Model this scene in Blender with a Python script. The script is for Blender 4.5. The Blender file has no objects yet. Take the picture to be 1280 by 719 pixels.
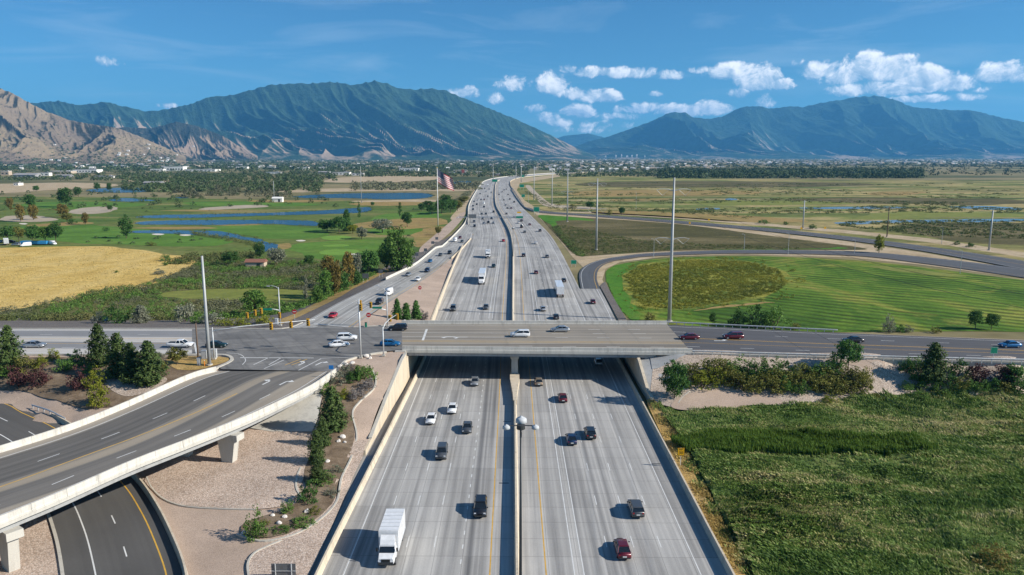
import bpy, bmesh, math, random
import numpy as np
from mathutils import Vector, noise as mn
from mathutils.geometry import delaunay_2d_cdt

random.seed(7); np.random.seed(7)
D = bpy.data
SC = bpy.context.scene
COL = SC.collection

# ------------------------------------------------------------------ camera
F, CX, CY, HOR, CAMH = 950.0, 640.0, 359.5, 195.0, 50.0
PITCH = math.atan((CY - HOR) / F)
SP, CP = math.sin(PITCH), math.cos(PITCH)
cam_d = D.cameras.new('camera'); cam_d.sensor_width = 36; cam_d.lens = 36 * F / 1280
cam_d.clip_start = 0.5; cam_d.clip_end = 90000
cam = D.objects.new('camera', cam_d); COL.objects.link(cam)
cam.location = (0, 0, CAMH); cam.rotation_euler = (math.pi / 2 - PITCH, 0, 0)
SC.camera = cam

# ------------------------------------------------------------------ light
SUN_EL = math.radians(30)
SUN_AZ = math.atan2(0.975, -0.22)        # clockwise from +Y: right of and slightly behind the camera
sun_dir = Vector((math.sin(SUN_AZ) * math.cos(SUN_EL), math.cos(SUN_AZ) * math.cos(SUN_EL), math.sin(SUN_EL)))
sd = D.lights.new('sun', 'SUN'); sd.energy = 5.0; sd.angle = math.radians(0.5); sd.color = (1.0, 0.93, 0.82)
sun = D.objects.new('sun', sd); COL.objects.link(sun)
sun.rotation_euler = (-sun_dir).to_track_quat('-Z', 'Y').to_euler()
sun.location = (200, -100, 300)

vs = SC.view_settings
vs.view_transform = 'Standard'; vs.look = 'None'; vs.gamma = 1; vs.exposure = 0.5
SC.cycles.use_denoising = True
SC.cycles.max_bounces = 5; SC.cycles.diffuse_bounces = 2; SC.cycles.glossy_bounces = 2
SC.cycles.transmission_bounces = 3; SC.cycles.transparent_max_bounces = 6; SC.cycles.volume_bounces = 1
SC.cycles.caustics_reflective = False; SC.cycles.caustics_refractive = False

class NT:
    """small helper round a node tree"""
    def __init__(s, tree): s.t = tree; s.n = tree.nodes; s.l = tree.links
    def add(s, typ, **kw):
        n = s.n.new(typ)
        for k, v in kw.items(): setattr(n, k, v)
        return n
    def put(s, sock, v):
        if isinstance(v, bpy.types.NodeSocket): s.l.new(v, sock)
        else: sock.default_value = v
    def math(s, op, a, b=0.0, c=0.0, clamp=False):
        n = s.add('ShaderNodeMath', operation=op, use_clamp=clamp)
        s.put(n.inputs[0], a); s.put(n.inputs[1], b); s.put(n.inputs[2], c)
        return n.outputs[0]
    def mix(s, f, a, b, typ='MIX'):
        n = s.add('ShaderNodeMix', data_type='RGBA', blend_type=typ)
        s.put(n.inputs['Factor'], f)
        for k, v in ((6, a), (7, b)): s.put(n.inputs[k], v if isinstance(v, bpy.types.NodeSocket) else (*v[:3], 1))
        return n.outputs[2]
    def noise(s, vec, scale, detail=3.0, rough=0.55, dist=0.0):
        n = s.add('ShaderNodeTexNoise'); s.put(n.inputs['Vector'], vec)
        n.inputs['Scale'].default_value = scale; n.inputs['Detail'].default_value = detail
        n.inputs['Roughness'].default_value = rough; n.inputs['Distortion'].default_value = dist
        return n.outputs['Fac']
    def vor(s, vec, scale, out='Color', feature='F1'):
        n = s.add('ShaderNodeTexVoronoi', feature=feature); s.put(n.inputs['Vector'], vec); n.inputs['Scale'].default_value = scale
        return n.outputs[out]
    def ramp(s, f, stops, interp='LINEAR'):
        n = s.add('ShaderNodeValToRGB'); cr = n.color_ramp; cr.interpolation = interp
        while len(cr.elements) < len(stops): cr.elements.new(0.5)
        for e, (p, c) in zip(cr.elements, stops):
            e.position = p; e.color = (*c[:3], 1) if hasattr(c, '__len__') else (c, c, c, 1)
        s.put(n.inputs[0], f); return n.outputs[0]
    def mapr(s, v, a, b, c=0.0, d=1.0, smooth=False):
        n = s.add('ShaderNodeMapRange', clamp=True)
        if smooth: n.interpolation_type = 'SMOOTHSTEP'
        s.put(n.inputs[0], v)
        for i, x in enumerate((a, b, c, d)): s.put(n.inputs[i + 1], x)
        return n.outputs[0]
    def sep(s, v):
        n = s.add('ShaderNodeSeparateXYZ'); s.put(n.inputs[0], v); return n.outputs
    def comb(s, x, y, z=0.0):
        n = s.add('ShaderNodeCombineXYZ')
        for i, v in enumerate((x, y, z)): s.put(n.inputs[i], v)
        return n.outputs[0]
    def scale(s, v, k):
        n = s.add('ShaderNodeVectorMath', operation='MULTIPLY'); s.put(n.inputs[0], v); n.inputs[1].default_value = k
        return n.outputs[0]
    def pos(s): return s.add('ShaderNodeNewGeometry').outputs['Position']
    def uv(s): return s.add('ShaderNodeTexCoord').outputs['UV']
    def bump(s, h, dist, strength=1.0):
        n = s.add('ShaderNodeBump'); n.inputs['Distance'].default_value = dist; n.inputs['Strength'].default_value = strength
        s.put(n.inputs['Height'], h); return n.outputs[0]

# ------------------------------------------------------------------ sky
def px_azel(px, py):
    a = (px - CX) / F; b = (py - CY) / F
    x, y, z = a, CP - b * SP, -(SP + b * CP)
    return math.atan2(x, y), math.atan2(z, math.hypot(x, y))

def make_world():
    w = D.worlds.new('World'); SC.world = w; w.use_nodes = True
    k = NT(w.node_tree); k.n.clear()
    out = k.add('ShaderNodeOutputWorld'); bg = k.add('ShaderNodeBackground')
    k.l.new(bg.outputs[0], out.inputs[0]); bg.inputs[1].default_value = SKY_STRENGTH
    sky = k.add('ShaderNodeTexSky', sky_type='NISHITA', sun_disc=False)
    sky.sun_elevation = SUN_EL; sky.sun_rotation = SUN_AZ; sky.altitude = 1400
    sky.air_density = 1.0; sky.dust_density = 0.9; sky.ozone_density = 3.2
    dirn = k.add('ShaderNodeTexCoord').outputs['Generated']
    x, y, z = k.sep(dirn)
    az = k.math('ARCTAN2', x, y); el = k.math('ARCSINE', z)
    base = k.mix(1.0, sky.outputs[0], (0.50, 0.99, 1.24), 'MULTIPLY')
    # cirrus veil all round the sky
    v2 = k.comb(k.math('MULTIPLY', az, 2.2), k.math('MULTIPLY', el, 16.0))
    ci = k.mapr(k.noise(v2, 1.7, 5, 0.6, 0.8), 0.5, 0.85)
    ci = k.math('MULTIPLY', ci, 0.26)
    base = k.mix(ci, base, (10.5, 12, 13))
    # cumulus: rounded puffs along the skyline, edges broken up by noise
    P = k.comb(az, el)
    n1 = k.noise(P, 36.0, 6, 0.66, 0.4); n2 = k.noise(P, 150.0, 2, 0.6)
    field = k.math('ADD', k.math('MULTIPLY', k.math('SUBTRACT', n1, 0.5), 3.9), k.math('MULTIPLY', k.math('SUBTRACT', n2, 0.5), 0.9))
    dens = None; topness = None
    for (px, py, rx, ry, s) in CLOUDS:
        a0, e0 = px_azel(px, py)
        dx = k.math('DIVIDE', k.math('SUBTRACT', az, a0), rx / F)
        dy = k.math('DIVIDE', k.math('SUBTRACT', el, e0), ry / F)
        below = k.math('MULTIPLY', k.math('MINIMUM', dy, 0.0), 0.5)     # flatter base
        dyy = k.math('ADD', dy, below)
        r2 = k.math('ADD', k.math('MULTIPLY', dx, dx), k.math('MULTIPLY', dyy, dyy))
        m = k.math('MULTIPLY', k.math('SUBTRACT', 1.0, r2), s)
        tp = k.math('MULTIPLY_ADD', dy, 0.5, 0.5)
        m = k.math('MAXIMUM', m, -3.0)
        if dens is None: dens, topness = m, tp
        else:
            gt = k.math('GREATER_THAN', m, dens)
            topness = k.math('ADD', k.math('MULTIPLY', gt, tp), k.math('MULTIPLY', k.math('SUBTRACT', 1.0, gt), topness))
            dens = k.math('MAXIMUM', dens, m)
    D0 = k.math('ADD', dens, field)
    alpha = k.mapr(D0, 0.0, 1.0, 0, 1, True)
    # side of a billow turned to the sun is brighter
    P2 = k.comb(k.math('ADD', az, 0.006), k.math('ADD', el, 0.006))
    n3 = k.noise(P2, 36.0, 5, 0.66, 0.4)
    lit = k.math('MULTIPLY', k.math('SUBTRACT', n1, n3), 2.6)
    sh = k.math('ADD', k.math('MULTIPLY', topness, 0.75), k.math('ADD', lit, 0.12), clamp=True)
    ccol = k.ramp(sh, [(0.0, (5.0, 7.0, 9.2)), (0.4, (8.6, 10.2, 11.8)), (0.75, (14.2, 14.6, 15.0)), (1.0, (17.5, 17.3, 16.8))])
    base = k.mix(k.math('MULTIPLY', alpha, 0.93), base, ccol)
    k.l.new(base, bg.inputs[0])
    w.cycles.sampling_method = 'MANUAL'; w.cycles.sample_map_resolution = 256

SKY_STRENGTH = 0.060; HAZE = 3.7e-5
CLOUDS = [  # px, py, half width, half height, strength
    (132, 77, 18, 6, .35), (207, 133, 12, 5, .8), (580, 117, 20, 10, 1.1), (621, 125, 11, 10, .9),
    (642, 106, 24, 12, .9), (693, 106, 24, 18, 1.5), (716, 118, 22, 10, 1.2), (752, 122, 30, 12, 1.4), (724, 141, 24, 11, 1.2),
    (710, 88, 16, 8, .8), (740, 92, 30, 9, 1.1), (790, 92, 40, 10, 1.3), (838, 96, 20, 9, 1.1),
    (682, 148, 18, 9, .9), (705, 155, 26, 7, .7), (745, 158, 40, 8, .6), (730, 163, 50, 6, .5), (665, 137, 16, 7, .6), (820, 118, 8, 4, .6), (770, 146, 30, 6, .6), (800, 137, 40, 8, 1.0), (850, 140, 34, 11, 1.4), (890, 136, 26, 12, 1.4),
    (925, 90, 40, 15, 1.5), (945, 100, 30, 20, 1.3), (975, 107, 20, 9, 1.2), (922, 118, 16, 9, 1.0), (955, 128, 16, 12, 1.0), (885, 88, 24, 5, .6), (996, 78, 9, 6, .9),
    (1030, 90, 30, 14, 1.3), (1055, 95, 34, 16, 1.3), (1085, 85, 30, 18, 1.6), (1120, 90, 40, 20, 1.8), (1150, 100, 38, 16, 1.7), (1185, 106, 32, 12, 1.5), (1105, 112, 60, 12, 1.2), (1165, 124, 50, 6, 1.0),
    (1248, 93, 30, 15, 1.3), (1275, 98, 18, 10, .9), (1229, 113, 9, 4, .7)]
make_world()

# ------------------------------------------------------------------ geometry helpers
def G(px, py, z=0.0):
    """the point at height z on the ray through a pixel of the 1280-wide photograph"""
    a = (px - CX) / F; b = (py - CY) / F
    t = (CAMH - z) / (SP + b * CP)
    return (a * t, (CP - b * SP) * t, z)
def Gs(lst, z=None): return [G(p[0], p[1], p[2] if len(p) > 2 else (z or 0.0)) for p in lst]
def zc_at(px, py, z=0.0): return (CAMH - z) / (SP + (py - CY) / F * CP)     # metres per pixel = zc / F

def spline(pts, n):
    """n points evenly spaced along a Catmull-Rom curve through pts"""
    P = np.array(pts, float)
    if len(P) == 2: dense = np.array([P[0] + (P[1] - P[0]) * t for t in np.linspace(0, 1, 60)])
    else:
        Q = np.vstack([2 * P[0] - P[1], P, 2 * P[-1] - P[-2]]); K = 24 if len(P) < 60 else 2
        p0, p1, p2, p3 = Q[:-3, None], Q[1:-2, None], Q[2:-1, None], Q[3:, None]; t = np.linspace(0, 1, K, endpoint=False)[None, :, None]
        dense = .5 * ((2 * p1) + (-p0 + p2) * t + (2 * p0 - 5 * p1 + 4 * p2 - p3) * t * t + (-p0 + 3 * p1 - 3 * p2 + p3) * t ** 3)
        dense = np.vstack([dense.reshape(-1, 3), P[-1:]])
    s = np.concatenate([[0], np.cumsum(np.linalg.norm(np.diff(dense, axis=0), axis=1))])
    u = np.linspace(0, s[-1], n)
    return np.stack([np.interp(u, s, dense[:, k]) for k in range(3)], 1)
def plen(P): return float(np.sum(np.linalg.norm(np.diff(np.asarray(P), axis=0), axis=1)))
def offset(P, d):
    """offset to the right of travel, in plan"""
    P = np.asarray(P, float); T = np.gradient(P, axis=0); L = np.hypot(T[:, 0], T[:, 1]) + 1e-9
    Q = P.copy(); d = np.broadcast_to(d, (len(P),)); Q[:, 0] += T[:, 1] / L * d; Q[:, 1] -= T[:, 0] / L * d
    return Q

def mk(name, V, Fc, mat=None, parent=None, uv=None, smooth=False, loc=None):
    """one mesh object; world-coordinate vertices, kept in place under a parent"""
    V = np.asarray(V, float)
    off = np.array(loc if loc is not None else (parent.location if parent else (0, 0, 0)), float) if (parent or loc is not None) else np.zeros(3)
    if parent is not None and parent.parent is not None and loc is None: off = off + np.array(parent.parent.location)
    me = D.meshes.new(name); me.from_pydata((V - off).tolist(), [], [tuple(map(int, f)) for f in Fc]); me.update()
    if uv is not None:
        ul = me.uv_layers.new(name='UVMap'); idx = np.zeros(len(me.loops), int); me.loops.foreach_get('vertex_index', idx)
        ul.data.foreach_set('uv', np.asarray(uv, np.float32)[idx].ravel())
    if mat: me.materials.append(mat)
    if smooth: me.polygons.foreach_set('use_smooth', np.ones(len(me.polygons), bool))
    o = D.objects.new(name, me); COL.objects.link(o)
    if loc is not None: o.location = loc
    if parent is not None: o.parent = parent
    return o
def tag(o, label=None, cat=None, group=None, kind=None):
    if label: o['label'] = label
    if cat: o['category'] = cat
    if group: o['group'] = group
    if kind: o['kind'] = kind
    return o
def thing(name, label, cat, loc=(0, 0, 0), rz=0.0, group=None):
    o = D.objects.new(name, None); COL.objects.link(o); o.empty_display_size = 0.3
    o.location = loc; o.rotation_euler = (0, 0, rz)
    return tag(o, label, cat, group)
def local(name, V, Fc, mat, parent, smooth=False, uv=None):
    """a part given in its parent's own coordinates"""
    o = mk(name, V, Fc, mat, None, uv, smooth); o.parent = parent; return o
def copy_tree(o, parent=None):
    c = o.copy(); COL.objects.link(c); c.parent = parent
    for ch in o.children: copy_tree(ch, c)
    return c

class MB:
    def __init__(s): s.v = []; s.f = []
    def add(s, V, Fc):
        n = len(s.v); s.v += [tuple(p) for p in V]; s.f += [tuple(i + n for i in f) for f in Fc]; return s
    def box(s, c, d, rz=0.0):
        x, y, z = d[0] / 2, d[1] / 2, d[2] / 2; ca, sa = math.cos(rz), math.sin(rz); V = []
        for sz in (-1, 1):
            for (sx, sy) in ((-1, -1), (1, -1), (1, 1), (-1, 1)):
                V.append((c[0] + sx * x * ca - sy * y * sa, c[1] + sx * x * sa + sy * y * ca, c[2] + sz * z))
        return s.add(V, [(3, 2, 1, 0), (4, 5, 6, 7), (0, 1, 5, 4), (1, 2, 6, 5), (2, 3, 7, 6), (3, 0, 4, 7)])
    def tube(s, pts, r, n=8, cap=True):
        P = [Vector(p) for p in pts]; R = r if hasattr(r, '__len__') else [r] * len(P); base = len(s.v)
        for i, p in enumerate(P):
            t = (P[min(i + 1, len(P) - 1)] - P[max(i - 1, 0)]).normalized()
            a = Vector((0, 0, 1)) if abs(t.z) < .9 else Vector((1, 0, 0))
            u = t.cross(a).normalized(); w = t.cross(u)
            for k in range(n):
                an = 2 * math.pi * k / n; s.v.append(tuple(p + (u * math.cos(an) + w * math.sin(an)) * R[i]))
        for i in range(len(P) - 1):
            for k in range(n):
                a, b = base + i * n + k, base + i * n + (k + 1) % n
                s.f.append((a, a + n, b + n, b))
        if cap:
            s.f.append(tuple(base + k for k in range(n))); s.f.append(tuple(base + (len(P) - 1) * n + k for k in reversed(range(n))))
        return s
    def loft(s, sections, cap=True):
        base = len(s.v); n = len(sections[0])
        for sec in sections: s.v += [tuple(p) for p in sec]
        for i in range(len(sections) - 1):
            for k in range(n):
                a, b = base + i * n + k, base + i * n + (k + 1) % n
                s.f.append((a, b, b + n, a + n))
        if cap:
            s.f.append(tuple(base + k for k in reversed(range(n)))); s.f.append(tuple(base + (len(sections) - 1) * n + k for k in range(n)))
        return s
    def cyl(s, a, b, r, n=14): return s.tube([a, b], r, n)
    def build(s, name, mat, parent=None, smooth=False, world=False):
        if parent is None or world: return mk(name, s.v, s.f, mat, parent, None, smooth)
        return local(name, s.v, s.f, mat, parent, smooth)

def ribbon(name, L, R, mat, n=None, m=6, parent=None, kind=None, dz=0.0):
    """road sheet between two edges; UV in metres (across from the left edge, along)"""
    n = n or max(2, int(max(plen(L), plen(R)) / 6)); n = min(n, 700)
    A, B = spline(L, n), spline(R, n); V = []; U = []; s = 0.0
    for i in range(n):
        if i: s += float(np.linalg.norm((A[i] + B[i]) / 2 - (A[i - 1] + B[i - 1]) / 2))
        w = float(np.linalg.norm(B[i] - A[i]))
        for j in range(m + 1):
            t = j / m; p = A[i] * (1 - t) + B[i] * t; V.append((p[0], p[1], p[2] + dz)); U.append((t * w, s))
    Fc = [(i * (m + 1) + j, i * (m + 1) + j + 1, (i + 1) * (m + 1) + j + 1, (i + 1) * (m + 1) + j) for i in range(n - 1) for j in range(m)]
    o = mk(name, V, Fc, mat, parent, U); 
    if kind: o['kind'] = kind
    return o
def strip(name, P, w, mat, parent, dz=0.006):
    """flat painted line of width w along P"""
    P = np.asarray(P); A, B = offset(P, -w / 2), offset(P, w / 2); n = len(P)
    V = np.vstack([A, B]) + (0, 0, dz)
    return mk(name, V, [(i, n + i, n + i + 1, i + 1) for i in range(n - 1)], mat, parent)
def dashes(name, P, w, on, off, mat, parent, dz=0.006, phase=0.0, upto=1e9, lim=300):
    P = np.asarray(P); s = np.concatenate([[0], np.cumsum(np.linalg.norm(np.diff(P, axis=0), axis=1))]); a = phase; c = 0
    while a + on < min(s[-1], upto) and c < lim:
        u = np.linspace(a, a + on, 3); strip(name, np.stack([np.interp(u, s, P[:, k]) for k in range(3)], 1), w, mat, parent, dz)
        a += on + off; c += 1
def wall(name, P, tops, w, mat, parent=None, base=None, jersey=False, panel=None):
    """wall along P (plan, left side = outside face), each point with its own top height"""
    P = np.asarray(P, float); n = len(P); b = P[:, 2] if base is None else np.broadcast_to(base, (n,)); t = np.broadcast_to(tops, (n,))
    if jersey: prof = [(-w, 0), (-w, .08), (-w * .62, .32), (-w * .42, 1), (w * .42, 1), (w * .62, .32), (w, .08), (w, 0)]
    else: prof = [(-w / 2, 0), (-w / 2, 1), (w / 2, 1), (w / 2, 0)]
    secs = []
    offs = [offset(P, d) for d, _ in prof]
    for i in range(n): secs.append([(offs[j][i][0], offs[j][i][1], b[i] + (t[i] - b[i]) * prof[j][1]) for j in range(len(prof))])
    m = MB(); m.loft(secs); return mk(name, m.v, m.f, mat, parent)

def in_poly(pts, poly):
    x, y = pts[:, 0], pts[:, 1]; r = np.zeros(len(pts), bool); q = np.asarray(poly); j = len(q) - 1
    for i in range(len(q)):
        c = (q[i, 1] > y) != (q[j, 1] > y)
        xi = (q[j, 0] - q[i, 0]) * (y - q[i, 1]) / (q[j, 1] - q[i, 1] + 1e-12) + q[i, 0]
        r ^= c & (x < xi); j = i
    return r
class Terrain:
    def __init__(s, ctrl):
        s.c = np.asarray(ctrl, float); n = len(s.c); A = np.zeros((n + 3, n + 3))
        d = np.linalg.norm(s.c[:, None, :2] - s.c[None, :, :2], axis=2)
        A[:n, :n] = d; A[:n, n] = 1; A[:n, n + 1:] = s.c[:, :2]; A[n:, :n] = A[:n, n:].T
        A[:n, :n] += np.eye(n) * -0.15
        s.w = np.linalg.solve(A, np.concatenate([s.c[:, 2], [0, 0, 0]]))
    def h(s, X, Y):
        X, Y = np.atleast_1d(X).astype(float), np.atleast_1d(Y).astype(float)
        d = np.hypot(X[:, None] - s.c[None, :, 0], Y[:, None] - s.c[None, :, 1]); n = len(s.c)
        return d @ s.w[:n] + s.w[n] + s.w[n + 1] * X + s.w[n + 2] * Y
    def at(s, px, py):
        z = 2.0
        for _ in range(25):
            p = G(px, py, z); z = .5 * z + .5 * float(s.h(p[0], p[1])[0])
        return G(px, py, z)
class Flat:
    def __init__(s, z=0.0): s.z = z
    def h(s, X, Y): return np.full(np.shape(np.atleast_1d(X)), s.z, float)
    def at(s, px, py): return G(px, py, s.z)
def tri_fill(loop, step, hfun, keepz=None):
    """triangulate the inside of a plan loop with grid points, heights from hfun"""
    L = np.asarray(loop, float)[:, :2]
    x0, y0 = L.min(0); x1, y1 = L.max(0)
    gx, gy = np.meshgrid(np.arange(x0 + step / 2, x1, step), np.arange(y0 + step / 2, y1, step))
    g = np.stack([gx.ravel(), gy.ravel()], 1); g = g + np.random.uniform(-.22, .22, g.shape) * step
    g = g[in_poly(g, L)]
    if len(g): # drop points hugging the boundary
        seg = np.roll(L, -1, 0) - L; ok = np.ones(len(g), bool)
        for a, d in zip(L, seg):
            t = np.clip(((g - a) @ d) / (d @ d + 1e-9), 0, 1); ok &= np.linalg.norm(g - (a + t[:, None] * d), axis=1) > step * .3
        g = g[ok]
    pts = np.vstack([L, g]); n = len(L)
    r = delaunay_2d_cdt([Vector(p) for p in pts], [(i, (i + 1) % n) for i in range(n)], [], 1, 1e-4)
    XY = np.array([tuple(v) for v in r[0]]); Z = hfun(XY[:, 0], XY[:, 1])
    fc = [f if (XY[f[1]][0] - XY[f[0]][0]) * (XY[f[2]][1] - XY[f[0]][1]) - (XY[f[1]][1] - XY[f[0]][1]) * (XY[f[2]][0] - XY[f[0]][0]) > 0 else f[::-1] for f in r[2]]
    return np.column_stack([XY, Z]), fc
def dense_loop(P, step, closed=True, jit=0.0):
    P = np.asarray(P, float); out = []; n = len(P)
    for i in range(n if closed else n - 1):
        a, b = P[i], P[(i + 1) % n]; k = max(1, int(np.linalg.norm(b - a) / step))
        for t in range(k): out.append(a + (b - a) * t / k)
    if not closed: out.append(P[-1])
    out = np.array(out)
    if jit:
        for i in range(len(out)):
            v = mn.noise_vector(Vector((out[i][0] / (step * 3), out[i][1] / (step * 3), 0))); out[i][0] += v.x * jit; out[i][1] += v.y * jit
    return out
def smooth_loop(P, it=2):
    P = np.asarray(P, float)
    for _ in range(it):
        N = np.roll(P, -1, 0); P = np.stack([.75 * P + .25 * N, .25 * P + .75 * N], 1).reshape(-1, P.shape[1])
    return P
def patch(name, pxs, mat, dz, z=-.3, smooth=2, jit=0.0, kind='structure', step=None, ter=None, raw=False):
    """ground sheet whose outline is traced at ground level; flat or draped on a terrain"""
    if ter is None: P = np.array(pxs if raw else Gs(pxs, z))
    else: P = np.array(pxs if raw else [ter.at(*q[:2]) for q in pxs])
    if smooth: P = smooth_loop(P, smooth)
    ext = np.linalg.norm(P.max(0)[:2] - P.min(0)[:2])
    if jit: P = dense_loop(P, jit * 1.2, True, jit)
    if ter is not None or step:
        st = step or 1.6; P = dense_loop(P, st)
        V, Fc = tri_fill(P, st, (ter or Flat(z)).h); V[:, 2] += dz
    else:
        V, Fc = tri_fill(P, ext / 6, lambda X, Y: np.full(len(X), z + dz))
    o = mk(name, V, Fc, mat, smooth=ter is not None); o['kind'] = kind
    return o
ORD = ['', 'first', 'second', 'third', 'fourth', 'fifth', 'sixth', 'seventh', 'eighth', 'ninth', 'tenth', 'eleventh', 'twelfth', 'thirteenth', 'fourteenth', 'fifteenth', 'sixteenth', 'seventeenth', 'eighteenth', 'nineteenth']
def nth(i):
    if i < 20: return ORD[i]
    t = ['', '', 'twent', 'thirt', 'fort', 'fift', 'sixt', 'sevent', 'eight', 'ninet'][i // 10]
    return t + 'ieth' if i % 10 == 0 else t + 'y-' + ORD[i % 10]

# ------------------------------------------------------------------ materials
MT = {}
def new_mat(name):
    m = D.materials.new(name); m.use_nodes = True; k = NT(m.node_tree)
    b = k.n['Principled BSDF']; MT[name] = m; return m, k, b
def plain(name, c, rough=.6, metal=0.0, var=0.12, scale=2.0, spec=.4):
    m, k, b = new_mat(name)
    f = k.noise(k.pos(), scale, 4)
    v = k.mapr(f, .3, .7, 1 - var, 1 + var)
    b.inputs['Base Color'].default_value = (*c, 1)
    k.l.new(k.mix(1.0, c, k.comb(v, v, v), 'MULTIPLY'), b.inputs['Base Color'])
    b.inputs['Roughness'].default_value = rough; b.inputs['Metallic'].default_value = metal; b.inputs['Specular IOR Level'].default_value = spec
    return m
def ground_mat(name, stops, scale, stretch=(1, 1, 1), fine=None, fine_amt=.25, bump=0.0, bscale=3.0, rough=.95, second=None):
    """mottled ground: broad noise through a colour ramp, then fine grain"""
    m, k, b = new_mat(name); p = k.pos(); ps = k.scale(p, stretch)
    f = k.noise(ps, scale, 6, .6, .4)
    c = k.ramp(k.mapr(f, .28, .72), stops)
    if second: c = k.mix(k.mapr(k.noise(ps, second[1], 5, .6), second[2], second[2] + .12), c, second[0])
    if fine:
        g = k.mapr(k.noise(p, fine, 3, .7), .25, .75, 1 - fine_amt, 1 + fine_amt)
        g = k.math('MULTIPLY', g, k.mapr(k.noise(k.scale(p, (.6, 1, 1)), fine * .22, 5, .7, .6), .3, .7, .78, 1.2))
        c = k.mix(1.0, c, k.comb(g, g, g), 'MULTIPLY')
    k.l.new(c, b.inputs['Base Color']); b.inputs['Roughness'].default_value = rough; b.inputs['Specular IOR Level'].default_value = .15
    if bump: k.l.new(k.bump(k.noise(p, bscale, 4, .65), bump), b.inputs['Normal'])
    return m
def gravel_mat(name, cols, size, bump=.06, amt=.6, tint=None):
    """loose stone: one colour a stone, dark joints, relief"""
    m, k, b = new_mat(name); p = k.pos()
    v = k.add('ShaderNodeTexVoronoi'); k.put(v.inputs['Vector'], p); v.inputs['Scale'].default_value = 1 / size
    r = k.sep(v.outputs['Color'])[0]
    c = k.ramp(r, [(i / (len(cols) - 1), q) for i, q in enumerate(cols)])
    big = k.mapr(k.noise(p, .12, 4), .3, .7, .86, 1.12)
    c = k.mix(1.0, c, k.comb(big, big, big), 'MULTIPLY')
    d = k.mapr(v.outputs['Distance'], .25, .75, 1.0, 1 - amt)
    c = k.mix(1.0, c, k.comb(d, d, d), 'MULTIPLY')
    k.l.new(c, b.inputs['Base Color']); b.inputs['Roughness'].default_value = .9; b.inputs['Specular IOR Level'].default_value = .2
    k.l.new(k.bump(k.math('SUBTRACT', 1.0, v.outputs['Distance']), bump), b.inputs['Normal'])
    return m
def road_mat(name, base, dark, lanes=3.66, first=0.0, streak=.5, joints=None, bands=(), grain=.10, rough=.85, tracks=.5, clean=()):
    """pavement: wheel tracks and oil streaks along the road, patches, joints; colour bands where the paving changes"""
    m, k, b = new_mat(name); u, v, _ = k.sep(k.uv())
    c = k.ramp(k.noise(k.comb(k.math('MULTIPLY', u, .35), k.math('MULTIPLY', v, .02)), 1.0, 4), [(.3, tuple(x * .9 for x in base)), (.7, tuple(x * 1.08 for x in base))])
    for (a, e, col) in bands:
        f = k.math('MULTIPLY', k.mapr(u, a - .15, a + .15), k.mapr(u, e - .15, e + .15, 1, 0)); c = k.mix(f, c, col)
    # two wheel tracks and an oil line in every lane
    ph = k.math('FRACT', k.math('DIVIDE', k.math('SUBTRACT', u, first), lanes))
    t1 = k.math('ABSOLUTE', k.math('SUBTRACT', k.math('ABSOLUTE', k.math('SUBTRACT', ph, .5)), .24))
    tr = k.mapr(t1, .0, .23, 1, 0, True)
    oil = k.mapr(k.math('ABSOLUTE', k.math('SUBTRACT', ph, .5)), 0, .13, .7, 0, True)
    nz = k.mapr(k.noise(k.comb(k.math('MULTIPLY', u, .55), k.math('MULTIPLY', v, .012)), 1.0, 3), .35, .65)
    f = k.math('MULTIPLY', k.math('MULTIPLY', k.math('MAXIMUM', tr, oil), k.math('MULTIPLY_ADD', nz, .6, .4)), tracks)
    lane_r = k.mapr(k.noise(k.comb(k.math('MULTIPLY', k.math('FLOOR', k.math('DIVIDE', k.math('SUBTRACT', u, first), lanes)), 7.37), k.math('MULTIPLY', v, .004)), 1.0, 2), .3, .7, .25, 1.25)
    c = k.mix(k.math('MULTIPLY', f, lane_r, clamp=True), c, dark)
    st = k.mapr(k.noise(k.comb(k.math('MULTIPLY', u, .8), k.math('MULTIPLY', v, .011)), 1.0, 6, .68), .46, .78)
    c = k.mix(k.math('MULTIPLY', st, streak), c, dark)
    for (a, e, col) in clean:
        q = k.math('MULTIPLY', k.mapr(u, a - .25, a + .25), k.mapr(u, e - .25, e + .25, 1, 0)); c = k.mix(k.math('MULTIPLY', q, .8), c, col)
    if joints:
        sp, lw = joints
        w = lw / sp
        j = k.math('MAXIMUM', k.math('LESS_THAN', k.math('FRACT', k.math('DIVIDE', v, sp)), w),
                   k.math('LESS_THAN', k.math('FRACT', k.math('DIVIDE', k.math('SUBTRACT', u, first), lanes)), lw * .7 / lanes))
        c = k.mix(k.math('MULTIPLY', j, .55), c, tuple(x * .35 for x in base))
        slab = k.vor(k.comb(k.math('FLOOR', k.math('DIVIDE', u, lanes)), k.math('FLOOR', k.math('DIVIDE', v, sp * 3))), .97)
        sv = k.mapr(k.sep(slab)[0], 0, 1, .87, 1.08); c = k.mix(1.0, c, k.comb(sv, sv, sv), 'MULTIPLY')
    g = k.mapr(k.noise(k.pos(), 4.0, 5, .75), .25, .75, 1 - grain, 1 + grain); c = k.mix(1.0, c, k.comb(g, g, g), 'MULTIPLY')
    g2 = k.mapr(k.noise(k.pos(), .09, 4, .6), .3, .7, .92, 1.07); c = k.mix(1.0, c, k.comb(g2, g2, g2), 'MULTIPLY')
    k.l.new(c, b.inputs['Base Color']); b.inputs['Roughness'].default_value = rough; b.inputs['Specular IOR Level'].default_value = .25
    return m
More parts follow.
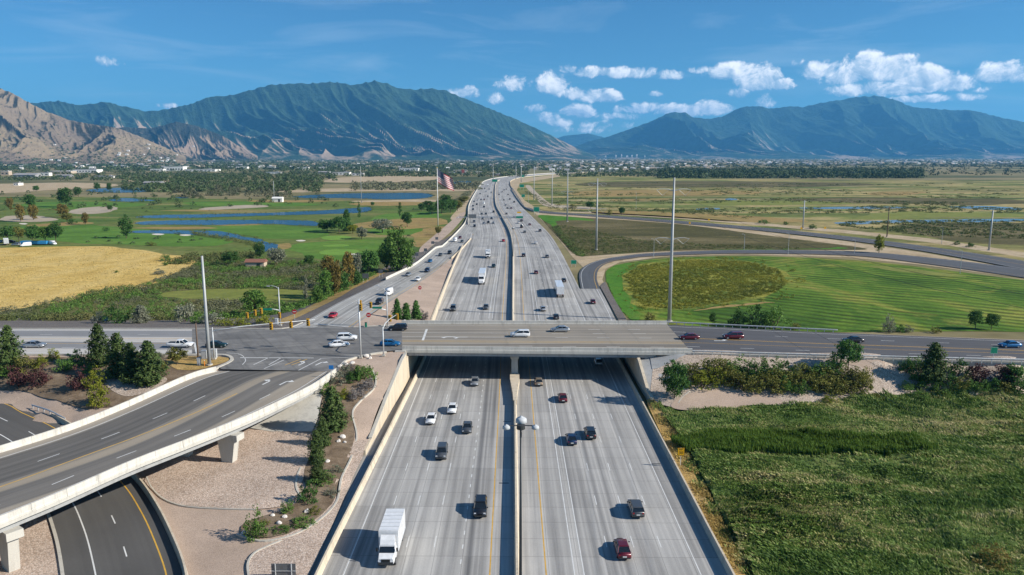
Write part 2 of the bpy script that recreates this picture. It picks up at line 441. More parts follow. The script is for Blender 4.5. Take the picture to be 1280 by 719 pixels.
def concrete(name, c, stain=.35, scale=.6):
    m, k, b = new_mat(name); p = k.pos()
    f = k.math('ADD', k.math('MULTIPLY', k.noise(k.scale(p, (1, 1, .25)), scale, 6, .65), .6), k.math('MULTIPLY', k.noise(k.scale(p, (1, 1, .08)), 2.2, 4, .7), .4))
    col = k.ramp(f, [(.3, tuple(x * (1 - stain) for x in c)), (.5, c), (.75, tuple(min(1, x * 1.12) for x in c))])
    g = k.mapr(k.noise(p, 7, 3, .7), .2, .8, .9, 1.08); col = k.mix(1.0, col, k.comb(g, g, g), 'MULTIPLY')
    k.l.new(col, b.inputs['Base Color']); b.inputs['Roughness'].default_value = .85; b.inputs['Specular IOR Level'].default_value = .25
    k.l.new(k.bump(k.noise(p, 5, 4), .01), b.inputs['Normal']); return m
def leaf_mat(name, c1, c2, c3=None, trans=.25, big=None):
    """leaves: every leaf its own tone, light passing through a little"""
    m, k, b = new_mat(name); g = k.add('ShaderNodeNewGeometry'); oi = k.add('ShaderNodeObjectInfo')
    r = g.outputs['Random Per Island']
    f = k.math('ADD', k.math('MULTIPLY', r, .55), k.math('MULTIPLY', k.noise(g.outputs['Position'], .55, 2), .55))
    if big: f = k.math('ADD', k.math('MULTIPLY', f, .45), k.math('MULTIPLY', k.mapr(k.noise(g.outputs['Position'], big, 5, .65, .5), .3, .7), .55))
    c = k.ramp(f, [(.15, c1), (.6, c2), (.95, c3 or c2)])
    v = k.mapr(oi.outputs['Random'], 0, 1, .8, 1.22); c = k.mix(1.0, c, k.comb(v, v, k.math('MULTIPLY', v, .95)), 'MULTIPLY')
    k.l.new(c, b.inputs['Base Color']); b.inputs['Roughness'].default_value = .7; b.inputs['Specular IOR Level'].default_value = .2
    tr = k.add('ShaderNodeBsdfTranslucent'); k.l.new(c, tr.inputs[0]); mx = k.add('ShaderNodeMixShader'); mx.inputs[0].default_value = trans
    k.l.new(b.outputs[0], mx.inputs[1]); k.l.new(tr.outputs[0], mx.inputs[2]); k.l.new(mx.outputs[0], k.n['Material Output'].inputs[0])
    return m

plain('white_paint', (.66, .66, .64), .6, 0, .12, .8); plain('yellow_paint', (.62, .36, .05), .6, 0, .15, .8)
plain('steel', (.42, .45, .47), .45, .6, .1); plain('galvanized', (.55, .57, .58), .5, .3, .12)
plain('dark_metal', (.06, .065, .07), .5, .5); plain('pole_grey', (.40, .415, .42), .55, .2, .08, .5)
plain('wood_pole', (.13, .09, .065), .9); plain('bark', (.10, .075, .055), .95, 0, .3, 3)
plain('sign_green', (.004, .22, .13), .45); plain('sign_yellow', (.80, .42, .01), .45); plain('sign_blue', (.02, .20, .55), .45)
plain('sign_back', (.16, .17, .18), .5, .4); plain('sign_red', (.5, .02, .03), .45); plain('signal_yellow', (.52, .30, .03), .5); plain('black', (.012, .012, .012), .5)
plain('tyre', (.018, .018, .019), .85); plain('rim', (.45, .46, .47), .35, .7)
plain('lamp_grey', (.46, .48, .50), .6, 0); plain('boulder', (.52, .44, .38), .9, 0, .3, 3); plain('white_rock', (.62, .58, .54), .9, 0, .2, 3)
plain('brick', (.24, .11, .075), .9, 0, .25, 4); plain('roof_grey', (.20, .20, .21), .8); plain('orange', (.75, .22, .02), .5)
def glass_mat():
    m, k, b = new_mat('car_glass'); b.inputs['Base Color'].default_value = (.012, .016, .02, 1); b.inputs['Roughness'].default_value = .06; b.inputs['Specular IOR Level'].default_value = .8
    m, k, b = new_mat('window_glass'); b.inputs['Base Color'].default_value = (.03, .045, .06, 1); b.inputs['Roughness'].default_value = .1
    m, k, b = new_mat('head_lamp'); b.inputs['Base Color'].default_value = (.75, .77, .8, 1); b.inputs['Roughness'].default_value = .1
    m, k, b = new_mat('tail_lamp'); b.inputs['Base Color'].default_value = (.35, .008, .01, 1); b.inputs['Roughness'].default_value = .15
    for nm, c, fl in (('white', (.75, .76, .77), 0), ('silver', (.42, .44, .46), .6), ('black', (.012, .012, .014), 0), ('grey', (.11, .115, .12), .5), ('dark blue', (.012, .03, .08), .3),
                      ('blue', (.01, .13, .32), .2), ('red', (.42, .012, .018), .1), ('maroon', (.12, .01, .02), .2), ('dark green', (.012, .035, .035), .2), ('tan', (.34, .27, .19), .4)):
        m, k, b = new_mat('paint_' + nm.replace(' ', '_')); n = k.mapr(k.noise(k.add('ShaderNodeTexCoord').outputs['Object'], 1.5, 3), .3, .7, .88, 1.08)
        k.l.new(k.mix(1.0, c, k.comb(n, n, n), 'MULTIPLY'), b.inputs['Base Color']); b.inputs['Roughness'].default_value = .32; b.inputs['Metallic'].default_value = fl
        b.inputs['Coat Weight'].default_value = .5; b.inputs['Coat Roughness'].default_value = .12
glass_mat()

road_mat('freeway_concrete', (.46, .445, .42), (.105, .105, .108), 3.6, 3.4, .8, (4.6, .11), grain=.12, tracks=.72)
road_mat('ramp_concrete', (.42, .41, .385), (.10, .10, .105), 3.7, 1.6, .35, (4.6, .10), tracks=.75)
road_mat('bridge_deck', (.33, .295, .245), (.085, .08, .075), 3.6, 2.4, .45, None, tracks=.95)
road_mat('street_west', (.50, .475, .44), (.16, .16, .165), 3.6, .4, .3, None, bands=[(2.0, 9.3, (.25, .25, .255)), (15.2, 22.5, (.25, .25, .255))], tracks=.3)
road_mat('asphalt_street', (.105, .105, .112), (.05, .05, .053), 3.6, 1.2, .4, None, bands=[], tracks=.35, grain=.14)
road_mat('viaduct_deck', (.27, .245, .21), (.06, .058, .056), 3.7, 2.2, .5, None, bands=[(2.4, 11.7, (.15, .14, .127)), (14.6, 19.9, (.19, .176, .158))], tracks=.8, clean=[(12.3, 14.5, (.33, .28, .215)), (-1, 2.0, (.34, .30, .25)), (20.3, 24, (.34, .295, .235))])
road_mat('asphalt_ramp', (.105, .101, .096), (.06, .058, .056), 3.6, 3.6, .35, None, tracks=.3, grain=.12)
road_mat('asphalt_loop', (.10, .105, .115), (.06, .06, .065), 3.6, 0, .3, None, tracks=.3)
def intersection_mat():
    m, k, b = new_mat('intersection_asphalt'); p = k.pos()
    c = k.ramp(k.noise(p, .16, 5, .6, .5), [(.3, (.135, .132, .128)), (.55, (.20, .194, .186)), (.75, (.28, .268, .25))])
    # turning wheel tracks swept across the junction
    x, y, _ = k.sep(p)
    for ang, sc in ((.0, 1.0), (1.05, .8), (-.35, .7)):
        a = k.math('ADD', k.math('MULTIPLY', x, math.sin(ang)), k.math('MULTIPLY', y, math.cos(ang)))
        q = k.math('ADD', k.math('MULTIPLY', x, math.cos(ang)), k.math('MULTIPLY', y, -math.sin(ang)))
        s = k.mapr(k.noise(k.comb(k.math('MULTIPLY', a, .8), k.math('MULTIPLY', q, .03)), 1, 4, .6, .3), .52, .72)
        c = k.mix(k.math('MULTIPLY', s, .5 * sc), c, (.05, .05, .05))
    g = k.mapr(k.noise(p, 4, 5, .75), .25, .75, .88, 1.12); c = k.mix(1.0, c, k.comb(g, g, g), 'MULTIPLY')
    k.l.new(c, b.inputs['Base Color']); b.inputs['Roughness'].default_value = .85; b.inputs['Specular IOR Level'].default_value = .25
intersection_mat()
concrete('barrier', (.58, .50, .385), .42); concrete('parapet', (.60, .575, .52), .45); concrete('grey_concrete', (.44, .43, .41), .35); concrete('pale_concrete', (.52, .50, .45), .3); concrete('kerb', (.50, .47, .41), .25)
concrete('girder', (.34, .345, .345), .3)
gravel_mat('coarse_rock', [(.46, .34, .26), (.60, .465, .37), (.70, .56, .46), (.53, .405, .32), (.74, .62, .52)], .21, .03, .4)
gravel_mat('fine_gravel', [(.45, .34, .265), (.52, .40, .315), (.56, .435, .345), (.48, .365, .285)], .10, .015, .3)
gravel_mat('grey_gravel', [(.16, .14, .125), (.24, .21, .19), (.19, .165, .15), (.28, .25, .22)], .16, .03, .5)
gravel_mat('pale_gravel', [(.44, .345, .275), (.56, .455, .37), (.64, .54, .45), (.50, .40, .32)], .22, .04, .45)
ground_mat('mulch', [(0, (.12, .085, .055)), (.5, (.19, .14, .095)), (1, (.26, .20, .14))], .5, fine=6, fine_amt=.4, bump=.05)
ground_mat('dry_verge', [(0, (.30, .195, .07)), (.5, (.42, .28, .10)), (1, (.47, .345, .17))], .12, fine=2.5, fine_amt=.35, bump=.15, second=((.13, .135, .04), .35, .58))
ground_mat('dirt', [(0, (.36, .27, .16)), (.5, (.45, .35, .225)), (1, (.52, .42, .29))], .06, fine=1.2, fine_amt=.2, bump=.1, second=((.22, .19, .075), .11, .6))
ground_mat('golden_field', [(0, (.44, .29, .075)), (.4, (.57, .395, .12)), (.7, (.62, .45, .165)), (1, (.48, .335, .10))], .05, (1, .6, 1), 1.0, .25, .25, 1.2, second=((.24, .20, .045), .09, .66))
ground_mat('marsh', [(0, (.06, .085, .024)), (.22, (.13, .155, .04)), (.38, (.23, .21, .07)), (.5, (.40, .31, .14)), (.6, (.17, .20, .05)), (.72, (.09, .115, .03)), (.85, (.42, .33, .165)), (1, (.20, .21, .06))], .009, (.22, 1, 1), .12, .4, .5, .6, second=((.055, .085, .022), .022, .53))
ground_mat('plain_ground', [(0, (.05, .07, .03)), (.35, (.11, .115, .045)), (.6, (.27, .22, .115)), (.8, (.14, .15, .055)), (1, (.35, .29, .18))], .0032, (.5, 1, 1), .05, .25)
ground_mat('dark_marsh', [(0, (.06, .06, .02)), (.4, (.095, .085, .03)), (.7, (.15, .125, .055)), (1, (.22, .18, .09))], .025, (.4, 1, 1), .6, .4, .5, 1.0, second=((.05, .10, .015), .02, .62))
ground_mat('golf_turf', [(0, (.055, .095, .020)), (.35, (.085, .14, .026)), (.6, (.13, .165, .038)), (.8, (.22, .20, .07)), (1, (.30, .235, .10))], .014, (.45, 1, 1), .22, .3, second=((.05, .085, .02), .035, .6))
ground_mat('fairway', [(0, (.075, .16, .022)), (.6, (.10, .20, .028)), (1, (.145, .21, .04))], .03, (.5, 1, 1), fine=.3, fine_amt=.2)
ground_mat('putting_green', [(0, (.15, .28, .045)), (1, (.18, .31, .05))], .1, fine=.8, fine_amt=.08)
ground_mat('rough_grass', [(0, (.24, .17, .06)), (.5, (.32, .225, .085)), (1, (.20, .18, .05))], .04, (.5, 1, 1), .5, .3)
ground_mat('bright_grass', [(0, (.05, .15, .012)), (.6, (.075, .20, .018)), (1, (.12, .19, .03))], .06, fine=1, fine_amt=.3, bump=.2)
ground_mat('meadow_lime', [(0, (.14, .17, .035)), (.6, (.20, .215, .05)), (1, (.13, .17, .035))], .06, fine=1, fine_amt=.2)
ground_mat('thicket_soil', [(0, (.07, .085, .025)), (.5, (.11, .12, .04)), (1, (.17, .145, .06))], .05, fine=.8, fine_amt=.4, bump=.5, bscale=.8)
ground_mat('reed_bed', [(0, (.20, .21, .035)), (.3, (.10, .15, .025)), (.55, (.28, .26, .045)), (.8, (.13, .19, .03)), (1, (.10, .12, .03))], .04, (.8, 1, 1), .9, .35, .5, .9)
ground_mat('wet_grass_soil', [(0, (.06, .10, .025)), (.5, (.09, .14, .035)), (1, (.16, .17, .06))], .08, fine=1.5, fine_amt=.4, bump=.4, bscale=.8)
plain('sand', (.66, .60, .50), .95, 0, .1, .1); plain('waste_sand', (.40, .33, .24), .95, 0, .15, .05)
def field_mat():
    m, k, b = new_mat('hay_field'); p = k.pos(); x, y, _ = k.sep(p)
    c = k.ramp(k.mapr(k.noise(k.scale(p, (1, .5, 1)), .03, 7, .68, .6), .32, .68), [(0, (.045, .10, .014)), (.35, (.075, .15, .018)), (.6, (.12, .20, .026)), (.8, (.20, .225, .04)), (1, (.29, .245, .075))])
    # mown rows bending with the field edge
    r = k.math('ADD', k.math('MULTIPLY', x, .42), k.math('MULTIPLY', y, .62))
    r = k.math('ADD', r, k.math('MULTIPLY', k.noise(p, .02, 2), 9))
    s = k.mapr(k.math('SINE', k.math('MULTIPLY', r, 1.5)), -.3, 1, 0, 1)
    nz = k.mapr(k.noise(p, .04, 4), .42, .62)
    c = k.mix(k.math('MULTIPLY', k.math('MULTIPLY', s, k.math('MULTIPLY_ADD', nz, .75, .25)), .72), c, (.05, .085, .014))
    c = k.mix(k.math('MULTIPLY', k.mapr(k.noise(k.scale(p, (.8, .5, 1)), .055, 6, .7, .8), .54, .66), .6), c, (.30, .29, .06))
    g = k.mapr(k.noise(p, .8, 5, .75), .25, .75, .68, 1.3); c = k.mix(1.0, c, k.comb(g, g, g), 'MULTIPLY')
    rw = k.mapr(k.math('SINE', k.math('MULTIPLY', r, 1.5)), -1, 1, 1.2, .58); rw = k.math('ADD', k.math('MULTIPLY', rw, k.math('MULTIPLY_ADD', nz, .7, .3)), k.math('SUBTRACT', .7, k.math('MULTIPLY', nz, .7))); c = k.mix(1.0, c, k.comb(rw, rw, rw), 'MULTIPLY')
    k.l.new(c, b.inputs['Base Color']); b.inputs['Roughness'].default_value = .95; b.inputs['Specular IOR Level'].default_value = .1
    k.l.new(k.bump(k.math('ADD', s, k.noise(p, 1.2, 3)), .12), b.inputs['Normal'])
field_mat()
def water_mat():
    m, k, b = new_mat('water'); b.inputs['Base Color'].default_value = (.018, .04, .055, 1); b.inputs['Roughness'].default_value = .16; b.inputs['IOR'].default_value = 1.33
    p = k.pos(); k.l.new(k.bump(k.noise(k.scale(p, (1, 1, 1)), .5, 3), .12), b.inputs['Normal'])
    m, k, b = new_mat('shallow_water'); b.inputs['Base Color'].default_value = (.10, .15, .16, 1); b.inputs['Roughness'].default_value = .2; b.inputs['IOR'].default_value = 1.33
water_mat()
leaf_mat('pine_leaf', (.032, .062, .018), (.068, .108, .030), (.115, .155, .048), .18)
leaf_mat('reed_green_leaf', (.07, .14, .022), (.12, .21, .032), (.19, .27, .05), .35)
leaf_mat('dark_leaf', (0.037, 0.094, 0.022), (0.066, 0.150, 0.034), (0.112, 0.225, 0.048))
leaf_mat('green_leaf', (0.064, 0.137, 0.027), (0.109, 0.209, 0.040), (0.182, 0.291, 0.064))
leaf_mat('olive_leaf', (0.106, 0.119, 0.027), (0.175, 0.181, 0.043), (0.250, 0.225, 0.062))
leaf_mat('lime_leaf', (0.115, 0.149, 0.017), (0.196, 0.218, 0.023), (0.276, 0.265, 0.034))
leaf_mat('grey_leaf', (0.143, 0.160, 0.110), (0.220, 0.231, 0.171), (0.297, 0.297, 0.231))
leaf_mat('lavender_leaf', (.14, .125, .13), (.21, .19, .19), (.27, .25, .24))
leaf_mat('purple_leaf', (0.048, 0.019, 0.022), (0.088, 0.035, 0.038), (0.136, 0.064, 0.056), .12)
leaf_mat('autumn_leaf', (0.125, 0.106, 0.025), (0.200, 0.150, 0.037), (0.275, 0.188, 0.062))
leaf_mat('far_leaf', (0.034, 0.062, 0.025), (0.062, 0.093, 0.037), (0.109, 0.139, 0.054), .1)
leaf_mat('thicket_leaf', (0.072, 0.120, 0.030), (0.138, 0.156, 0.054), (0.252, 0.198, 0.090), .2, .05)
leaf_mat('silver_thicket_leaf', (0.094, 0.106, 0.056), (0.150, 0.156, 0.094), (0.213, 0.213, 0.138), .15)
leaf_mat('reed_leaf', (.075, .115, .022), (.27, .275, .04), (.46, .39, .07), .35, .035)
leaf_mat('gold_grass_leaf', (.44, .33, .12), (.58, .44, .18), (.40, .34, .12), .3)
def mountain_mat(name, forest, tan, rock, h0, h1, bias):
    m, k, b = new_mat(name); g = k.add('ShaderNodeNewGeometry'); p = g.outputs['Position']; x, y, z = k.sep(p); nx, ny, nzv = k.sep(g.outputs['Normal'])
    n1 = k.noise(p, .0012, 7, .62, .4); n2 = k.noise(p, .006, 6, .65)
    # dry grass on the low, sun-facing shoulders, woods in the draws and higher up
    low = k.mapr(z, h0, h1, 1, 0)
    f = k.math('ADD', k.math('ADD', k.math('MULTIPLY', low, 1.0), k.math('MULTIPLY', nx, .95)), k.math('MULTIPLY', k.math('SUBTRACT', n1, .5), 2.0))
    f = k.math('ADD', f, k.math('MULTIPLY', k.math('SUBTRACT', n2, .5), .9))
    f = k.mapr(f, bias, bias + .38, 0, 1, True)
    fo = k.ramp(n2, [(.3, tuple(q * .6 for q in forest)), (.7, tuple(q * 1.4 for q in forest))])
    ta = k.ramp(n1, [(.3, rock), (.6, tan)])
    c = k.mix(f, fo, ta)
    hi = k.math('MULTIPLY', k.mapr(z, h1 * 1.6, h1 * 2.6), k.mapr(n2, .5, .62)); c = k.mix(k.math('MULTIPLY', hi, .6), c, rock)
    k.l.new(c, b.inputs['Base Color']); b.inputs['Roughness'].default_value = 1; b.inputs['Specular IOR Level'].default_value = .05
    k.l.new(k.bump(k.noise(p, .008, 8, .72), 60.0), b.inputs['Normal'])
mountain_mat('mountain_wooded', (.042, .082, .048), (.44, .33, .235), (.26, .21, .175), 120, 820, .95)
mountain_mat('mountain_south', (.038, .074, .048), (.40, .31, .24), (.28, .235, .20), 80, 820, .95)
mountain_mat('mountain_dry', (.075, .072, .045), (.39, .30, .185), (.23, .175, .135), 60, 900, .56)
mountain_mat('mountain_foothill', (.055, .062, .045), (.42, .31, .20), (.26, .19, .155), 60, 520, .78)
plain('mud', (.06, .048, .03), .6, 0, .3, .5)
plain('far_wall_white', (.78, .76, .72), .8, 0, .06, .01); plain('far_wall_tan', (.48, .39, .30), .8, 0, .1, .01); plain('far_wall_grey', (.36, .36, .37), .8, 0, .1, .01); plain('far_wall_red', (.36, .10, .08), .8); plain('far_roof', (.30, .29, .29), .8, 0, .2, .01); plain('tarp_blue', (.03, .22, .45), .6)

# ================================================================== THE SETTING
# ------------------------------------------------------------------ plain and mountains
g = mk('ground', [(-30000, -400, -.35), (30000, -400, -.35), (30000, 30000, -.35), (-30000, 30000, -.35)], [(0, 1, 2, 3)], MT['plain_ground']); g['kind'] = 'structure'

def mountain(name, mat, sil, D0, D1, seed, lean=.5, f1=1 / 2100, amp=.5, cols=520, rows=110, back=.5, power=.92, x_end=None):
    xs = np.linspace(sil[0][0], sil[-1][0], cols); ys = np.interp(xs, [q[0] for q in sil], [q[1] for q in sil])
    dirx = (xs - CX) / F / (CP + (CY - HOR) / F * SP)
    hr = []
    for px, py in zip(xs, ys):
        a, b = (px - CX) / F, (py - CY) / F; hr.append(CAMH - (SP + b * CP) / (CP - b * SP) * D1)
    hr = np.maximum(np.array(hr), 4.0)
    ts = np.concatenate([np.linspace(0, 1, rows), 1 + np.linspace(.03, back, 14)])
    V = np.zeros((len(ts), cols, 3))
    for i, t in enumerate(ts):
        Y = D0 + (D1 - D0) * t; X = dirx * Y
        prof = t ** power if t <= 1 else max(0.0, 1 - ((t - 1) / back) ** 1.2)
        for j in range(cols):
            x = X[j]; s = (x + lean * (Y - D0)) * f1
            wv = mn.noise(Vector((x * f1 * .7, t * 1.6, seed))) * .6
            r1 = 1 - min(1, abs(mn.noise(Vector((s + wv, t * .45 + seed, seed * 3.1)))) * 2.3) ** .85
            r2 = 1 - min(1, abs(mn.noise(Vector((s * 2.6 + wv * 2.4 + (1 - t) * .9, t * 1.4, seed * 5.7)))) * 2.3) ** .85
            r3 = 1 - min(1, abs(mn.noise(Vector((s * 6.5 + wv * 4 - (1 - t) * 1.2, t * 3.4, seed * 8.3)))) * 2.3) ** .9
            r4 = 1 - min(1, abs(mn.noise(Vector((s * 15 + wv * 6 + t, t * 8, seed)))) * 2.2)
            r5 = mn.noise(Vector((s * 40, t * 24, seed)))
            a = min(1.0, t * 4.5) ** .8 * (1 - .80 * t ** 3.0) if t <= 1 else .2
            cut = (1 - r1) * .62 + (1 - r2) * .36 + (1 - r3) * .15 + (1 - r4) * .06 + r5 * .02
            edge = 1.0 if t < .93 else max(0.0, (1 - t) / .07)          # the traced skyline is kept
            h = hr[j] * (prof + edge * a * amp * (.08 - cut * .80) * (prof ** .65 if prof > 0 else 0)) + (0 if t < .93 else hr[j] * .018 * (r4 - .5))
            V[i, j] = (x, Y, max(h, -3.0) if t > 0 else -3.0)
    n = len(ts); Fc = [(i * cols + j, i * cols + j + 1, (i + 1) * cols + j + 1, (i + 1) * cols + j) for i in range(n - 1) for j in range(cols - 1)]
    o = mk(name, V.reshape(-1, 3), Fc, MT[mat], smooth=False); o['kind'] = 'structure'; return o
SIL_A = [(30, 130), (60, 128), (80, 126), (100, 131), (120, 130), (137, 127), (160, 133), (185, 139), (200, 139), (240, 131), (265, 122), (300, 118), (320, 112), (345, 106), (370, 105), (395, 104), (420, 102.5), (440, 106), (456, 104), (472, 100.5), (488, 105), (500, 111), (520, 112), (540, 110), (560, 114), (580, 123), (600, 131), (620, 139), (640, 147), (660, 156), (680, 165), (700, 175), (720, 185), (745, 195)]
SIL_B = [(-260, 40), (-120, 60), (0, 107), (20, 115), (40, 126), (60, 138), (90, 150), (115, 155), (150, 160), (180, 172), (215, 188), (232, 196)]
SIL_C = [(70, 175), (120, 164), (160, 159), (190, 161), (210, 156), (223, 152), (250, 158), (280, 170), (300, 183), (322, 195)]
SIL_D = [(712, 186), (735, 177), (760, 171), (790, 160), (815, 151), (830, 143), (842, 140), (855, 141), (865, 147), (885, 149), (900, 146), (915, 138), (927, 133.5), (945, 133), (962, 136), (970, 135), (985, 133), (1000, 134), (1015, 130), (1040, 126), (1060, 122), (1085, 120), (1098, 120), (1115, 126), (1135, 134), (1160, 136), (1190, 138), (1205, 137), (1230, 143), (1260, 150), (1280, 153), (1400, 172), (1560, 190)]
SIL_E = [(670, 182), (690, 175), (705, 170), (720, 168.5), (735, 167), (755, 172), (790, 180), (820, 192)]
mountain('mountain', 'mountain_wooded', SIL_A, 9300, 12600, 1.7, lean=.8, f1=1 / 2000, amp=1.4, cols=820, rows=150)
mountain('mountain', 'mountain_dry', SIL_B, 4700, 6300, 4.2, lean=.6, f1=1 / 800, amp=.75, cols=420, rows=110)
mountain('mountain', 'mountain_foothill', SIL_C, 7300, 8600, 7.9, lean=.6, f1=1 / 800, amp=1.1, cols=300, rows=90)
mountain('mountain', 'mountain_south', SIL_D, 13500, 17500, 11.3, lean=.7, f1=1 / 2600, amp=1.4, cols=820, rows=140)
mountain('mountain', 'mountain_south', SIL_E, 21000, 23500, 15.1, lean=.3, f1=1 / 2600, amp=.5, cols=140, rows=40)

# ------------------------------------------------------------------ ground cover, traced on the plain
# left: golf course with ponds, thicket, golden field
patch('golf_course', [(-80, 246), (150, 246), (330, 250), (480, 251), (560, 252), (586, 262), (575, 283), (545, 305), (515, 325), (450, 345), (330, 340), (205, 325), (140, 308), (-80, 311)], MT['golf_turf'], .02)
for nm, pts in (('fairway', [(0, 285), (70, 279), (150, 283), (240, 296), (300, 300), (270, 309), (160, 306), (60, 303)]), ('fairway', [(240, 284), (330, 281), (405, 285), (420, 296), (350, 300), (290, 292)]),
                ('fairway', [(360, 305), (430, 300), (500, 300), (520, 310), (490, 325), (420, 328), (370, 318)]), ('fairway', [(10, 255), (90, 251), (200, 255), (150, 260), (60, 262)]),
                ('fairway', [(470, 268), (540, 264), (560, 270), (520, 277), (460, 277)]), ('fairway', [(220, 252), (340, 252), (420, 256), (330, 259), (240, 258)]), ('fairway', [(455, 285), (530, 284), (535, 292), (470, 296)])):
    patch(nm, pts, MT['fairway'], .05, jit=4)
for pts in ([(396, 315), (415, 312), (440, 311.6), (452, 314), (440, 318.5), (405, 319.5)], [(398, 297), (415, 294.5), (438, 295), (440, 299), (410, 301)], [(400, 307), (430, 305), (440, 308), (410, 309)]):
    patch('putting_green', pts, MT['putting_green'], .09)
for pts in ([(0, 270), (40, 269), (78, 274), (60, 277.5), (0, 278)], [(83, 266), (100, 260), (130, 258), (150, 259), (140, 266), (100, 268.5)], [(244, 261), (290, 257), (330, 256), (338, 259), (300, 261), (250, 263)]):
    patch('waste_area', pts, MT['waste_sand'], .09, jit=4)
for pts in ([(187, 293), (197, 292), (208, 293), (198, 294.6)], [(222, 294), (232, 293), (241, 294), (232, 295.6)], [(368, 301), (376, 300), (384, 301), (376, 302.4)], [(430, 318), (440, 317), (449, 318), (440, 320)], [(22, 279.5), (30, 279), (36, 280), (29, 281.2)]):
    patch('bunker', pts, MT['sand'], .12)
for pts in ([(20, 282), (100, 277), (130, 279), (60, 284)], [(250, 281), (300, 276), (350, 279), (300, 283)], [(345, 306), (360, 303), (372, 308), (355, 313)], [(440, 279), (520, 272), (560, 273), (555, 283), (500, 288), (440, 284)],
            [(150, 285.5), (215, 283), (290, 285), (220, 287)], [(180, 263), (260, 262), (330, 263), (250, 265)], [(515, 290), (550, 282), (562, 285), (540, 303), (518, 312), (512, 300)], [(440, 252.5), (535, 252), (545, 257), (440, 258)], [(300, 250), (400, 250), (420, 252), (330, 254)]):
    patch('rough_grass', pts, MT['rough_grass'], .07, jit=5)
WATER = [[(160, 272), (190, 269), (260, 268), (330, 266.5), (400, 263.5), (440, 260.5), (466, 258.5), (464, 265), (440, 267), (380, 268.6), (300, 270.5), (215, 273.5)],
         [(166, 278), (215, 275.5), (300, 275), (385, 275.5), (402, 279), (398, 283.5), (370, 281.5), (330, 280), (270, 281.5), (200, 281), (170, 281)],
         [(148, 290), (180, 288), (240, 288.5), (285, 289.5), (292, 293), (305, 296.5), (322, 297.5), (330, 303), (346, 305), (348, 312), (330, 316), (318, 311), (326, 306), (310, 300.5), (280, 297.5), (250, 293.5), (200, 292), (160, 291.6)],
         [(106, 237), (150, 234.5), (186, 235), (190, 240), (150, 241.5), (112, 240)], [(133, 250), (152, 247.2), (180, 249), (200, 251), (165, 252.3), (140, 251.8)],
         [(361, 246), (400, 243), (460, 241.5), (541, 241), (542, 248), (490, 250), (430, 247.5), (380, 248)], [(560, 228), (575, 226.3), (592, 226.5), (588, 230), (566, 230.2)], [(215, 247), (228, 246), (240, 247.5), (226, 248.4)]]
for w in WATER: patch('pond', w, MT['water'], .14, jit=3)
patch('field', [(-80, 313), (0, 310), (60, 308.5), (140, 307), (200, 317), (236, 321), (246, 330), (215, 345), (180, 361), (110, 372), (0, 391), (-80, 398)], MT['golden_field'], .04, jit=3.0)
patch('thicket_ground', [(-80, 394), (0, 386), (110, 366), (180, 355), (240, 322), (330, 318), (440, 330), (505, 326), (540, 309), (470, 352), (380, 398), (360, 404), (150, 404), (-80, 406)], MT['thicket_soil'], .03)
patch('meadow', [(192, 369), (215, 364), (262, 361.5), (330, 361), (385, 363), (398, 367), (372, 378), (300, 375), (230, 374)], MT['meadow_lime'], .06, jit=1.5)
for pts in ([(-60, 232), (0, 230), (80, 228), (150, 229.5), (150, 233), (60, 238), (0, 242), (-60, 243)], [(333, 240), (380, 236.5), (460, 235), (600, 236), (592, 239.5), (460, 238.5), (380, 241)], [(396, 228), (420, 222), (470, 220), (560, 220.5), (540, 226), (460, 229)], [(430, 251.5), (520, 249.5), (560, 250), (550, 253), (470, 254.5)], [(150, 225), (240, 224.5), (240, 227), (170, 228)]):
    patch('dirt_field', pts, MT['dirt'], .03, jit=12)
# right: marsh, hay field inside the loop
patch('marsh', [(600, 224), (700, 216), (830, 222), (1000, 225), (1500, 226), (1500, 350), (1290, 338), (1150, 309), (1040, 295), (940, 284), (830, 276), (700, 268), (655, 256), (640, 240)], MT['marsh'], .02)
patch('marsh_meadow', [(672, 268.5), (710, 271), (780, 275), (860, 281), (940, 292), (1010, 301), (1075, 309), (1090, 313), (1000, 312.5), (860, 313), (800, 316), (740, 320), (720, 322), (702, 302), (685, 284)], MT['dark_marsh'], .05)
patch('grass_strip', [(669, 268.5), (690, 269.5), (725, 272), (750, 276.5), (720, 278.5), (690, 282), (678, 275)], MT['bright_grass'], .08, jit=1.0)
patch('dry_meadow', [(745, 297), (800, 291.5), (880, 294), (880, 297), (800, 302), (750, 303)], MT['rough_grass'], .08, jit=2.0)
patch('grass_strip', [(880, 309.5), (960, 305), (1040, 308), (1072, 311.5), (960, 312), (880, 312.5)], MT['bright_grass'], .08, jit=1.0)
patch('hay_field', [(756, 338), (772, 330), (830, 322.5), (930, 319.5), (1060, 324), (1150, 333.5), (1290, 352), (1500, 372), (1500, 420), (1280, 415), (1200, 414), (1000, 416), (860, 411), (795, 404), (782, 395), (768, 375), (758, 352)], MT['hay_field'], .03, smooth=1)
patch('reed_bed', [(776, 350), (785, 338), (800, 330), (850, 323), (930, 324), (975, 335), (991, 352), (975, 367), (930, 376), (850, 389), (805, 386), (786, 370)], MT['reed_bed'], .08, jit=5)
patch('dirt_strip', [(860, 390), (900, 383), (950, 378), (975, 378), (940, 381), (890, 387)], MT['rough_grass'], .09, jit=1.2)
patch('grass_strip', [(757, 338), (772, 331), (790, 328), (788, 336), (777, 350), (786, 372), (800, 388), (800, 404), (784, 398), (769, 376), (759, 354)], MT['bright_grass'], .07, jit=1.0)
patch('dry_patch', [(1075, 331), (1150, 337), (1215, 346), (1190, 347), (1120, 340)], MT['meadow_lime'], .07, jit=2.5)
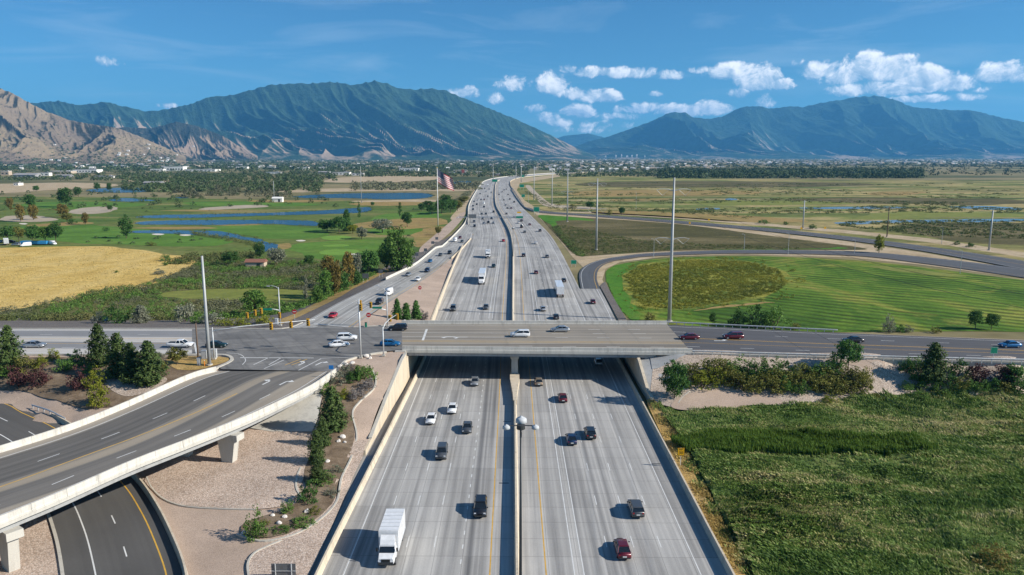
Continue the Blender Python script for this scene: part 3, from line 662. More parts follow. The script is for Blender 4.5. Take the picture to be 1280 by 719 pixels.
for w in ([(1043, 279.5), (1065, 277), (1089, 276), (1180, 274.5), (1290, 273.5), (1290, 277.5), (1180, 278), (1092, 279.2), (1070, 281.3)], [(1171, 259), (1220, 257), (1280, 260), (1276, 263.5), (1230, 262)], [(982, 260), (1060, 258.5), (1142, 258.5), (1130, 261), (1040, 262)], [(862, 261.5), (890, 259.5), (905, 261), (880, 263)], [(905, 248.5), (918, 247.8), (922, 250), (908, 250.8)]):
    patch('pond', w, MT['shallow_water'], .10, jit=5)
for pts in ([(700, 239.5), (800, 237), (960, 239), (960, 243), (820, 245), (720, 246)], [(740, 262), (820, 264), (960, 271), (1020, 276), (1000, 280), (900, 276), (800, 270), (740, 268)], [(1080, 240.5), (1160, 239), (1160, 243.5), (1090, 245)], [(760, 249.5), (860, 247), (840, 250), (770, 252)]):
    patch('dry_meadow', pts, MT['rough_grass'], .06, jit=14)
for pts in ([(960, 249), (1080, 246.5), (1290, 249), (1290, 256), (1160, 256), (1020, 253)], [(1100, 281), (1200, 278.5), (1330, 279), (1330, 303), (1240, 306), (1150, 297)], [(715, 228), (860, 226), (1100, 229), (1080, 233), (900, 235), (730, 234)]):
    patch('green_marsh', pts, MT['dark_marsh'], .05, jit=14)
for pts in ([(820, 252), (960, 250), (1100, 254), (1000, 257), (860, 256)], [(1090, 265), (1180, 264), (1290, 268), (1290, 272), (1150, 272), (1040, 276)]):
    patch('lime_marsh', pts, MT['meadow_lime'], .07, jit=14)

# ------------------------------------------------------------------ the freeway
MED = spline([(.6, 20, 0), (.6, 90, 0), (.6, 170, 0)] + Gs([(641, 400), (639.6, 300), (628, 273), (619.7, 256), (618.7, 240), (619.6, 231), (623, 226.2), (636, 222.6), (662, 219.5), (705, 216.5), (760, 213.5)]), 520)
MS = np.concatenate([[0], np.cumsum(np.linalg.norm(np.diff(MED, axis=0), axis=1))])
def med_upto(y0, y1): k = (MED[:, 1] >= y0) & (MED[:, 1] <= y1); return MED[k]
def left_edge(P): return np.interp(P[:, 1], [20, 90, 165, 215, 250, 430, 620, 1280, 3000], [-23.9, -23.6, -22.2, -22.0, -23.3, -26.6, -27.6, -26, -26])
freeway = ribbon('freeway', offset(MED, -28.3)[::1], offset(MED, 25.5), MT['freeway_concrete'], n=520, m=14, kind='structure')
DASH = []
def dash_specs(P, w, on, off, upto):
    s = np.concatenate([[0], np.cumsum(np.linalg.norm(np.diff(P, axis=0), axis=1))]); a = 0.0
    while a + on < min(s[-1], upto):
        u = np.array([a, a + on]); DASH.append((np.stack([np.interp(u, s, P[:, k]) for k in range(3)], 1), w)); a += on + off
M1 = med_upto(30, 1500)
strip('yellow_edge_line', offset(M1, -3.3), .16, MT['yellow_paint'], freeway); strip('yellow_edge_line', offset(M1, 3.55), .16, MT['yellow_paint'], freeway)
strip('express_lane_line', offset(M1, 7.0), .14, MT['white_paint'], freeway); strip('express_lane_line', offset(M1, 8.15), .14, MT['white_paint'], freeway)
MB_ = med_upto(230, 1500); strip('express_lane_line', offset(MB_, -7.5), .15, MT['white_paint'], freeway); strip('express_lane_line', offset(MB_, -6.4), .15, MT['white_paint'], freeway)
strip('edge_line', offset(med_upto(30, 420), -21.0), .13, MT['white_paint'], freeway); strip('edge_line', offset(M1, 22.3), .13, MT['white_paint'], freeway); strip('edge_line', offset(med_upto(430, 1500), -25.2), .2, MT['white_paint'], freeway)
dash_specs(offset(med_upto(60, 230), -7.0), .16, 1.1, 2.6, 900)
for o_ in (-10.7, -14.3, -17.8, 11.7, 15.2, 18.75): dash_specs(offset(M1, o_), .12, 3.0, 9.2, 1300)
DASH.sort(key=lambda q: q[0][0][1])
for q, w in DASH[:285]: strip('lane_dash', q, w, MT['white_paint'], freeway)
m = MB()
for q, w in DASH[285:]:
    A, B = offset(q, -w / 2), offset(q, w / 2); m.add([A[0] + (0, 0, .006), B[0] + (0, 0, .006), B[1] + (0, 0, .006), A[1] + (0, 0, .006)], [(0, 1, 2, 3)])
m.build('lane_dash', MT['white_paint'], freeway)['kind'] = 'stuff'
for (px, py) in ((465, 540), (450, 565), (433, 577), (630, 604), (634, 527), (650, 527), (820, 580)):
    q = G(px, py); m = MB(); m.box((q[0], q[1], .008), (1.5, .3, .012)); m.build('drain_grate', MT['dark_metal'], freeway, world=True)
# median barrier: high wall, flaring round the bridge pier
mp = med_upto(25, 1600); MP = spline(mp, 420)
tops = np.full(len(MP), 1.18); MEDW = thing('median_barrier', 'tall tan concrete median barrier running down the middle of the freeway', 'barrier', (0.6, 90, 0))
wall('wall', MP, tops, .34, MT['barrier'], MEDW, base=0.0, jersey=True)
m = MB(); fl = [(.6, 148, .36), (.6, 152, .42), (.6, 158, .75), (.6, 163, 1.05), (.6, 182, 1.05), (.6, 190, .5)]
m.loft([[(x - w, y, .001), (x - w, y, 1.24), (x + w, y, 1.24), (x + w, y, .001)] for x, y, w in fl]); m.build('flared_wall', MT['barrier'], MEDW, world=True)
LB = med_upto(25, 206); tag(wall('barrier', offset(LB, left_edge(LB) - .3), 1.05, .3, MT['barrier'], base=0.0, jersey=True), 'tan concrete barrier along the left shoulder of the freeway before the bridge', 'barrier')
RB = med_upto(25, 200); tag(wall('barrier', offset(RB, 25.8), 1.05, .3, MT['barrier'], base=0.0, jersey=True), 'concrete barrier along the right shoulder of the freeway by the reeds', 'barrier')
# retaining walls beside and under the bridge
WL = np.array([(-25.0, 122, 0), (-24.9, 127, 0), (-24.4, 142, 0), (-23.7, 158, 0), (-23.6, 163.5, 0), (-23.6, 195, 0), (-23.6, 196, 0), (-23.6, 215, 0), (-24.6, 250, 0), (-26.6, 340, 0), (-27.6, 424, 0)])
WT = thing('retaining_wall', 'tan retaining wall rising along the left of the freeway to the bridge', 'retaining wall', (-24, 150, 0))
wall('wall', WL[:5], [.9, 1.1, 3.9, 6.8, 6.9], .45, MT['barrier'], WT); wall('wall', WL[4:6], 5.7, .45, MT['barrier'], WT)
wall('coping', WL[1:5] + np.array([-.02, 0, 0]), [1.3, 4.1, 7.0, 7.05], .62, MT['kerb'], WT, base=[1.12, 3.92, 6.82, 6.9])
WT2 = tag(wall('retaining_wall', WL[6:], [4.0, 2.9, 2.4, 1.6, 1.05], .45, MT['barrier']), 'low tan wall between the freeway and the gravel island beyond the bridge', 'retaining wall')
WR = np.array([(28.6, 149, 0), (28.3, 152, 0), (28.1, 163.5, 0), (28.1, 195, 0), (28.3, 206, 0)])
WT = thing('retaining_wall', 'tan retaining wall at the right of the freeway under the bridge end', 'retaining wall', (28, 160, 0))
wall('wall', WR[:3], [1.4, 2.0, 5.9], .6, MT['barrier'], WT); wall('wall', WR[2:4], 5.7, .6, MT['barrier'], WT); wall('wall', WR[3:], [5.0, 1.0], .6, MT['barrier'], WT)

# ------------------------------------------------------------------ raised ground round the junction
ZR = 7.0
OFF_R = spline([(-175, 168, 5.6), (-140, 160, 4.4)] + Gs([(0, 497, 2.5), (40, 513.5, 1.9), (82, 533, 1.2), (125, 563, .4), (167, 600, 0), (192, 635, 0), (212, 675, 0), (228, 719, 0)]) + [(-36.4, 77, 0), (-32, 64, 0), (-29.5, 50, 0)], 90)
OFF_W = np.interp(np.arange(90), [0, 89], [12.2, 12.2])
OFF_L = offset(OFF_R, 12.2)
W_CTRL = [tuple(q - np.array([0, 0, .12])) for q in OFF_R[::4]] + [tuple(q - np.array([0, 0, .12])) for q in OFF_L[::4]] + [tuple((a + b) / 2 - np.array([0, 0, .2])) for a, b in zip(OFF_R[::4], OFF_L[::4])]
W_CTRL += [(-25.6, y, .25) for y in range(40, 122, 10)] + [(-25.3, 127, .95), (-24.8, 142, 3.85), (-24.0, 158, 6.75), (-24, 166, 6.85), (-24, 172, 6.85)]
W_CTRL += Gs([(505, 440), (490, 441), (480, 442), (465, 443.5), (450, 447), (436, 452), (424, 459), (350, 455), (300, 455), (272, 461), (262, 447), (210, 445.5), (150, 446), (100, 446.5), (50, 447), (0, 447), (-150, 448), (-350, 450)], 6.85)
W_CTRL += Gs([(405, 482, 5.9), (383, 489, 5.6), (385, 537, 2.0), (340, 537, 1.8), (307, 535, 1.8), (282, 578, .6), (250, 620, .3), (340, 580, 1.0), (400, 590, 1.1), (340, 640, .5), (300, 700, .2), (380, 690, .4), (430, 600, .9), (452, 560, 1.4), (470, 500, 4.3), (450, 520, 3.3), (430, 540, 2.2), (430, 480, 5.9), (480, 462, 6.4),
              (237, 470, 6.0), (155, 512, 3.2), (100, 522, 2.6), (60, 503, 3.6), (20, 492, 3.9), (100, 482, 5), (150, 482, 5.1), (200, 468, 6.1), (40, 470, 5.3), (-100, 478, 5.2), (250, 455, 6.7), (140, 455, 6.6), (60, 455, 6.6), (0, 456, 6.5)])
W_CTRL += [(-95, 60, 0), (-85, 80, 0), (-75, 95, .1), (-100, 110, .4), (-120, 125, 1.2), (-60, 60, 0), (-150, 140, 3.6), (-130, 60, 0), (-180, 100, 1)]
W_CTRL += Gs([(500, 434), (470, 436), (440, 440), (400, 446), (350, 444), (300, 440), (240, 438), (150, 439), (50, 439), (-150, 440)], 6.7) + Gs([(500, 427), (440, 430), (330, 430), (240, 430), (100, 431), (0, 431), (-150, 432)], 6.6)
TW = Terrain(W_CTRL)
loopW = [(-25.45, 40, 0), (-25.45, 90, 0), (-25.3, 127, 0), (-24.8, 142, 0), (-24.0, 158, 0), (-23.9, 174, 0)] + Gs([(500, 430), (440, 432), (330, 432), (240, 432), (100, 433), (0, 433), (-150, 434)], ZR) + [(-190, 175, 0), (-190, 40, 0)]
loopW = dense_loop(loopW, 3.0); V, Fc = tri_fill(loopW, 2.2, TW.h); V[:, 2] -= .10
o = mk('gravel_ground', V, Fc, MT['fine_gravel'], smooth=True); o['kind'] = 'structure'
# coverings draped on it
patch('rock_mulch', [(178, 598), (205, 583), (250, 556), (312, 537), (345, 539), (388, 541), (402, 556), (378, 600), (372, 620), (360, 632), (330, 637), (290, 636), (230, 633), (205, 625), (187, 610)], MT['coarse_rock'], .05, ter=TW, smooth=1)
patch('rock_mulch', [(313, 725), (308, 700), (325, 686), (352, 672), (375, 660), (400, 640), (415, 615), (430, 580), (440, 553), (462, 549), (440, 600), (400, 690), (383, 725)], MT['coarse_rock'], .05, ter=TW, smooth=0)
patch('rock_mulch', [(-20, 700), (40, 650), (75, 646), (86, 680), (96, 730), (-20, 735)], MT['coarse_rock'], .06, ter=TW, smooth=0)
SLOPE_PAVE = patch('slope_paving', [(404, 483), (384, 489), (340, 505), (300, 533), (340, 540), (390, 540), (398, 522)], MT['pale_concrete'], .10, ter=TW, smooth=0)
patch('planting_bed', [(300, 668), (302, 655), (330, 645), (365, 636), (385, 610), (377, 598), (390, 560), (398, 530), (402, 500), (415, 478), (425, 462), (440, 455), (455, 458), (468, 472), (466, 485), (450, 500), (440, 515), (441, 528), (444, 545), (438, 570), (425, 598), (420, 625), (398, 648), (370, 665), (330, 674)], MT['mulch'], .07, ter=TW, smooth=1)
patch('planting_bed', [(-150, 452), (0, 447), (100, 447), (210, 446), (255, 447), (280, 450), (290, 452), (262, 462), (235, 471), (190, 490), (150, 508), (110, 512), (70, 500), (40, 492), (0, 488), (-150, 480)], MT['mulch'], .06, ter=TW, smooth=0)
patch('pale_rock_bed', [(125, 475), (180, 470), (215, 472), (195, 488), (160, 498), (140, 490)], MT['pale_gravel'], .11, ter=TW, smooth=2)
patch('dry_verge', [(205, 447), (250, 446), (285, 447), (289, 451), (262, 460), (240, 464), (215, 462)], MT['dry_verge'], .12, ter=TW, smooth=1)
def kerb_line(label, pts, ter, w=.28, h=.14, n=60, mat='kerb', name='edging_kerb', closed=False, world=False, deep=.25):
    P = spline(pts if world else [ter.at(*q) for q in pts], n)
    o = wall(name, P, P[:, 2] + h, w, MT[mat], base=P[:, 2] - deep); return tag(o, label, 'kerb')
kerb_line('curved concrete edging round the right side of the pine bed', [(296, 668), (320, 676), (345, 675), (372, 667), (400, 650), (421, 627), (427, 598), (440, 570), (446, 545), (441, 522)], TW)
kerb_line('concrete edging beside the upper shrubs next to the freeway wall', [(441, 523), (442, 512), (452, 500), (467, 486), (470, 474), (466, 464)], TW)
kerb_line('concrete edging along the left side of the pines', [(378, 622), (371, 612), (371, 598), (376, 585)], TW)
kerb_line('curved edging strip left of the freeway sign back', [(311, 722), (310, 705), (318, 692), (335, 683), (352, 676)], TW)
kerb_line('thin curved edging between coarse rock and fine gravel below the viaduct', [(183, 596), (190, 610), (205, 624), (232, 633), (275, 636), (320, 637)], TW, .2, .08)
# ground right of the freeway
E_CTRL = [(26.4, y, .15) for y in range(40, 150, 12)] + [(x, y, .1) for x in (45, 70, 100, 140, 180) for y in (40, 70, 100, 125)]
E_CTRL += Gs([(845, 442), (880, 443), (920, 444), (960, 445), (1000, 446.5), (1060, 448), (1100, 449), (1180, 451.5), (1280, 454), (1450, 459)], 6.85)
E_CTRL += Gs([(822, 512, .4), (860, 515, .5), (920, 512, .5), (1000, 514, .5), (1060, 506, .7), (1120, 502, .8), (1200, 500, .9), (1290, 498, 1.0), (1450, 500, 1.0), (850, 490, 1.9), (940, 490, 2.0), (1040, 488, 2.2), (1150, 480, 2.6), (1280, 480, 2.6), (830, 470, 3.4), (900, 465, 4.2), (1000, 465, 4.6), (1100, 466, 4.7), (1200, 468, 4.6), (1400, 472, 4.6)])
E_CTRL += Gs([(850, 433), (940, 435), (1000, 437), (1140, 441), (1280, 445), (1450, 450)], 6.7) + Gs([(850, 426), (1000, 430), (1140, 434), (1280, 438), (1450, 443)], 6.6)
E_CTRL += Gs([(900, 450), (1000, 452), (1040, 453.5), (1100, 455), (1180, 457), (1280, 460)], 6.3)
E_CTRL += [(28.9, 149, .9), (28.8, 153, 2.0), (28.8, 160, 4.4), (29, 166, 5.6), (32, 168, 6.3), (36, 170, 6.8)]
TE = Terrain(E_CTRL)
loopE = [(26.1, 40, 0), (26.15, 100, 0), (26.3, 146, 0), (28.9, 148.6, 0), (28.6, 170, 0)] + Gs([(850, 432), (1000, 436), (1280, 443), (1450, 448)], ZR) + [(150, 40, 0)]
loopE = dense_loop(loopE, 3.0); V, Fc = tri_fill(loopE, 2.4, TE.h); V[:, 2] -= .32
o = mk('wet_ground', V, Fc, MT['wet_grass_soil'], smooth=True); o['kind'] = 'structure'
patch('rock_slope', [(818, 443), (845, 438), (1000, 441.5), (1280, 449), (1440, 453), (1440, 496), (1290, 496), (1180, 497), (1060, 503), (1000, 508), (900, 508), (850, 512), (826, 506), (812, 498)], MT['pale_gravel'], .06, ter=TE, smooth=0)
patch('gravel_pad', [(835, 508), (850, 496), (880, 487), (925, 484), (960, 492), (985, 504), (960, 510), (900, 514), (850, 514)], MT['fine_gravel'], .11, ter=TE)
patch('gravel_pad', [(1155, 499), (1185, 487), (1225, 484), (1290, 487), (1290, 496), (1200, 498)], MT['fine_gravel'], .11, ter=TE)
patch('gravel_pad', [(1040, 451), (1080, 451), (1110, 454), (1100, 468), (1082, 466), (1070, 458)], MT['fine_gravel'], .10, ter=TE)
patch('mud', [(950, 575), (1030, 568), (1110, 570), (1185, 575), (1175, 582), (1090, 587), (1000, 583), (900, 579), (860, 572), (900, 571)], MT['mud'], -.2, ter=TE, jit=1.0)
patch('dry_verge', [(808, 500), (818, 500), (835, 520), (848, 545), (862, 580), (890, 640), (915, 690), (935, 725), (917, 725), (880, 650), (850, 590), (825, 540)], MT['dry_verge'], .10, ter=TE, smooth=0)
patch('bridge_slope', [(28.3, 149.4, 0), (28.3, 171, 0), (36, 171, 0), (33, 160, 0), (31, 152, 0)], MT['girder'], .02, ter=TE, smooth=0, raw=True)
patch('bridge_slope', [(812, 445), (858, 444), (842, 452), (822, 461), (815, 462)], MT['girder'], .12, ter=TE, smooth=0)
kerb_line('thin dark edging arc right of the lone round tree', [(1066, 457), (1076, 460), (1081, 467), (1079, 474)], TE, .18, .12, 30)
kerb_line('short concrete edging right of the dense round shrub', [(848, 504), (853, 497), (862, 489)], TE, .25, .12, 20)
# slopes behind the streets
RAMP_L = spline(Gs([(363, 410, 7), (378, 404, 7), (430, 375, 5.1), (486.6, 348, 2.6), (520, 331, 1.2), (545, 311, .15), (555.5, 307, 0), (579, 283, 0), (584.3, 273, 0)]), 120)
RAMP_R = spline(Gs([(441, 409, 7), (468, 390, 5.7), (496, 371, 4.0), (520, 356, 2.9), (556, 330, 1.0), (580, 308, .05)]) + [(-24, 520, 0), (-27, 590, 0), (-28, 610, 0)], 120)
BW = Terrain(Gs([(-200, 412), (0, 412), (150, 412), (300, 412.5), (340, 412.5), (363, 410.5), (378, 404.5)], 6.8) + [tuple(q - np.array([.3, 0, .2])) for q in RAMP_L[8:90:5]] + Gs([(-200, 398), (0, 398), (150, 398), (280, 397), (340, 394), (390, 378), (430, 358), (470, 340), (505, 322), (540, 303)], -.05))
loop = Gs([(-200, 413), (0, 413), (150, 413), (300, 413), (340, 413)], 6.9) + [tuple(q) for q in RAMP_L[:88:3]] + Gs([(538, 304), (505, 322), (470, 340), (430, 358), (390, 378), (340, 394), (280, 397), (150, 398), (0, 398), (-200, 398)])
V, Fc = tri_fill(dense_loop(loop, 4), 3.5, BW.h); o = mk('roadside_slope', V, Fc, MT['grey_gravel'], smooth=True); o['kind'] = 'structure'
patch('dry_verge', [(351, 406), (375, 396), (402, 383), (440, 362), (470, 347), (490, 337), (482, 337), (455, 350), (425, 364), (395, 379), (365, 394), (345, 402)], MT['dry_verge'], .10, ter=BW, smooth=0)
patch('rock_verge', [(527, 319), (542, 306), (553, 300), (570, 284), (579, 273), (583, 265), (577, 265), (560, 280), (540, 297), (522, 312)], MT['fine_gravel'], .12)
patch('dry_verge', [(583, 268), (592, 250), (600, 236), (605, 231), (600, 231), (588, 243), (572, 262), (560, 275), (572, 275)], MT['dirt'], .10)
IS = Terrain([tuple(q) for q in RAMP_R[:82:5]] + Gs([(447, 409, 7), (480, 408, 7), (502, 406.5, 7)]) + [(-25, 197, 6.2), (-23.9, 204, 3.9), (-23.9, 215, 2.9), (-24.9, 250, 2.3), (-26.9, 340, 1.5), (-27.9, 424, .6), (-29, 410, .6)])
loop = [tuple(q) for q in RAMP_R[:84:3]] + [(-27.85, 424, 0), (-26.9, 340, 0), (-24.9, 250, 0), (-23.9, 215, 0), (-23.85, 196, 0)] + Gs([(502, 406), (470, 408)], 7)
V, Fc = tri_fill(dense_loop(loop, 3), 2.6, IS.h); V[:, 2] -= .03; o = mk('gravel_island', V, Fc, MT['fine_gravel'], smooth=True); o['kind'] = 'structure'
ST_FAR = spline(Gs([(834, 406), (900, 409), (1000, 414), (1100, 418.3), (1280, 425.5), (1480, 433)], ZR), 60)
ST_NEAR = spline(Gs([(865, 441), (1000, 445), (1100, 447.6), (1280, 452), (1480, 457)], ZR), 60)
BE = Terrain([tuple(q - np.array([0, 0, .2])) for q in ST_FAR[::4]] + [(q[0], q[1] + (26 if q[0] < 88 else 33), -.1) for q in ST_FAR[::4]] + [(30, 193, 5.8), (30, 207, .5), (31, 222, -.1)])
loop = [(29, 190, 0)] + [tuple(q) for q in ST_FAR[::2]] + [(q[0], q[1] + (26 if q[0] < 88 else 33), 0) for q in ST_FAR[::-2]] + [(31, 222, 0), (29, 206, 0)]
V, Fc = tri_fill(dense_loop(loop, 4), 3.5, BE.h); o = mk('roadside_slope', V, Fc, MT['pale_gravel'], smooth=True); o['kind'] = 'structure'
# dirt beside the freeway and the loop
patch('dirt_verge', [(770, 404), (757, 372), (735, 340), (716, 322), (700, 301), (685, 284), (672, 270), (664, 262), (656, 256), (662, 256), (672, 262), (700, 268), (760, 272), (840, 278), (940, 288), (1060, 302), (1160, 317), (1310, 343), (1310, 352), (1150, 331), (1060, 322), (930, 318), (830, 321), (775, 328), (757, 336), (753, 350), (764, 372), (784, 404)], MT['dirt'], .035, smooth=0)
patch('dirt_verge', [(628, 225.5), (640, 240), (653, 257), (664, 263.5), (670, 260), (655, 250), (646, 238), (650, 229), (700, 221), (700, 218)], MT['dirt'], .04, smooth=0)
patch('service_track', [(655, 232), (668, 245), (676, 256), (690, 260), (745, 262), (745, 259), (690, 256), (681, 250), (668, 238), (662, 231)], MT['waste_sand'], .07, smooth=1)
patch('dirt_verge', [(690, 265), (760, 268), (840, 273), (940, 281), (1060, 292), (1160, 303), (1310, 327), (1310, 320), (1160, 298), (1060, 288), (940, 278), (840, 270.5), (740, 265)], MT['dirt'], .06, smooth=0)
SH = ribbon('shoulder', Gs([(775, 404), (758, 372), (750, 358)], .06), Gs([(786, 404), (767, 372), (756, 352)], .06), MT['grey_gravel'], kind='structure')
# marsh meadow drawn over the dirt again where it grows
patch('marsh_meadow', [(690, 274), (780, 278), (860, 284), (940, 294), (1010, 303), (1060, 309.5), (1000, 311.5), (860, 312), (800, 315), (740, 318.5), (722, 319), (705, 302), (694, 287)], MT['dark_marsh'], .09, jit=1.2)
patch('marsh_edge', [(682, 272), (692, 273), (702, 290), (716, 308), (735, 319), (722, 321), (708, 306), (692, 286)], MT['bright_grass'], .12, jit=.8)

# ------------------------------------------------------------------ roads of the junction
ramp = ribbon('slip_ramp', RAMP_L, RAMP_R, MT['ramp_concrete'], n=110, m=8, kind='structure', dz=.015)
def edge_mix(A, B, t, i0=0, i1=None):
    A, B = spline(A, 110), spline(B, 110); return (A * (1 - t) + B * t)[i0:i1]
for t, nm in ((.06, 'edge_line'), (.93, 'yellow_edge_line')):
    strip(nm, edge_mix(RAMP_L, RAMP_R, t, 0, 80), .18, MT['yellow_paint' if 'yellow' in nm else 'white_paint'], ramp, .025)
for t in (.28, .5, .72): dashes('lane_dash', edge_mix(RAMP_L, RAMP_R, t, 16, 75), .16, 3, 7, MT['white_paint'], ramp, .025)
for t in (.28, .5, .72): strip('lane_line', edge_mix(RAMP_L, RAMP_R, t, 1, 16), .16, MT['white_paint'], ramp, .025)
k0 = spline(RAMP_L, 110)[26:]; tag(wall('barrier', offset(k0, -.3), k0[:, 2] + .95, .26, MT['parapet'], base=k0[:, 2] - .4, jersey=True), 'white concrete barrier along the far left side of the slip ramp', 'barrier')
k0 = spline(RAMP_R, 110)[46:72]; tag(wall('barrier', offset(k0, .3), k0[:, 2] + .85, .26, MT['barrier'], base=k0[:, 2] - .4, jersey=True), 'short tan barrier at the tip of the gravel island', 'barrier')

far_pts = [(-320, 411.8), (0, 411.5), (240, 411.5)]; near_pts = [(-320, 443.6), (0, 443.3), (240, 442.6)]
west_street = ribbon('street', Gs(far_pts, ZR), Gs(near_pts, ZR), MT['street_west'], n=60, m=8, kind='structure')
def street_line(A, B, t, nm, w, mt, par, dz=.006, n=60): strip(nm, spline(A, n) * (1 - t) + spline(B, n) * t, w, MT[mt], par, dz)
A_, B_ = Gs(far_pts, ZR), Gs(near_pts, ZR)
for t, mt, nm in ((.06, 'white_paint', 'edge_line'), (.41, 'yellow_paint', 'yellow_edge_line'), (.60, 'yellow_paint', 'yellow_edge_line'), (.93, 'white_paint', 'edge_line')): street_line(A_, B_, t, nm, .16, mt, west_street)
for t in (.235, .76): dashes('lane_dash', spline(A_, 60) * (1 - t) + spline(B_, 60) * t, .15, 3, 9, MT['white_paint'], west_street)
IX = Gs([(240, 442.6), (272, 442.6), (286, 444), (291, 449), (286, 454.5), (274, 459.5), (277, 461.5)], ZR)
IX2 = Gs([(240, 411.5), (300, 411.7), (340, 412), (352, 411.3), (363, 410), (378, 404)], ZR)

# viaduct: the curved road bridge on the left
V_FAR = spline([(q[0], q[1], ZR) for q in Gs([(-330, 650), (-150, 600), (0, 558), (85, 531.5), (155, 504), (237, 468), (273, 458)], 8.0)], 90)
V_NEAR = spline([(q[0], q[1], ZR) for q in Gs([(-330, 790), (-150, 706), (0, 644.5), (75, 614), (162, 576), (235, 548), (305, 520.5), (350, 500), (390, 480), (422, 458.5)], 8.0)], 90)
IX_loop = IX + [tuple(V_NEAR[-1])] + Gs([(430, 451), (440, 447), (450, 444.5), (465, 441.3), (482, 439), (503, 437.6), (502, 405.5), (470, 407.5), (447, 408.8), (441, 409)], ZR) + IX2[::-1]
V, Fc = tri_fill(dense_loop(IX_loop, 2.5), 4.0, lambda X, Y: np.full(len(X), ZR)); inter = mk('intersection', V, Fc, MT['intersection_asphalt']); inter['kind'] = 'structure'
vm = (V_FAR[45] + V_NEAR[45]) / 2
VIA = thing('viaduct', 'curved concrete road bridge with pale parapets passing over the side road', 'bridge', (vm[0], vm[1], 0))
deck = ribbon('deck', V_FAR, V_NEAR, MT['viaduct_deck'], n=90, m=10); deck.parent = VIA; deck.location = -VIA.location
def vlane(t): return V_FAR * (1 - t) + V_NEAR * t
def vstrip(nm, P, w, mt):
    o = strip(nm, P, w, MT[mt], None, .006); o.parent = deck; return o
vw = float(np.linalg.norm(V_FAR[40] - V_NEAR[40]))
vstrip('edge_line', vlane(.09), .16, 'white_paint'); vstrip('edge_line', vlane(.905), .18, 'white_paint'); vstrip('yellow_edge_line', vlane(.545)[:74], .2, 'yellow_paint'); pass
for t in (.36, .78):
    P = vlane(t)[:80]; s = np.concatenate([[0], np.cumsum(np.linalg.norm(np.diff(P, axis=0), axis=1))]); a = 2.0
    while a + 3 < s[-1]:
        u = np.linspace(a, a + 3.2, 3); vstrip('lane_dash', np.stack([np.interp(u, s, P[:, k]) for k in range(3)], 1), .16, 'white_paint'); a += 9.8
def parapet_run(P, parent, side, L=4.6, h=1.05, w=.34, mat='parapet', nm='parapet_panel', base=-.02):
    s = np.concatenate([[0], np.cumsum(np.linalg.norm(np.diff(P, axis=0), axis=1))]); a = 0.0
    while a < s[-1] - .5:
        e = min(a + L - .035, s[-1]); u = np.linspace(a, e, 4); Q = offset(np.stack([np.interp(u, s, P[:, k]) for k in range(3)], 1), side)
        prof = [(-w / 2, base), (-w / 2, .25), (-w * .36, .3), (-w * .36, h), (w * .36, h), (w * .36, .3), (w / 2, .25), (w / 2, base)]
        offs = [offset(Q, d) for d, _ in prof]; m = MB(); m.loft([[(offs[j][i][0], offs[j][i][1], Q[i][2] + prof[j][1]) for j in range(8)] for i in range(4)])
        m.build(nm, MT[mat], parent, world=True); a += L
parapet_run(V_FAR, VIA, -.17); parapet_run(V_NEAR[:-1], VIA, .17)
def under(name, P, side0, side1, z0, z1, mat, parent):
    A, B = offset(P, side0), offset(P, side1); m = MB(); m.loft([[(A[i][0], A[i][1], z0), (A[i][0], A[i][1], z1), (B[i][0], B[i][1], z1), (B[i][0], B[i][1], z0)] for i in range(len(P))]); return m.build(name, MT[mat], parent, world=True)
under('fascia_slab', V_NEAR, -.6, .36, 6.55, 6.97, 'pale_concrete', VIA)
under('fascia_slab', V_FAR, -.36, .6, 6.55, 6.97, 'pale_concrete', VIA)
m = MB(); m.loft([[tuple(V_FAR[i] + (0, 0, -.45)), tuple(V_FAR[i] + (0, 0, -.03)), tuple(V_NEAR[i] + (0, 0, -.03)), tuple(V_NEAR[i] + (0, 0, -.45))] for i in range(0, 86)]); m.build('slab', MT['grey_concrete'], VIA, world=True)
for t in (.06, .22, .39, .56, .73, .90, .965): 
    P = vlane(t)[:84]; under('girder', P, -.3, .3, 5.6, 6.54, 'girder', VIA)
def pier(px, py, topz=5.58):
    q = np.array(G(px, py, .4)); i = int(np.argmin(np.hypot(V_NEAR[:, 0] - q[0], V_NEAR[:, 1] - q[1]))); i = max(1, min(88, i))
    A, B = V_NEAR[i], V_FAR[i]; d = (B - A) / np.linalg.norm(B - A); tn = np.array([-d[1], d[0], 0])
    base = A + d * 1.7; P = thing('pier', '', 'pier')
    return A, d, tn
for (px, py) in ((30, 712), (282, 575)):
    A, d, tn = pier(px, py); L = vw
    cap = MB(); s0, s1 = -.55, L + .4
    pts = lambda s, z: [tuple(A + d * s + tn * .95 + (0, 0, z - 7)), tuple(A + d * s - tn * .95 + (0, 0, z - 7))]
    a0, a1 = pts(s0, 5.58), pts(s0, 4.55); b0, b1 = pts(s1, 5.58), pts(s1, 4.55)
    cap.add([a0[0], a0[1], b0[1], b0[0], a1[0], a1[1], b1[1], b1[0]], [(0, 1, 2, 3), (7, 6, 5, 4), (0, 4, 5, 1), (1, 5, 6, 2), (2, 6, 7, 3), (3, 7, 4, 0)])
    cap.build('pier_cap', MT['pale_concrete'], VIA, world=True)
    for s in (1.9, L * .5, L - 2.2):
        c = A + d * s; col = MB()
        gz = float(TW.h(c[0], c[1])[0]) - .4
        col.loft([[tuple(c + d * (sx * hw) + tn * (sy * .62) + (0, 0, z - 7)) for sx, sy in ((-1, -1), (1, -1), (1, 1), (-1, 1))] for z, hw in ((gz, .95), (4.6, 1.7))])
        col.build('pier_column', MT['pale_concrete'], VIA, world=True)
for o in [o for o in D.objects if o.name.startswith('pier') and o.type == 'EMPTY']: D.objects.remove(o)
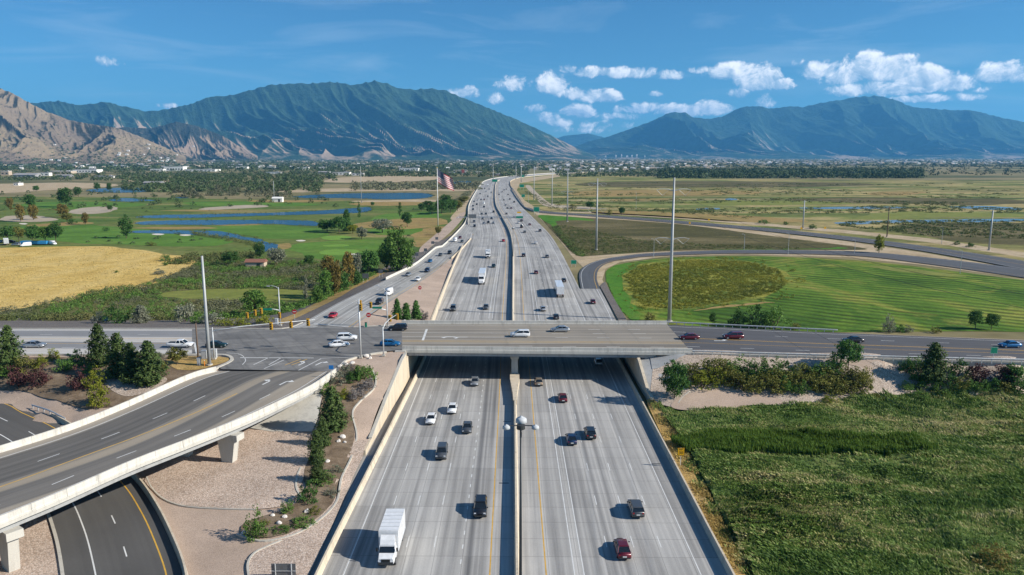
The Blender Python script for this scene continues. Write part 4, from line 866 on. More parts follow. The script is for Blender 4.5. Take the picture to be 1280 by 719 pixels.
m = MB(); A, d = V_NEAR[83], (V_FAR[83] - V_NEAR[83]) / np.linalg.norm(V_FAR[83] - V_NEAR[83]); tn = np.array([-d[1], d[0], 0])
m.loft([[tuple(A + d * s + tn * w + (0, 0, z)) for w, z in ((-.7, -4), (-.7, -1.45), (.7, -1.45), (.7, -4))] for s in (.2, vw - .2)]); m.build('abutment', MT['grey_concrete'], VIA, world=True)

# junction markings
def quad_line(a, b, w, mt, par=inter, nm='lane_line'):
    P = np.array([G(*a, ZR), G(*b, ZR)]); strip(nm, P, w, MT[mt], par)
for a, b in (((317, 456), (336, 447)), ((336, 456), (352, 447)), ((330, 461), (355, 450)), ((373, 463), (401, 448.6))): quad_line(a, b, .2, 'white_paint')
for a, b in (((356, 456.5), (376, 449)), ((364, 456.5), (384, 449))): quad_line(a, b, .22, 'yellow_paint', nm='yellow_line')
quad_line((300, 447.2), (392, 447.6), .35, 'white_paint', nm='stop_line'); quad_line((400, 448), (446, 446.2), .2, 'white_paint', nm='stop_line')
quad_line((243, 428.5), (246, 442), .4, 'white_paint', nm='stop_line'); quad_line((392, 404.8), (436, 408.6), .4, 'white_paint', nm='stop_line')
def arc_mark(pts): strip('turn_guide_line', spline(Gs(pts, ZR), 14), .15, MT['white_paint'], inter)
arc_mark([(283, 441), (300, 443), (307, 450), (303, 456)])
ARROW = [(-.12, -1.2), (.12, -1.2), (.12, .2), (.0, .55), (-.35, .75), (-.35, 1.1), (-1.0, .62), (-.35, .15), (-.35, .48), (-.16, .38), (-.12, .15)]
def arrow(px, py, ang, par, s=1.5, flip=1):
    q = G(px, py, ZR); ca, sa = math.cos(ang), math.sin(ang)
    V = [(q[0] + s * (flip * x * ca - y * sa), q[1] + s * (flip * x * sa + y * ca), ZR + .008) for x, y in ARROW]
    mk('turn_arrow', V, [tuple(range(len(V)))], MT['white_paint'], par)
va = V_NEAR[80] - V_NEAR[70]; vang = math.atan2(va[1], va[0]) - math.pi / 2
arrow(335, 477.5, vang, inter); arrow(356, 478, vang, inter, flip=-1); arrow(379, 454, vang, inter); arrow(400, 454, vang, inter, flip=-1)

# the overpass across the freeway
bA, bB, bC, bD = [np.array(q) for q in (G(503, 437.6, ZR), G(865, 441, ZR), G(502, 405.5, ZR), G(834, 406, ZR))]
OV = thing('overpass_bridge', 'straight concrete overpass carrying the cross street over the freeway', 'bridge', (1, 178, 0))
NEARL = np.array([bA + (bB - bA) * t for t in np.linspace(0, 1, 24)]); FARL = np.array([bC + (bD - bC) * t for t in np.linspace(0, 1, 24)])
odeck = ribbon('deck', FARL, NEARL, MT['bridge_deck'], n=24, m=8); odeck.parent = OV; odeck.location = -OV.location
def ostrip(nm, P, w, mt):
    o = strip(nm, P, w, MT[mt], None, .006); o.parent = odeck; return o
def olane(t): return FARL * (1 - t) + NEARL * t
for t, mt, nm in ((.05, 'white_paint', 'edge_line'), (.945, 'white_paint', 'edge_line'), (.66, 'yellow_paint', 'yellow_edge_line'), (.70, 'yellow_paint', 'yellow_edge_line')): ostrip(nm, olane(t)[:], .17, mt)
ostrip('lane_line', olane(.52)[:10], .16, 'white_paint'); ostrip('lane_line', olane(.36)[:10], .16, 'white_paint')
for t in (.2, .36, .52, .83):
    P = olane(t); s = np.concatenate([[0], np.cumsum(np.linalg.norm(np.diff(P, axis=0), axis=1))]); a = 27.0
    while a + 3 < s[-1]:
        u = np.linspace(a, a + 3, 2); ostrip('lane_dash', np.stack([np.interp(u, s, P[:, k]) for k in range(3)], 1), .15, 'white_paint'); a += 10
sb = np.array([G(533.5, 411.5, ZR), G(528.5, 425.5, ZR)]); ostrip('stop_line', sb, .55, 'white_paint')
m = MB(); m.loft([[tuple(FARL[i] + (0, 0, -.4)), tuple(FARL[i] + (0, 0, -.03)), tuple(NEARL[i] + (0, 0, -.03)), tuple(NEARL[i] + (0, 0, -.4))] for i in range(24)]); m.build('slab', MT['grey_concrete'], OV, world=True)
parapet_run(NEARL, OV, .2, L=3.3, h=1.0, w=.4, mat='parapet'); parapet_run(FARL, OV, -.2, L=3.3, h=1.0, w=.4)
def obar(t, z0, z1, hw, nm, mat, x0=-24.4, x1=31.5):
    P = olane(t); dx = P[-1] - P[0]; a = P[0] + dx * ((x0 - P[0][0]) / dx[0]); b = P[0] + dx * ((x1 - P[0][0]) / dx[0]); m = MB()
    m.loft([[(q[0], q[1] - hw, z0), (q[0], q[1] - hw, z1), (q[0], q[1] + hw, z1), (q[0], q[1] + hw, z0)] for q in (a, b)]); m.build(nm, MT[mat], OV, world=True)
for t in (.02, .16, .30, .44, .58, .72, .86): obar(t, 5.75, 6.58, .32, 'girder', 'girder')
obar(.985, 5.72, 6.575, .34, 'girder', 'girder')
P = NEARL; m = MB(); m.loft([[(q[0], q[1] - .42, 6.5), (q[0], q[1] - .42, 6.98), (q[0], q[1] + .3, 6.98), (q[0], q[1] + .3, 6.5)] for q in P]); m.build('fascia_slab', MT['pale_concrete'], OV, world=True)
for y in (167.8, 174.5, 181, 187.5):
    m = MB(); x = .6
    m.loft([[(x - w, y - e, z), (x + w, y - e, z), (x + w, y + e, z), (x - w, y + e, z)] for z, w, e in ((1.1, .72, .6), (4.5, .72, .6), (4.75, .95, .7), (5.72, .95, .7))]); m.build('pier_column', MT['pale_concrete'], OV, world=True)
m = MB(); m.box((.6, 178, 5.4), (1.5, 24, .5)); m.build('pier_cap', MT['grey_concrete'], OV, world=True)
for x, s in ((-24.8, 1), (30.6, -1)):
    m = MB(); m.box((x, 178.8, 5.9), (1.6, 26.6, 1.3)); m.build('abutment', MT['grey_concrete'], OV, world=True)
    m = MB(); m.box((x - s * .2, 165.3 if s > 0 else 164.6, 6.25), (2.4, .7, 1.5)); m.build('end_block', MT['pale_concrete'], OV, world=True)
arrow(560, 421, 1.57, odeck); arrow(575, 421.5, 1.57, odeck)
for o in [c for c in odeck.children if c.name.startswith('turn_arrow')]: o.location = (0, 0, 0); 
# the street to the right
east_street = ribbon('street', ST_FAR, ST_NEAR, MT['asphalt_street'], n=60, m=8, kind='structure')
m = MB(); m.loft([[tuple(q) for q in (bD + (0, 0, -.02), ST_FAR[0] + (0, .02, -.02), ST_NEAR[0] + (0, -.02, -.02), bB + (0, 0, -.02))]] * 1, cap=False)
for t, mt, nm, w in ((.07, 'white_paint', 'edge_line', .16), (.50, 'yellow_paint', 'yellow_edge_line', .14), (.515, 'yellow_paint', 'yellow_edge_line', .14), (.66, 'yellow_paint', 'yellow_edge_line', .14), (.93, 'white_paint', 'edge_line', .18)): street_line(ST_FAR, ST_NEAR, t, nm, w, mt, east_street)
for t in (.28, .80): dashes('lane_dash', spline(ST_FAR, 60) * (1 - t) + spline(ST_NEAR, 60) * t, .15, 3, 9, MT['white_paint'], east_street)
arrow(902, 426, -1.57, east_street)
# side road under the viaduct
side_road = ribbon('side_road', OFF_L, OFF_R, MT['asphalt_ramp'], n=90, m=8, kind='structure', dz=.03)
strip('yellow_edge_line', offset(OFF_R, 1.7), .18, MT['yellow_paint'], side_road, .04); strip('edge_line', offset(OFF_R, 9.0), .18, MT['white_paint'], side_road, .04)
dashes('lane_dash', offset(OFF_R, 5.3), .16, 3, 7.6, MT['white_paint'], side_road, .04, phase=1.0)
k0 = OFF_R[42:]; tag(wall('barrier', offset(k0, -.35), k0[:, 2] + .95, .3, MT['barrier'], base=k0[:, 2] - .2, jersey=True), 'curved concrete barrier along the side road below the viaduct', 'barrier')
k0 = OFF_L[40:]; tag(wall('kerb', offset(k0, .15), k0[:, 2] + .16, .4, MT['kerb'], base=k0[:, 2] - .2), 'concrete kerb on the left of the side road below the viaduct', 'kerb')
k0 = OFF_R[:30]; tag(wall('kerb', offset(k0, -.2), k0[:, 2] + .16, .5, MT['kerb'], base=k0[:, 2] - .2), 'pale kerb of the side road above the viaduct', 'kerb')
# loop ramp and the road beyond
LP_L = Gs([(726, 361), (724, 342), (732, 332), (750, 325), (775, 320.5), (820, 316), (926, 312.5), (1062, 314), (1153, 321), (1280, 336), (1360, 347)], .03); LP_R = Gs([(750, 361), (746, 347), (750, 335), (765, 327), (787, 323.3), (820, 320), (926, 316.8), (1062, 319.3), (1153, 329), (1280, 347), (1360, 360)], .03)
loop_road = ribbon('loop_ramp', LP_L, LP_R, MT['asphalt_loop'], n=140, m=4, kind='structure')
street_line(LP_L, LP_R, .12, 'edge_line', .15, 'white_paint', loop_road, .008, 140); street_line(LP_L, LP_R, .85, 'yellow_edge_line', .15, 'yellow_paint', loop_road, .008, 140)
lane = ribbon('ramp_lane', Gs([(738, 403), (727, 380), (718, 361)], .01), Gs([(771, 403), (760, 380), (750, 361)], .01), MT['freeway_concrete'], kind='structure', m=3)
strip('edge_line', spline(Gs([(766, 403), (756, 381), (746, 361.5)], .012), 10), .18, MT['white_paint'], lane)
FR_L = Gs([(634.5, 230), (638.7, 236), (653, 255), (664, 260.2), (679, 263.8), (720, 267), (769, 270), (836, 275), (940, 283.5), (1046, 294), (1152, 307), (1280, 326), (1360, 340)], .05); FR_R = Gs([(636.5, 230), (641.5, 236), (656, 257), (665, 262.8), (679, 266.2), (720, 269), (769, 272.6), (836, 278), (940, 287.3), (1046, 298.7), (1152, 313.5), (1280, 337), (1360, 354)], .05)
front = ribbon('frontage_road', FR_L, FR_R, MT['asphalt_loop'], n=200, m=4, kind='structure')
street_line(FR_L, FR_R, .5, 'yellow_line', .2, 'yellow_paint', front, .01, 200); street_line(FR_L, FR_R, .08, 'edge_line', .16, 'white_paint', front, .01, 200); street_line(FR_L, FR_R, .92, 'edge_line', .16, 'white_paint', front, .01, 200)
k0 = spline(Gs([(638.5, 237), (652, 256), (662, 262.5), (668, 264.5)]), 40); tag(wall('barrier', k0, 1.0, .26, MT['grey_concrete'], base=-.2, jersey=True), 'dark concrete barrier between freeway and far frontage road', 'barrier')
k0 = spline(offset(med_upto(900, 2400), 25.9), 50); tag(wall('barrier', k0, 1.0, .26, MT['barrier'], base=-.2, jersey=True), 'distant pale barrier along the right bend of the freeway', 'barrier')
k0 = med_upto(560, 2300); k0 = spline(offset(k0, left_edge(k0) - .4), 90); tag(wall('barrier', k0, 1.15, .26, MT['parapet'], base=-.2, jersey=True), 'distant white barrier along the left edge of the freeway', 'barrier')
# kerbs of the junction
kerb_line('pale kerb round the near corner of the junction by the viaduct end', [(q[0], q[1], q[2]) for q in Gs([(424, 459.5), (431, 452), (441, 448), (451, 445.3), (466, 442.2), (483, 440)], ZR)], None, .45, .16, 40, world=True, name='kerb')
kerb_line('pale rounded kerb at the tip of the tree island', [(q[0], q[1], q[2]) for q in Gs([(215, 443.6), (270, 443.6), (285, 445), (290, 449.3), (284.5, 454), (273, 459), (262, 464)], ZR)], None, .7, .16, 40, world=True, name='kerb')
kerb_line('pale kerb along the far side of the left street', [(q[0], q[1], q[2]) for q in Gs([(-200, 411.2), (0, 411), (240, 411), (300, 411.2), (340, 411.5), (363, 409.4), (378, 403.4)], ZR)], None, .35, .16, 60, world=True, name='kerb')
kerb_line('pale kerb along the near side of the left street', [(q[0], q[1], q[2]) for q in Gs([(-200, 444), (0, 443.7), (215, 443.2)], ZR)], None, .35, .16, 40, world=True, name='kerb')
kerb_line('pale kerb at the gravel island corner', [(q[0], q[1], q[2]) for q in Gs([(442, 409), (455, 408.4), (480, 407), (502, 405.2)], ZR)], None, .35, .16, 40, world=True, name='kerb')
kerb_line('low concrete kerb below the near guardrail of the right street', [tuple(q) for q in offset(ST_NEAR, .25)], None, .4, .10, 60, world=True, name='kerb', deep=1.6)
# guardrails
def guardrail(label, P, name='guardrail', post=2.0, limit=400, h=.75):
    P = np.asarray(P); T = thing(name, label, 'guardrail', tuple(P[0])); s = np.concatenate([[0], np.cumsum(np.linalg.norm(np.diff(P, axis=0), axis=1))])
    prof = [(0, -.32), (.09, -.22), (0, -.16), (.09, -.10), (0, 0), (-.03, 0), (-.03, -.32)]
    offs = [offset(P, d) for d, _ in prof]; m = MB(); m.loft([[(offs[j][i][0], offs[j][i][1], P[i][2] + h + prof[j][1]) for j in range(7)] for i in range(len(P))]); m.build('rail', MT['galvanized'], T, world=True)
    a = .3; c = 0; pm = None
    while a < s[-1] and c < limit:
        q = [np.interp(a, s, P[:, k]) for k in range(3)]
        if pm is None: m = MB(); m.box((0, 0, h / 2 - .25), (.14, .12, h + .4)); pm = m.build('post', MT['galvanized'], T); first = pm
        else: pm = first.copy(); COL.objects.link(pm)
        pm.location = np.array(q) - np.array(T.location); a += post; c += 1
    return T
guardrail('galvanized guardrail along the near side of the right street', spline(offset(ST_NEAR, .7), 60), limit=80)
guardrail('galvanized guardrail on the far side of the right street beyond the overpass', spline(offset(ST_FAR, -.6)[:22], 30))
guardrail('low dark guardrail where the side road dips below the viaduct', spline([TW.at(40, 510), TW.at(62, 517), TW.at(82, 527)], 14))

# ================================================================== STREET FURNITURE
def ztop(Y, py):
    b = (py - CY) / F; return CAMH - Y * (SP + b * CP) / (CP - b * SP)
GROUNDS = {'flat': Flat(0), 'plain': Flat(-.25), 'street': Flat(ZR), 'west': TW, 'east': TE, 'island': IS, 'back': BW, 'backeast': BE}
def base_of(px, py, g): return GROUNDS[g].at(px, py) if isinstance(g, str) else g.at(px, py)

def monopole(px, py, top, g, label, levels=(), r=.55, rt=.22, group='steel transmission poles', arm=3.6, mat='pole_grey', v=True):
    b = base_of(px, py, g); H = ztop(b[1], top) - b[2]; T = thing('transmission_pole', label, 'power pole', b, 0, group)
    m = MB(); m.tube([(0, 0, -.5), (0, 0, H * .5), (0, 0, H)], [r, (r + rt) / 2, rt], 12); m.build('shaft', MT[mat], T, True)
    m = MB(); m.cyl((0, 0, -.3), (0, 0, .35), r * 1.6, 12); m.build('footing', MT['kerb'], T)
    for lv in levels:
        z = ztop(b[1], lv) - b[2]
        for s in (-1, 1):
            m = MB(); m.tube([(0, 0, z - .2), (s * arm * .35, 0, z + .35), (s * arm * .7, 0, z + .45), (s * arm, 0, z + .1)], [.16, .13, .10, .07], 6); a = m.build('cross_arm', MT[mat], T)
            if v:
                for x0 in (arm * .28, arm):
                    m = MB(); m.tube([(s * x0, 0, z + .15), (s * arm * .66, 0, z - 1.5)], .045, 5); m.build('insulator', MT['pole_grey'], a)
    return T
monopole(836.5, 402, 222, 'plain', 'tall steel transmission pole standing inside the loop ramp, nearest on the right', (238, 299), .62, .26, arm=5.2)
monopole(745.3, 312.5, 223, 'plain', 'tall steel transmission pole in the dark marsh meadow', (230, 262), .62, .26, arm=5.2)
monopole(709, 277.3, 211, 'plain', 'third steel transmission pole from the near loop, by the frontage road', (217, 240), .6, .25, arm=5.0)
monopole(690, 256.3, 210, 'plain', 'fourth steel transmission pole from the near loop', (215, 231), .6, .25, arm=5.0)
monopole(667.5, 250, 207.5, 'plain', 'fifth steel transmission pole from the near loop', (212,), .6, .25, arm=5.0)
monopole(651.6, 228, 207.5, 'plain', 'sixth steel transmission pole, beside the far bend of the freeway', (), .9, .4)
monopole(645, 224.5, 207.5, 'plain', 'leftmost of two far steel poles behind the freeway bend', (), .9, .4)
monopole(616.5, 228, 208, 'plain', 'distant steel pole left of the freeway bend', (), .8, .4)
monopole(262, 457, 320, 'west', 'tall bare grey steel pole at the tip of the tree island', (), .40, .22)
monopole(1236, 313, 263, 'plain', 'grey steel pole at the far right beside the frontage road', (265.5,), .5, .3, arm=1.4, v=False)
monopole(1003.5, 286, 250.5, 'plain', 'grey steel pole behind the frontage road, near two yellow signs', (253,), .5, .3, arm=1.4, v=False)
monopole(1108.5, 296.5, 258, 'plain', 'dark wooden utility pole behind the frontage road', (261,), .35, .2, arm=1.5, mat='wood_pole', v=False, group='wooden utility poles')
monopole(248, 451, 404, 'west', 'leaning dark wooden utility pole beside the tall grey steel pole', (), .2, .14, mat='wood_pole', group='wooden utility poles')
monopole(343, 252, 226, 'plain', 'thin pale pole beside the small white golf shed', (), .35, .2); monopole(452, 254, 208, 'plain', 'thin pale pole standing by the far golf pond', (), .35, .2)
for i, (px, py, tp) in enumerate(((817, 322, 299), (985, 318, 292), (795, 262, 240), (660.5, 254, 237), (1177, 305, 284), (1200, 342, 313), (930, 313, 293), (1068, 318, 300))):
    b = base_of(px, py, 'plain'); H = ztop(b[1], tp) - b[2]; T = thing('light_pole', f'slender grey light pole by the right ramps, {nth(i + 1)} in the list from the near loop' if False else ['slender light pole at the top of the loop ramp', 'slender light pole on the near side of the frontage road', 'slender light pole behind the frontage road bush', 'slender light pole near the far green sign', 'slender light pole at the far right behind the frontage road', 'slender light pole where the loop and frontage roads meet', 'slender light pole above the middle of the loop ramp', 'slender light pole beside the lime green tree'][i], 'light pole', b, 0, 'light poles along the ramps')
    m = MB(); m.tube([(0, 0, -.3), (0, 0, H)], [.14, .08], 7); m.build('shaft', MT['pole_grey'], T); m = MB(); m.tube([(0, 0, H - .1), (-.9, 0, H + .15)], .06, 6); m.box((-1.2, 0, H + .15), (.7, .3, .14)); m.build('lamp_head', MT['lamp_grey'], T)

def high_mast(X, Y, top_py, label, w=1.4, r=.2):
    H = ztop(Y, top_py); T = thing('high_mast_light', label, 'street light', (X, Y, 1.1), 0, 'median high mast lights'); H -= 1.1
    m = MB(); m.tube([(0, 0, 0), (0, 0, H)], [r, r * .5], 10); m.build('mast', MT['dark_metal'], T, True)
    m = MB(); m.cyl((0, 0, H - .25), (0, 0, H + .15), .42, 14); m.build('lowering_ring', MT['dark_metal'], T)
    for k, (dx, dy, s) in enumerate(((-w, -.2, .9), (w, -.2, .9), (0.05, .75, 1.35))):
        m = MB(); m.tube([(0, 0, H + .1), (dx * .8, dy * .8, H + .12)], .055, 6); a = m.build('lamp_arm', MT['dark_metal'], T)
        m = MB(); c = (dx, dy, H + (.05 if k < 2 else .45)); R = .40 * s
        m.tube([(c[0], c[1], c[2] - .26 * s), (c[0], c[1], c[2] - .22 * s), (c[0], c[1], c[2] + .02 * s), (c[0], c[1], c[2] + .12 * s), (c[0], c[1], c[2] + .16 * s), (c[0], c[1], c[2] + .24 * s)], [R * .9, R * 1.05, R * .98, R * .7, R * .3, R * .22], 14); m.build('lamp_head', MT['lamp_grey'], a, True)
    return T
high_mast(.85, 70, 533, 'near high mast light with three round lamps on the freeway median')
high_mast(.5, 372, 286, 'second high mast light on the median beyond the bridge', 1.3, .2)

# traffic signals
def signal_head(parent, loc, rz=0.0, mat='signal_yellow', s=1.0, lens=True):
    m = MB(); m.box((0, 0, 0), (.46 * s, .28 * s, 1.25 * s)); m.box((0, .16 * s, 0), (.62 * s, .03, 1.42 * s)); h = m.build('signal_head', MT[mat], parent); h.location = loc; h.rotation_euler = (0, 0, rz)
    for i, c in enumerate(('sign_red', 'sign_yellow', 'sign_green')):
        m = MB(); m.cyl((0, -.15 * s, .38 * s * (1 - i)), (0, -.30 * s, .38 * s * (1 - i)), .14 * s, 10); m.build('lens_hood', MT['black'], h)
def signal_pole(label, px, py, g, H, arm_pts, heads, lum=None, sign=None, r=.17, hs=1.15, rz=0.0, top=None):
    b = base_of(px, py, g); T = thing('traffic_signal', label, 'traffic light', b, 0, 'traffic signals of the junction')
    if top: H = ztop(b[1], top) - b[2]
    m = MB(); m.tube([(0, 0, 0), (0, 0, H)], [r, r * .6], 10); m.build('pole', MT['galvanized'], T, True); m = MB(); m.box((0, 0, .12), (.7, .7, .3)); m.build('footing', MT['kerb'], T)
    if arm_pts: m = MB(); m.tube(arm_pts, [.13, .11, .09, .07][:len(arm_pts)] if len(arm_pts) <= 4 else .09, 8); m.build('mast_arm', MT['galvanized'], T, True)
    for hl, ang in heads: signal_head(T, hl, ang, s=hs)
    if lum: m = MB(); m.tube(lum, .06, 6); a = m.build('lamp_arm', MT['galvanized'], T, True); m = MB(); e = lum[-1]; m.box((e[0], e[1], e[2] - .02), (.75, .35, .16)); m.build('lamp_head', MT['lamp_grey'], a)
    if sign: m = MB(); m.box(sign, (2.4, .05, .55)); m.build('street_name_sign', MT['sign_green'], T)
    return T
k = 190 / F
signal_pole('traffic signal with mast arm and street lamp at the far left corner', 350.5, 407, 'street', 10, [(0, 0, 4.0), (-2.0, 0, 4.35), (-4.0, 0, 4.2), (-8.2, -1.2, 3.3)], [((-4.6, -.5, 3.9), 0), ((-6.1, -.8, 3.5), 0), ((-8.0, -1.2, 2.9), 0), ((.0, -.35, 2.7), 0)], [(0, 0, 9.4), (-.5, 0, 10.1), (-1.6, 0, 10.4), (-2.6, 0, 10.3)], (-3.1, -.15, 4.3))
signal_pole('traffic signal whose long arm reaches right from the tree island', 268, 449, 'street', 7.0, [(0, 0, 6.2), (5, 3, 6.5), (12, 6, 6.6), (19.5, 9.5, 6.6)], [((10.8, 5.4, 6.0), 0), ((14.6, 7.3, 6.0), 0), ((18.0, 8.9, 6.1), 0)], hs=1.25)
signal_pole('traffic signal on the gravel island with green street name sign', 484.5, 408, 'island', 9.0, [(0, 0, 4.2), (-3, 0, 4.9), (-5.5, 0, 5.8), (-7.6, 0, 6.2)], [((-6.8, -.2, 6.0), 0), ((-4.1, -.2, 5.6), 0)], [(0, 0, 8.8), (-.6, 0, 9.8), (-2.4, 0, 10.6)], (-2.5, -.15, 4.9), top=364)
signal_pole('plain tall signal pole at the near corner beside the white rocks', 451, 447.5, 'west', 12, [], [((.35, -.1, 11.2), 0)], top=374, r=.22)
signal_pole('curved arm traffic signal at the start of the overpass', 479.5, 445, 'west', 6.5, [(0, 0, 6.0), (.3, 1.2, 7.0), (.9, 4.0, 7.4), (1.9, 8.5, 7.5)], [((.7, 5.5, 7.2), 0), ((1.9, 8.2, 7.0), 0)], hs=1.1)
for (px, py, lab) in ((461, 404.5, 'red and white no entry sign at the ramp mouth'), (368.5, 400, 'red and white round sign beside the far left signal'), (525, 368, 'red wrong way sign on the gravel island')):
    b = base_of(px, py, 'back' if px < 400 else 'island'); T = thing('road_sign', lab, 'sign', b); m = MB(); m.tube([(0, 0, -.2), (0, 0, 2.3)], .05, 6); m.build('post', MT['galvanized'], T)
    m = MB(); m.cyl((0, -.06, 2.3), (0, -.10, 2.3), .62, 16); a = m.build('sign_face', MT['sign_red'], T); m = MB(); m.box((0, -.115, 2.3), (.85, .02, .2)); m.build('bar', MT['white_paint'], a)
b = base_of(457.5, 409, 'street'); T = thing('signal_cabinet', 'small dark green signal post box at the island corner', 'cabinet', b); m = MB(); m.box((0, 0, .6), (.5, .4, 1.2)); m.build('box', MT['sign_green'], T); m = MB(); m.box((0, 0, 1.23), (.56, .46, .06)); m.build('lid', MT['dark_metal'], T)
for i, (px, py, w, h, lab) in enumerate(((255.5, 449, 1.0, 1.9, 'grey utility cabinet left of the tall steel pole'), (268, 448, 1.1, 2.0, 'grey utility cabinet right of the tall steel pole'), (249, 457, .6, 1.6, 'pale meter box at the foot of the wooden pole'), (346, 405.5, .7, 1.5, 'pale utility cabinet beside the far left traffic signal'))):
    b = base_of(px, py, 'west' if py > 420 else 'street'); T = thing('utility_cabinet', lab, 'cabinet', b, 0, 'utility cabinets at the junction')
    m = MB(); m.box((0, 0, h / 2), (w, .7, h)); m.build('body', MT['galvanized'], T); m = MB(); m.box((0, -.36, h / 2), (w * .85, .03, h * .85)); m.build('door', MT['lamp_grey'], T); m = MB(); m.box((0, 0, h + .03), (w + .1, .8, .08)); m.build('lid', MT['lamp_grey'], T)
m = MB(); m.tube([(0, 0, 0), (0, 0, 1.2)], .08, 8); b = base_of(255.8, 458, 'west'); T = thing('marker_post', 'short orange marker post at the tip of the tree island', 'marker post', b); m.build('post', MT['orange'], T); m = MB(); m.cyl((0, 0, 1.2), (0, 0, 1.28), .1, 8); m.build('cap', MT['white_paint'], T)

# text as flat mesh lettering
def lettering(txt, size, parent, loc, rot, mat, name='lettering'):
    cu = D.curves.new(name, 'FONT'); cu.body = txt; cu.size = size; cu.align_x = 'CENTER'; cu.align_y = 'CENTER'; cu.resolution_u = 3; cu.extrude = .004
    o = D.objects.new(name, cu); COL.objects.link(o); dg = bpy.context.evaluated_depsgraph_get(); me = D.meshes.new_from_object(o.evaluated_get(dg)); D.objects.remove(o)
    me.materials.clear(); me.materials.append(MT[mat]); q = D.objects.new(name, me); COL.objects.link(q); q.parent = parent; q.location = loc; q.rotation_euler = rot; return q
def panel_sign(label, px, py, w, h, zbot, mat, g='plain', posts=2, name='road_sign', rz=0.0, text=None, border='white_paint', top_tab=None, cat='sign'):
    b = base_of(px, py, g); T = thing(name, label, cat, b, rz)
    xs = (0,) if posts == 1 else (-w * .33, w * .33)
    for x in xs: m = MB(); m.tube([(x, .08, -.2), (x, .08, zbot + h)], .06 if h < 2 else .11, 6); m.build('post', MT['galvanized'], T)
    m = MB(); m.box((0, 0, zbot + h / 2), (w, .05, h)); f = m.build('panel', MT[mat], T)
    if border:
        t = max(.035, h * .03); e = .03; m = MB(); z0, z1 = zbot + t * 1.6, zbot + h - t * 1.6; x1 = w / 2 - t * 1.6
        for c, d in (((0, -e, z0), (2 * x1, .012, t)), ((0, -e, z1), (2 * x1, .012, t)), ((-x1, -e, (z0 + z1) / 2), (t, .012, z1 - z0 - t * 1.1)), ((x1, -e, (z0 + z1) / 2), (t, .012, z1 - z0 - t * 1.1))): m.box(c, d)
        m.build('border', MT[border], f)
    for (tx, sz, zz) in (text or []): lettering(tx, sz, f, (0, -.034, zbot + zz), (math.pi / 2, 0, 0), border or 'black')
    if top_tab: m = MB(); m.box((w * .2, 0, zbot + h + .35), (w * .5, .05, .7)); m.build('exit_tab', MT[top_tab], T)
    return T
panel_sign('yellow exit speed sign reading 30 beside the right barrier', 850.5, 583.5, 1.15, 1.3, 1.9, 'sign_yellow', 'east', 1, text=[('EXIT', .32, 1.02), ('30', .72, .48)], border='black')
b = TW.at(355, 722); T = panel_sign('back of a dark traffic sign on two posts beside the freeway', 355, 722, 2.9, 1.5, .3, 'sign_back', 'west', 2, border=None); T.rotation_euler = (0, 0, math.pi)
m = MB(); m.box((0, .09, .9), (2.9, .06, .07)); m.build('brace', MT['galvanized'], T)
panel_sign('small green exit sign in the gore between freeway and loop ramp', 717, 333.5, 2.6, 1.9, 1.2, 'sign_green')
panel_sign('large green guide sign beside the frontage road merge', 670.5, 268.5, 5.2, 4.2, 2.6, 'sign_green')
panel_sign('green guide sign above the far right shoulder with yellow tab', 652.3, 237.8, 7.0, 4.6, 4.0, 'sign_green')
panel_sign('small green sign far along the right verge', 654, 249, 4.2, 3.4, 2.2, 'sign_green')
panel_sign('distant green guide sign over the median at the far bend', 618.5, 232, 9.5, 4.6, 6.0, 'sign_green'); panel_sign('most distant green sign at the start of the right bend', 653, 224.6, 8, 5, 5, 'sign_green')
panel_sign('green street sign at the far right edge of the near street', 1241.5, 449, 1.6, 1.5, 1.2, 'sign_green', 'street', 1)
for i, (px, py) in enumerate(((1001.5, 290), (1031, 289.5), (862, 283), (886, 279))):
    b = base_of(px, py, 'plain'); T = thing('road_sign', ['small yellow warning sign below the grey pole on the frontage road', 'small yellow warning sign right of the grey frontage pole', 'yellow warning sign left of the frontage road bush', 'yellow diamond sign above the frontage road'][i], 'sign', b); m = MB(); m.tube([(0, 0, 0), (0, 0, 2.6)], .06, 6); m.build('post', MT['galvanized'], T)
    m = MB(); m.add([(0, -.07, 1.5), (.95, -.07, 2.45), (0, -.07, 3.4), (-.95, -.07, 2.45), (0, -.03, 1.5), (.95, -.03, 2.45), (0, -.03, 3.4), (-.95, -.03, 2.45)], [(0, 1, 2, 3), (7, 6, 5, 4), (0, 4, 5, 1), (1, 5, 6, 2), (2, 6, 7, 3), (3, 7, 4, 0)]); m.build('panel', MT['sign_yellow'], T)
b = base_of(499, 452, 'west'); b = V_NEAR[-2]; T = thing('road_sign', 'small blue route sign fixed to the viaduct parapet end', 'sign', tuple(offset(V_NEAR, .45)[-5])); m = MB(); m.tube([(0, 0, -1.2), (0, 0, 2.4)], .05, 6); m.build('post', MT['galvanized'], T); m = MB(); m.box((0, -.07, 2.1), (.9, .04, .8)); m.build('panel', MT['sign_blue'], T)
b = base_of(132.5, 404, 'back'); T = thing('road_sign', 'bright blue round sign in the shrubs behind the left street', 'sign', b); m = MB(); m.tube([(0, 0, -.5), (0, 0, 1.2)], .07, 6); m.build('post', MT['galvanized'], T); m = MB(); m.cyl((0, -.1, 1.4), (0, -.18, 1.4), .75, 20); m.build('disc', MT['tarp_blue'], T)
for i, (px, py) in enumerate(((457, 353), (476, 346.5), (532, 318), (541, 308.5), (546, 303), (521, 324))):
    panel_sign('grey back of a road sign, ' + nth(i + 1) + ' along the far side of the slip ramp', px, py, 2.6 if i < 1 else 1.7, 1.9 if i < 1 else 1.5, 1.6, 'sign_back', 'back' if i < 2 else 'plain', 2, border=None)['group'] = 'sign backs along the slip ramp'
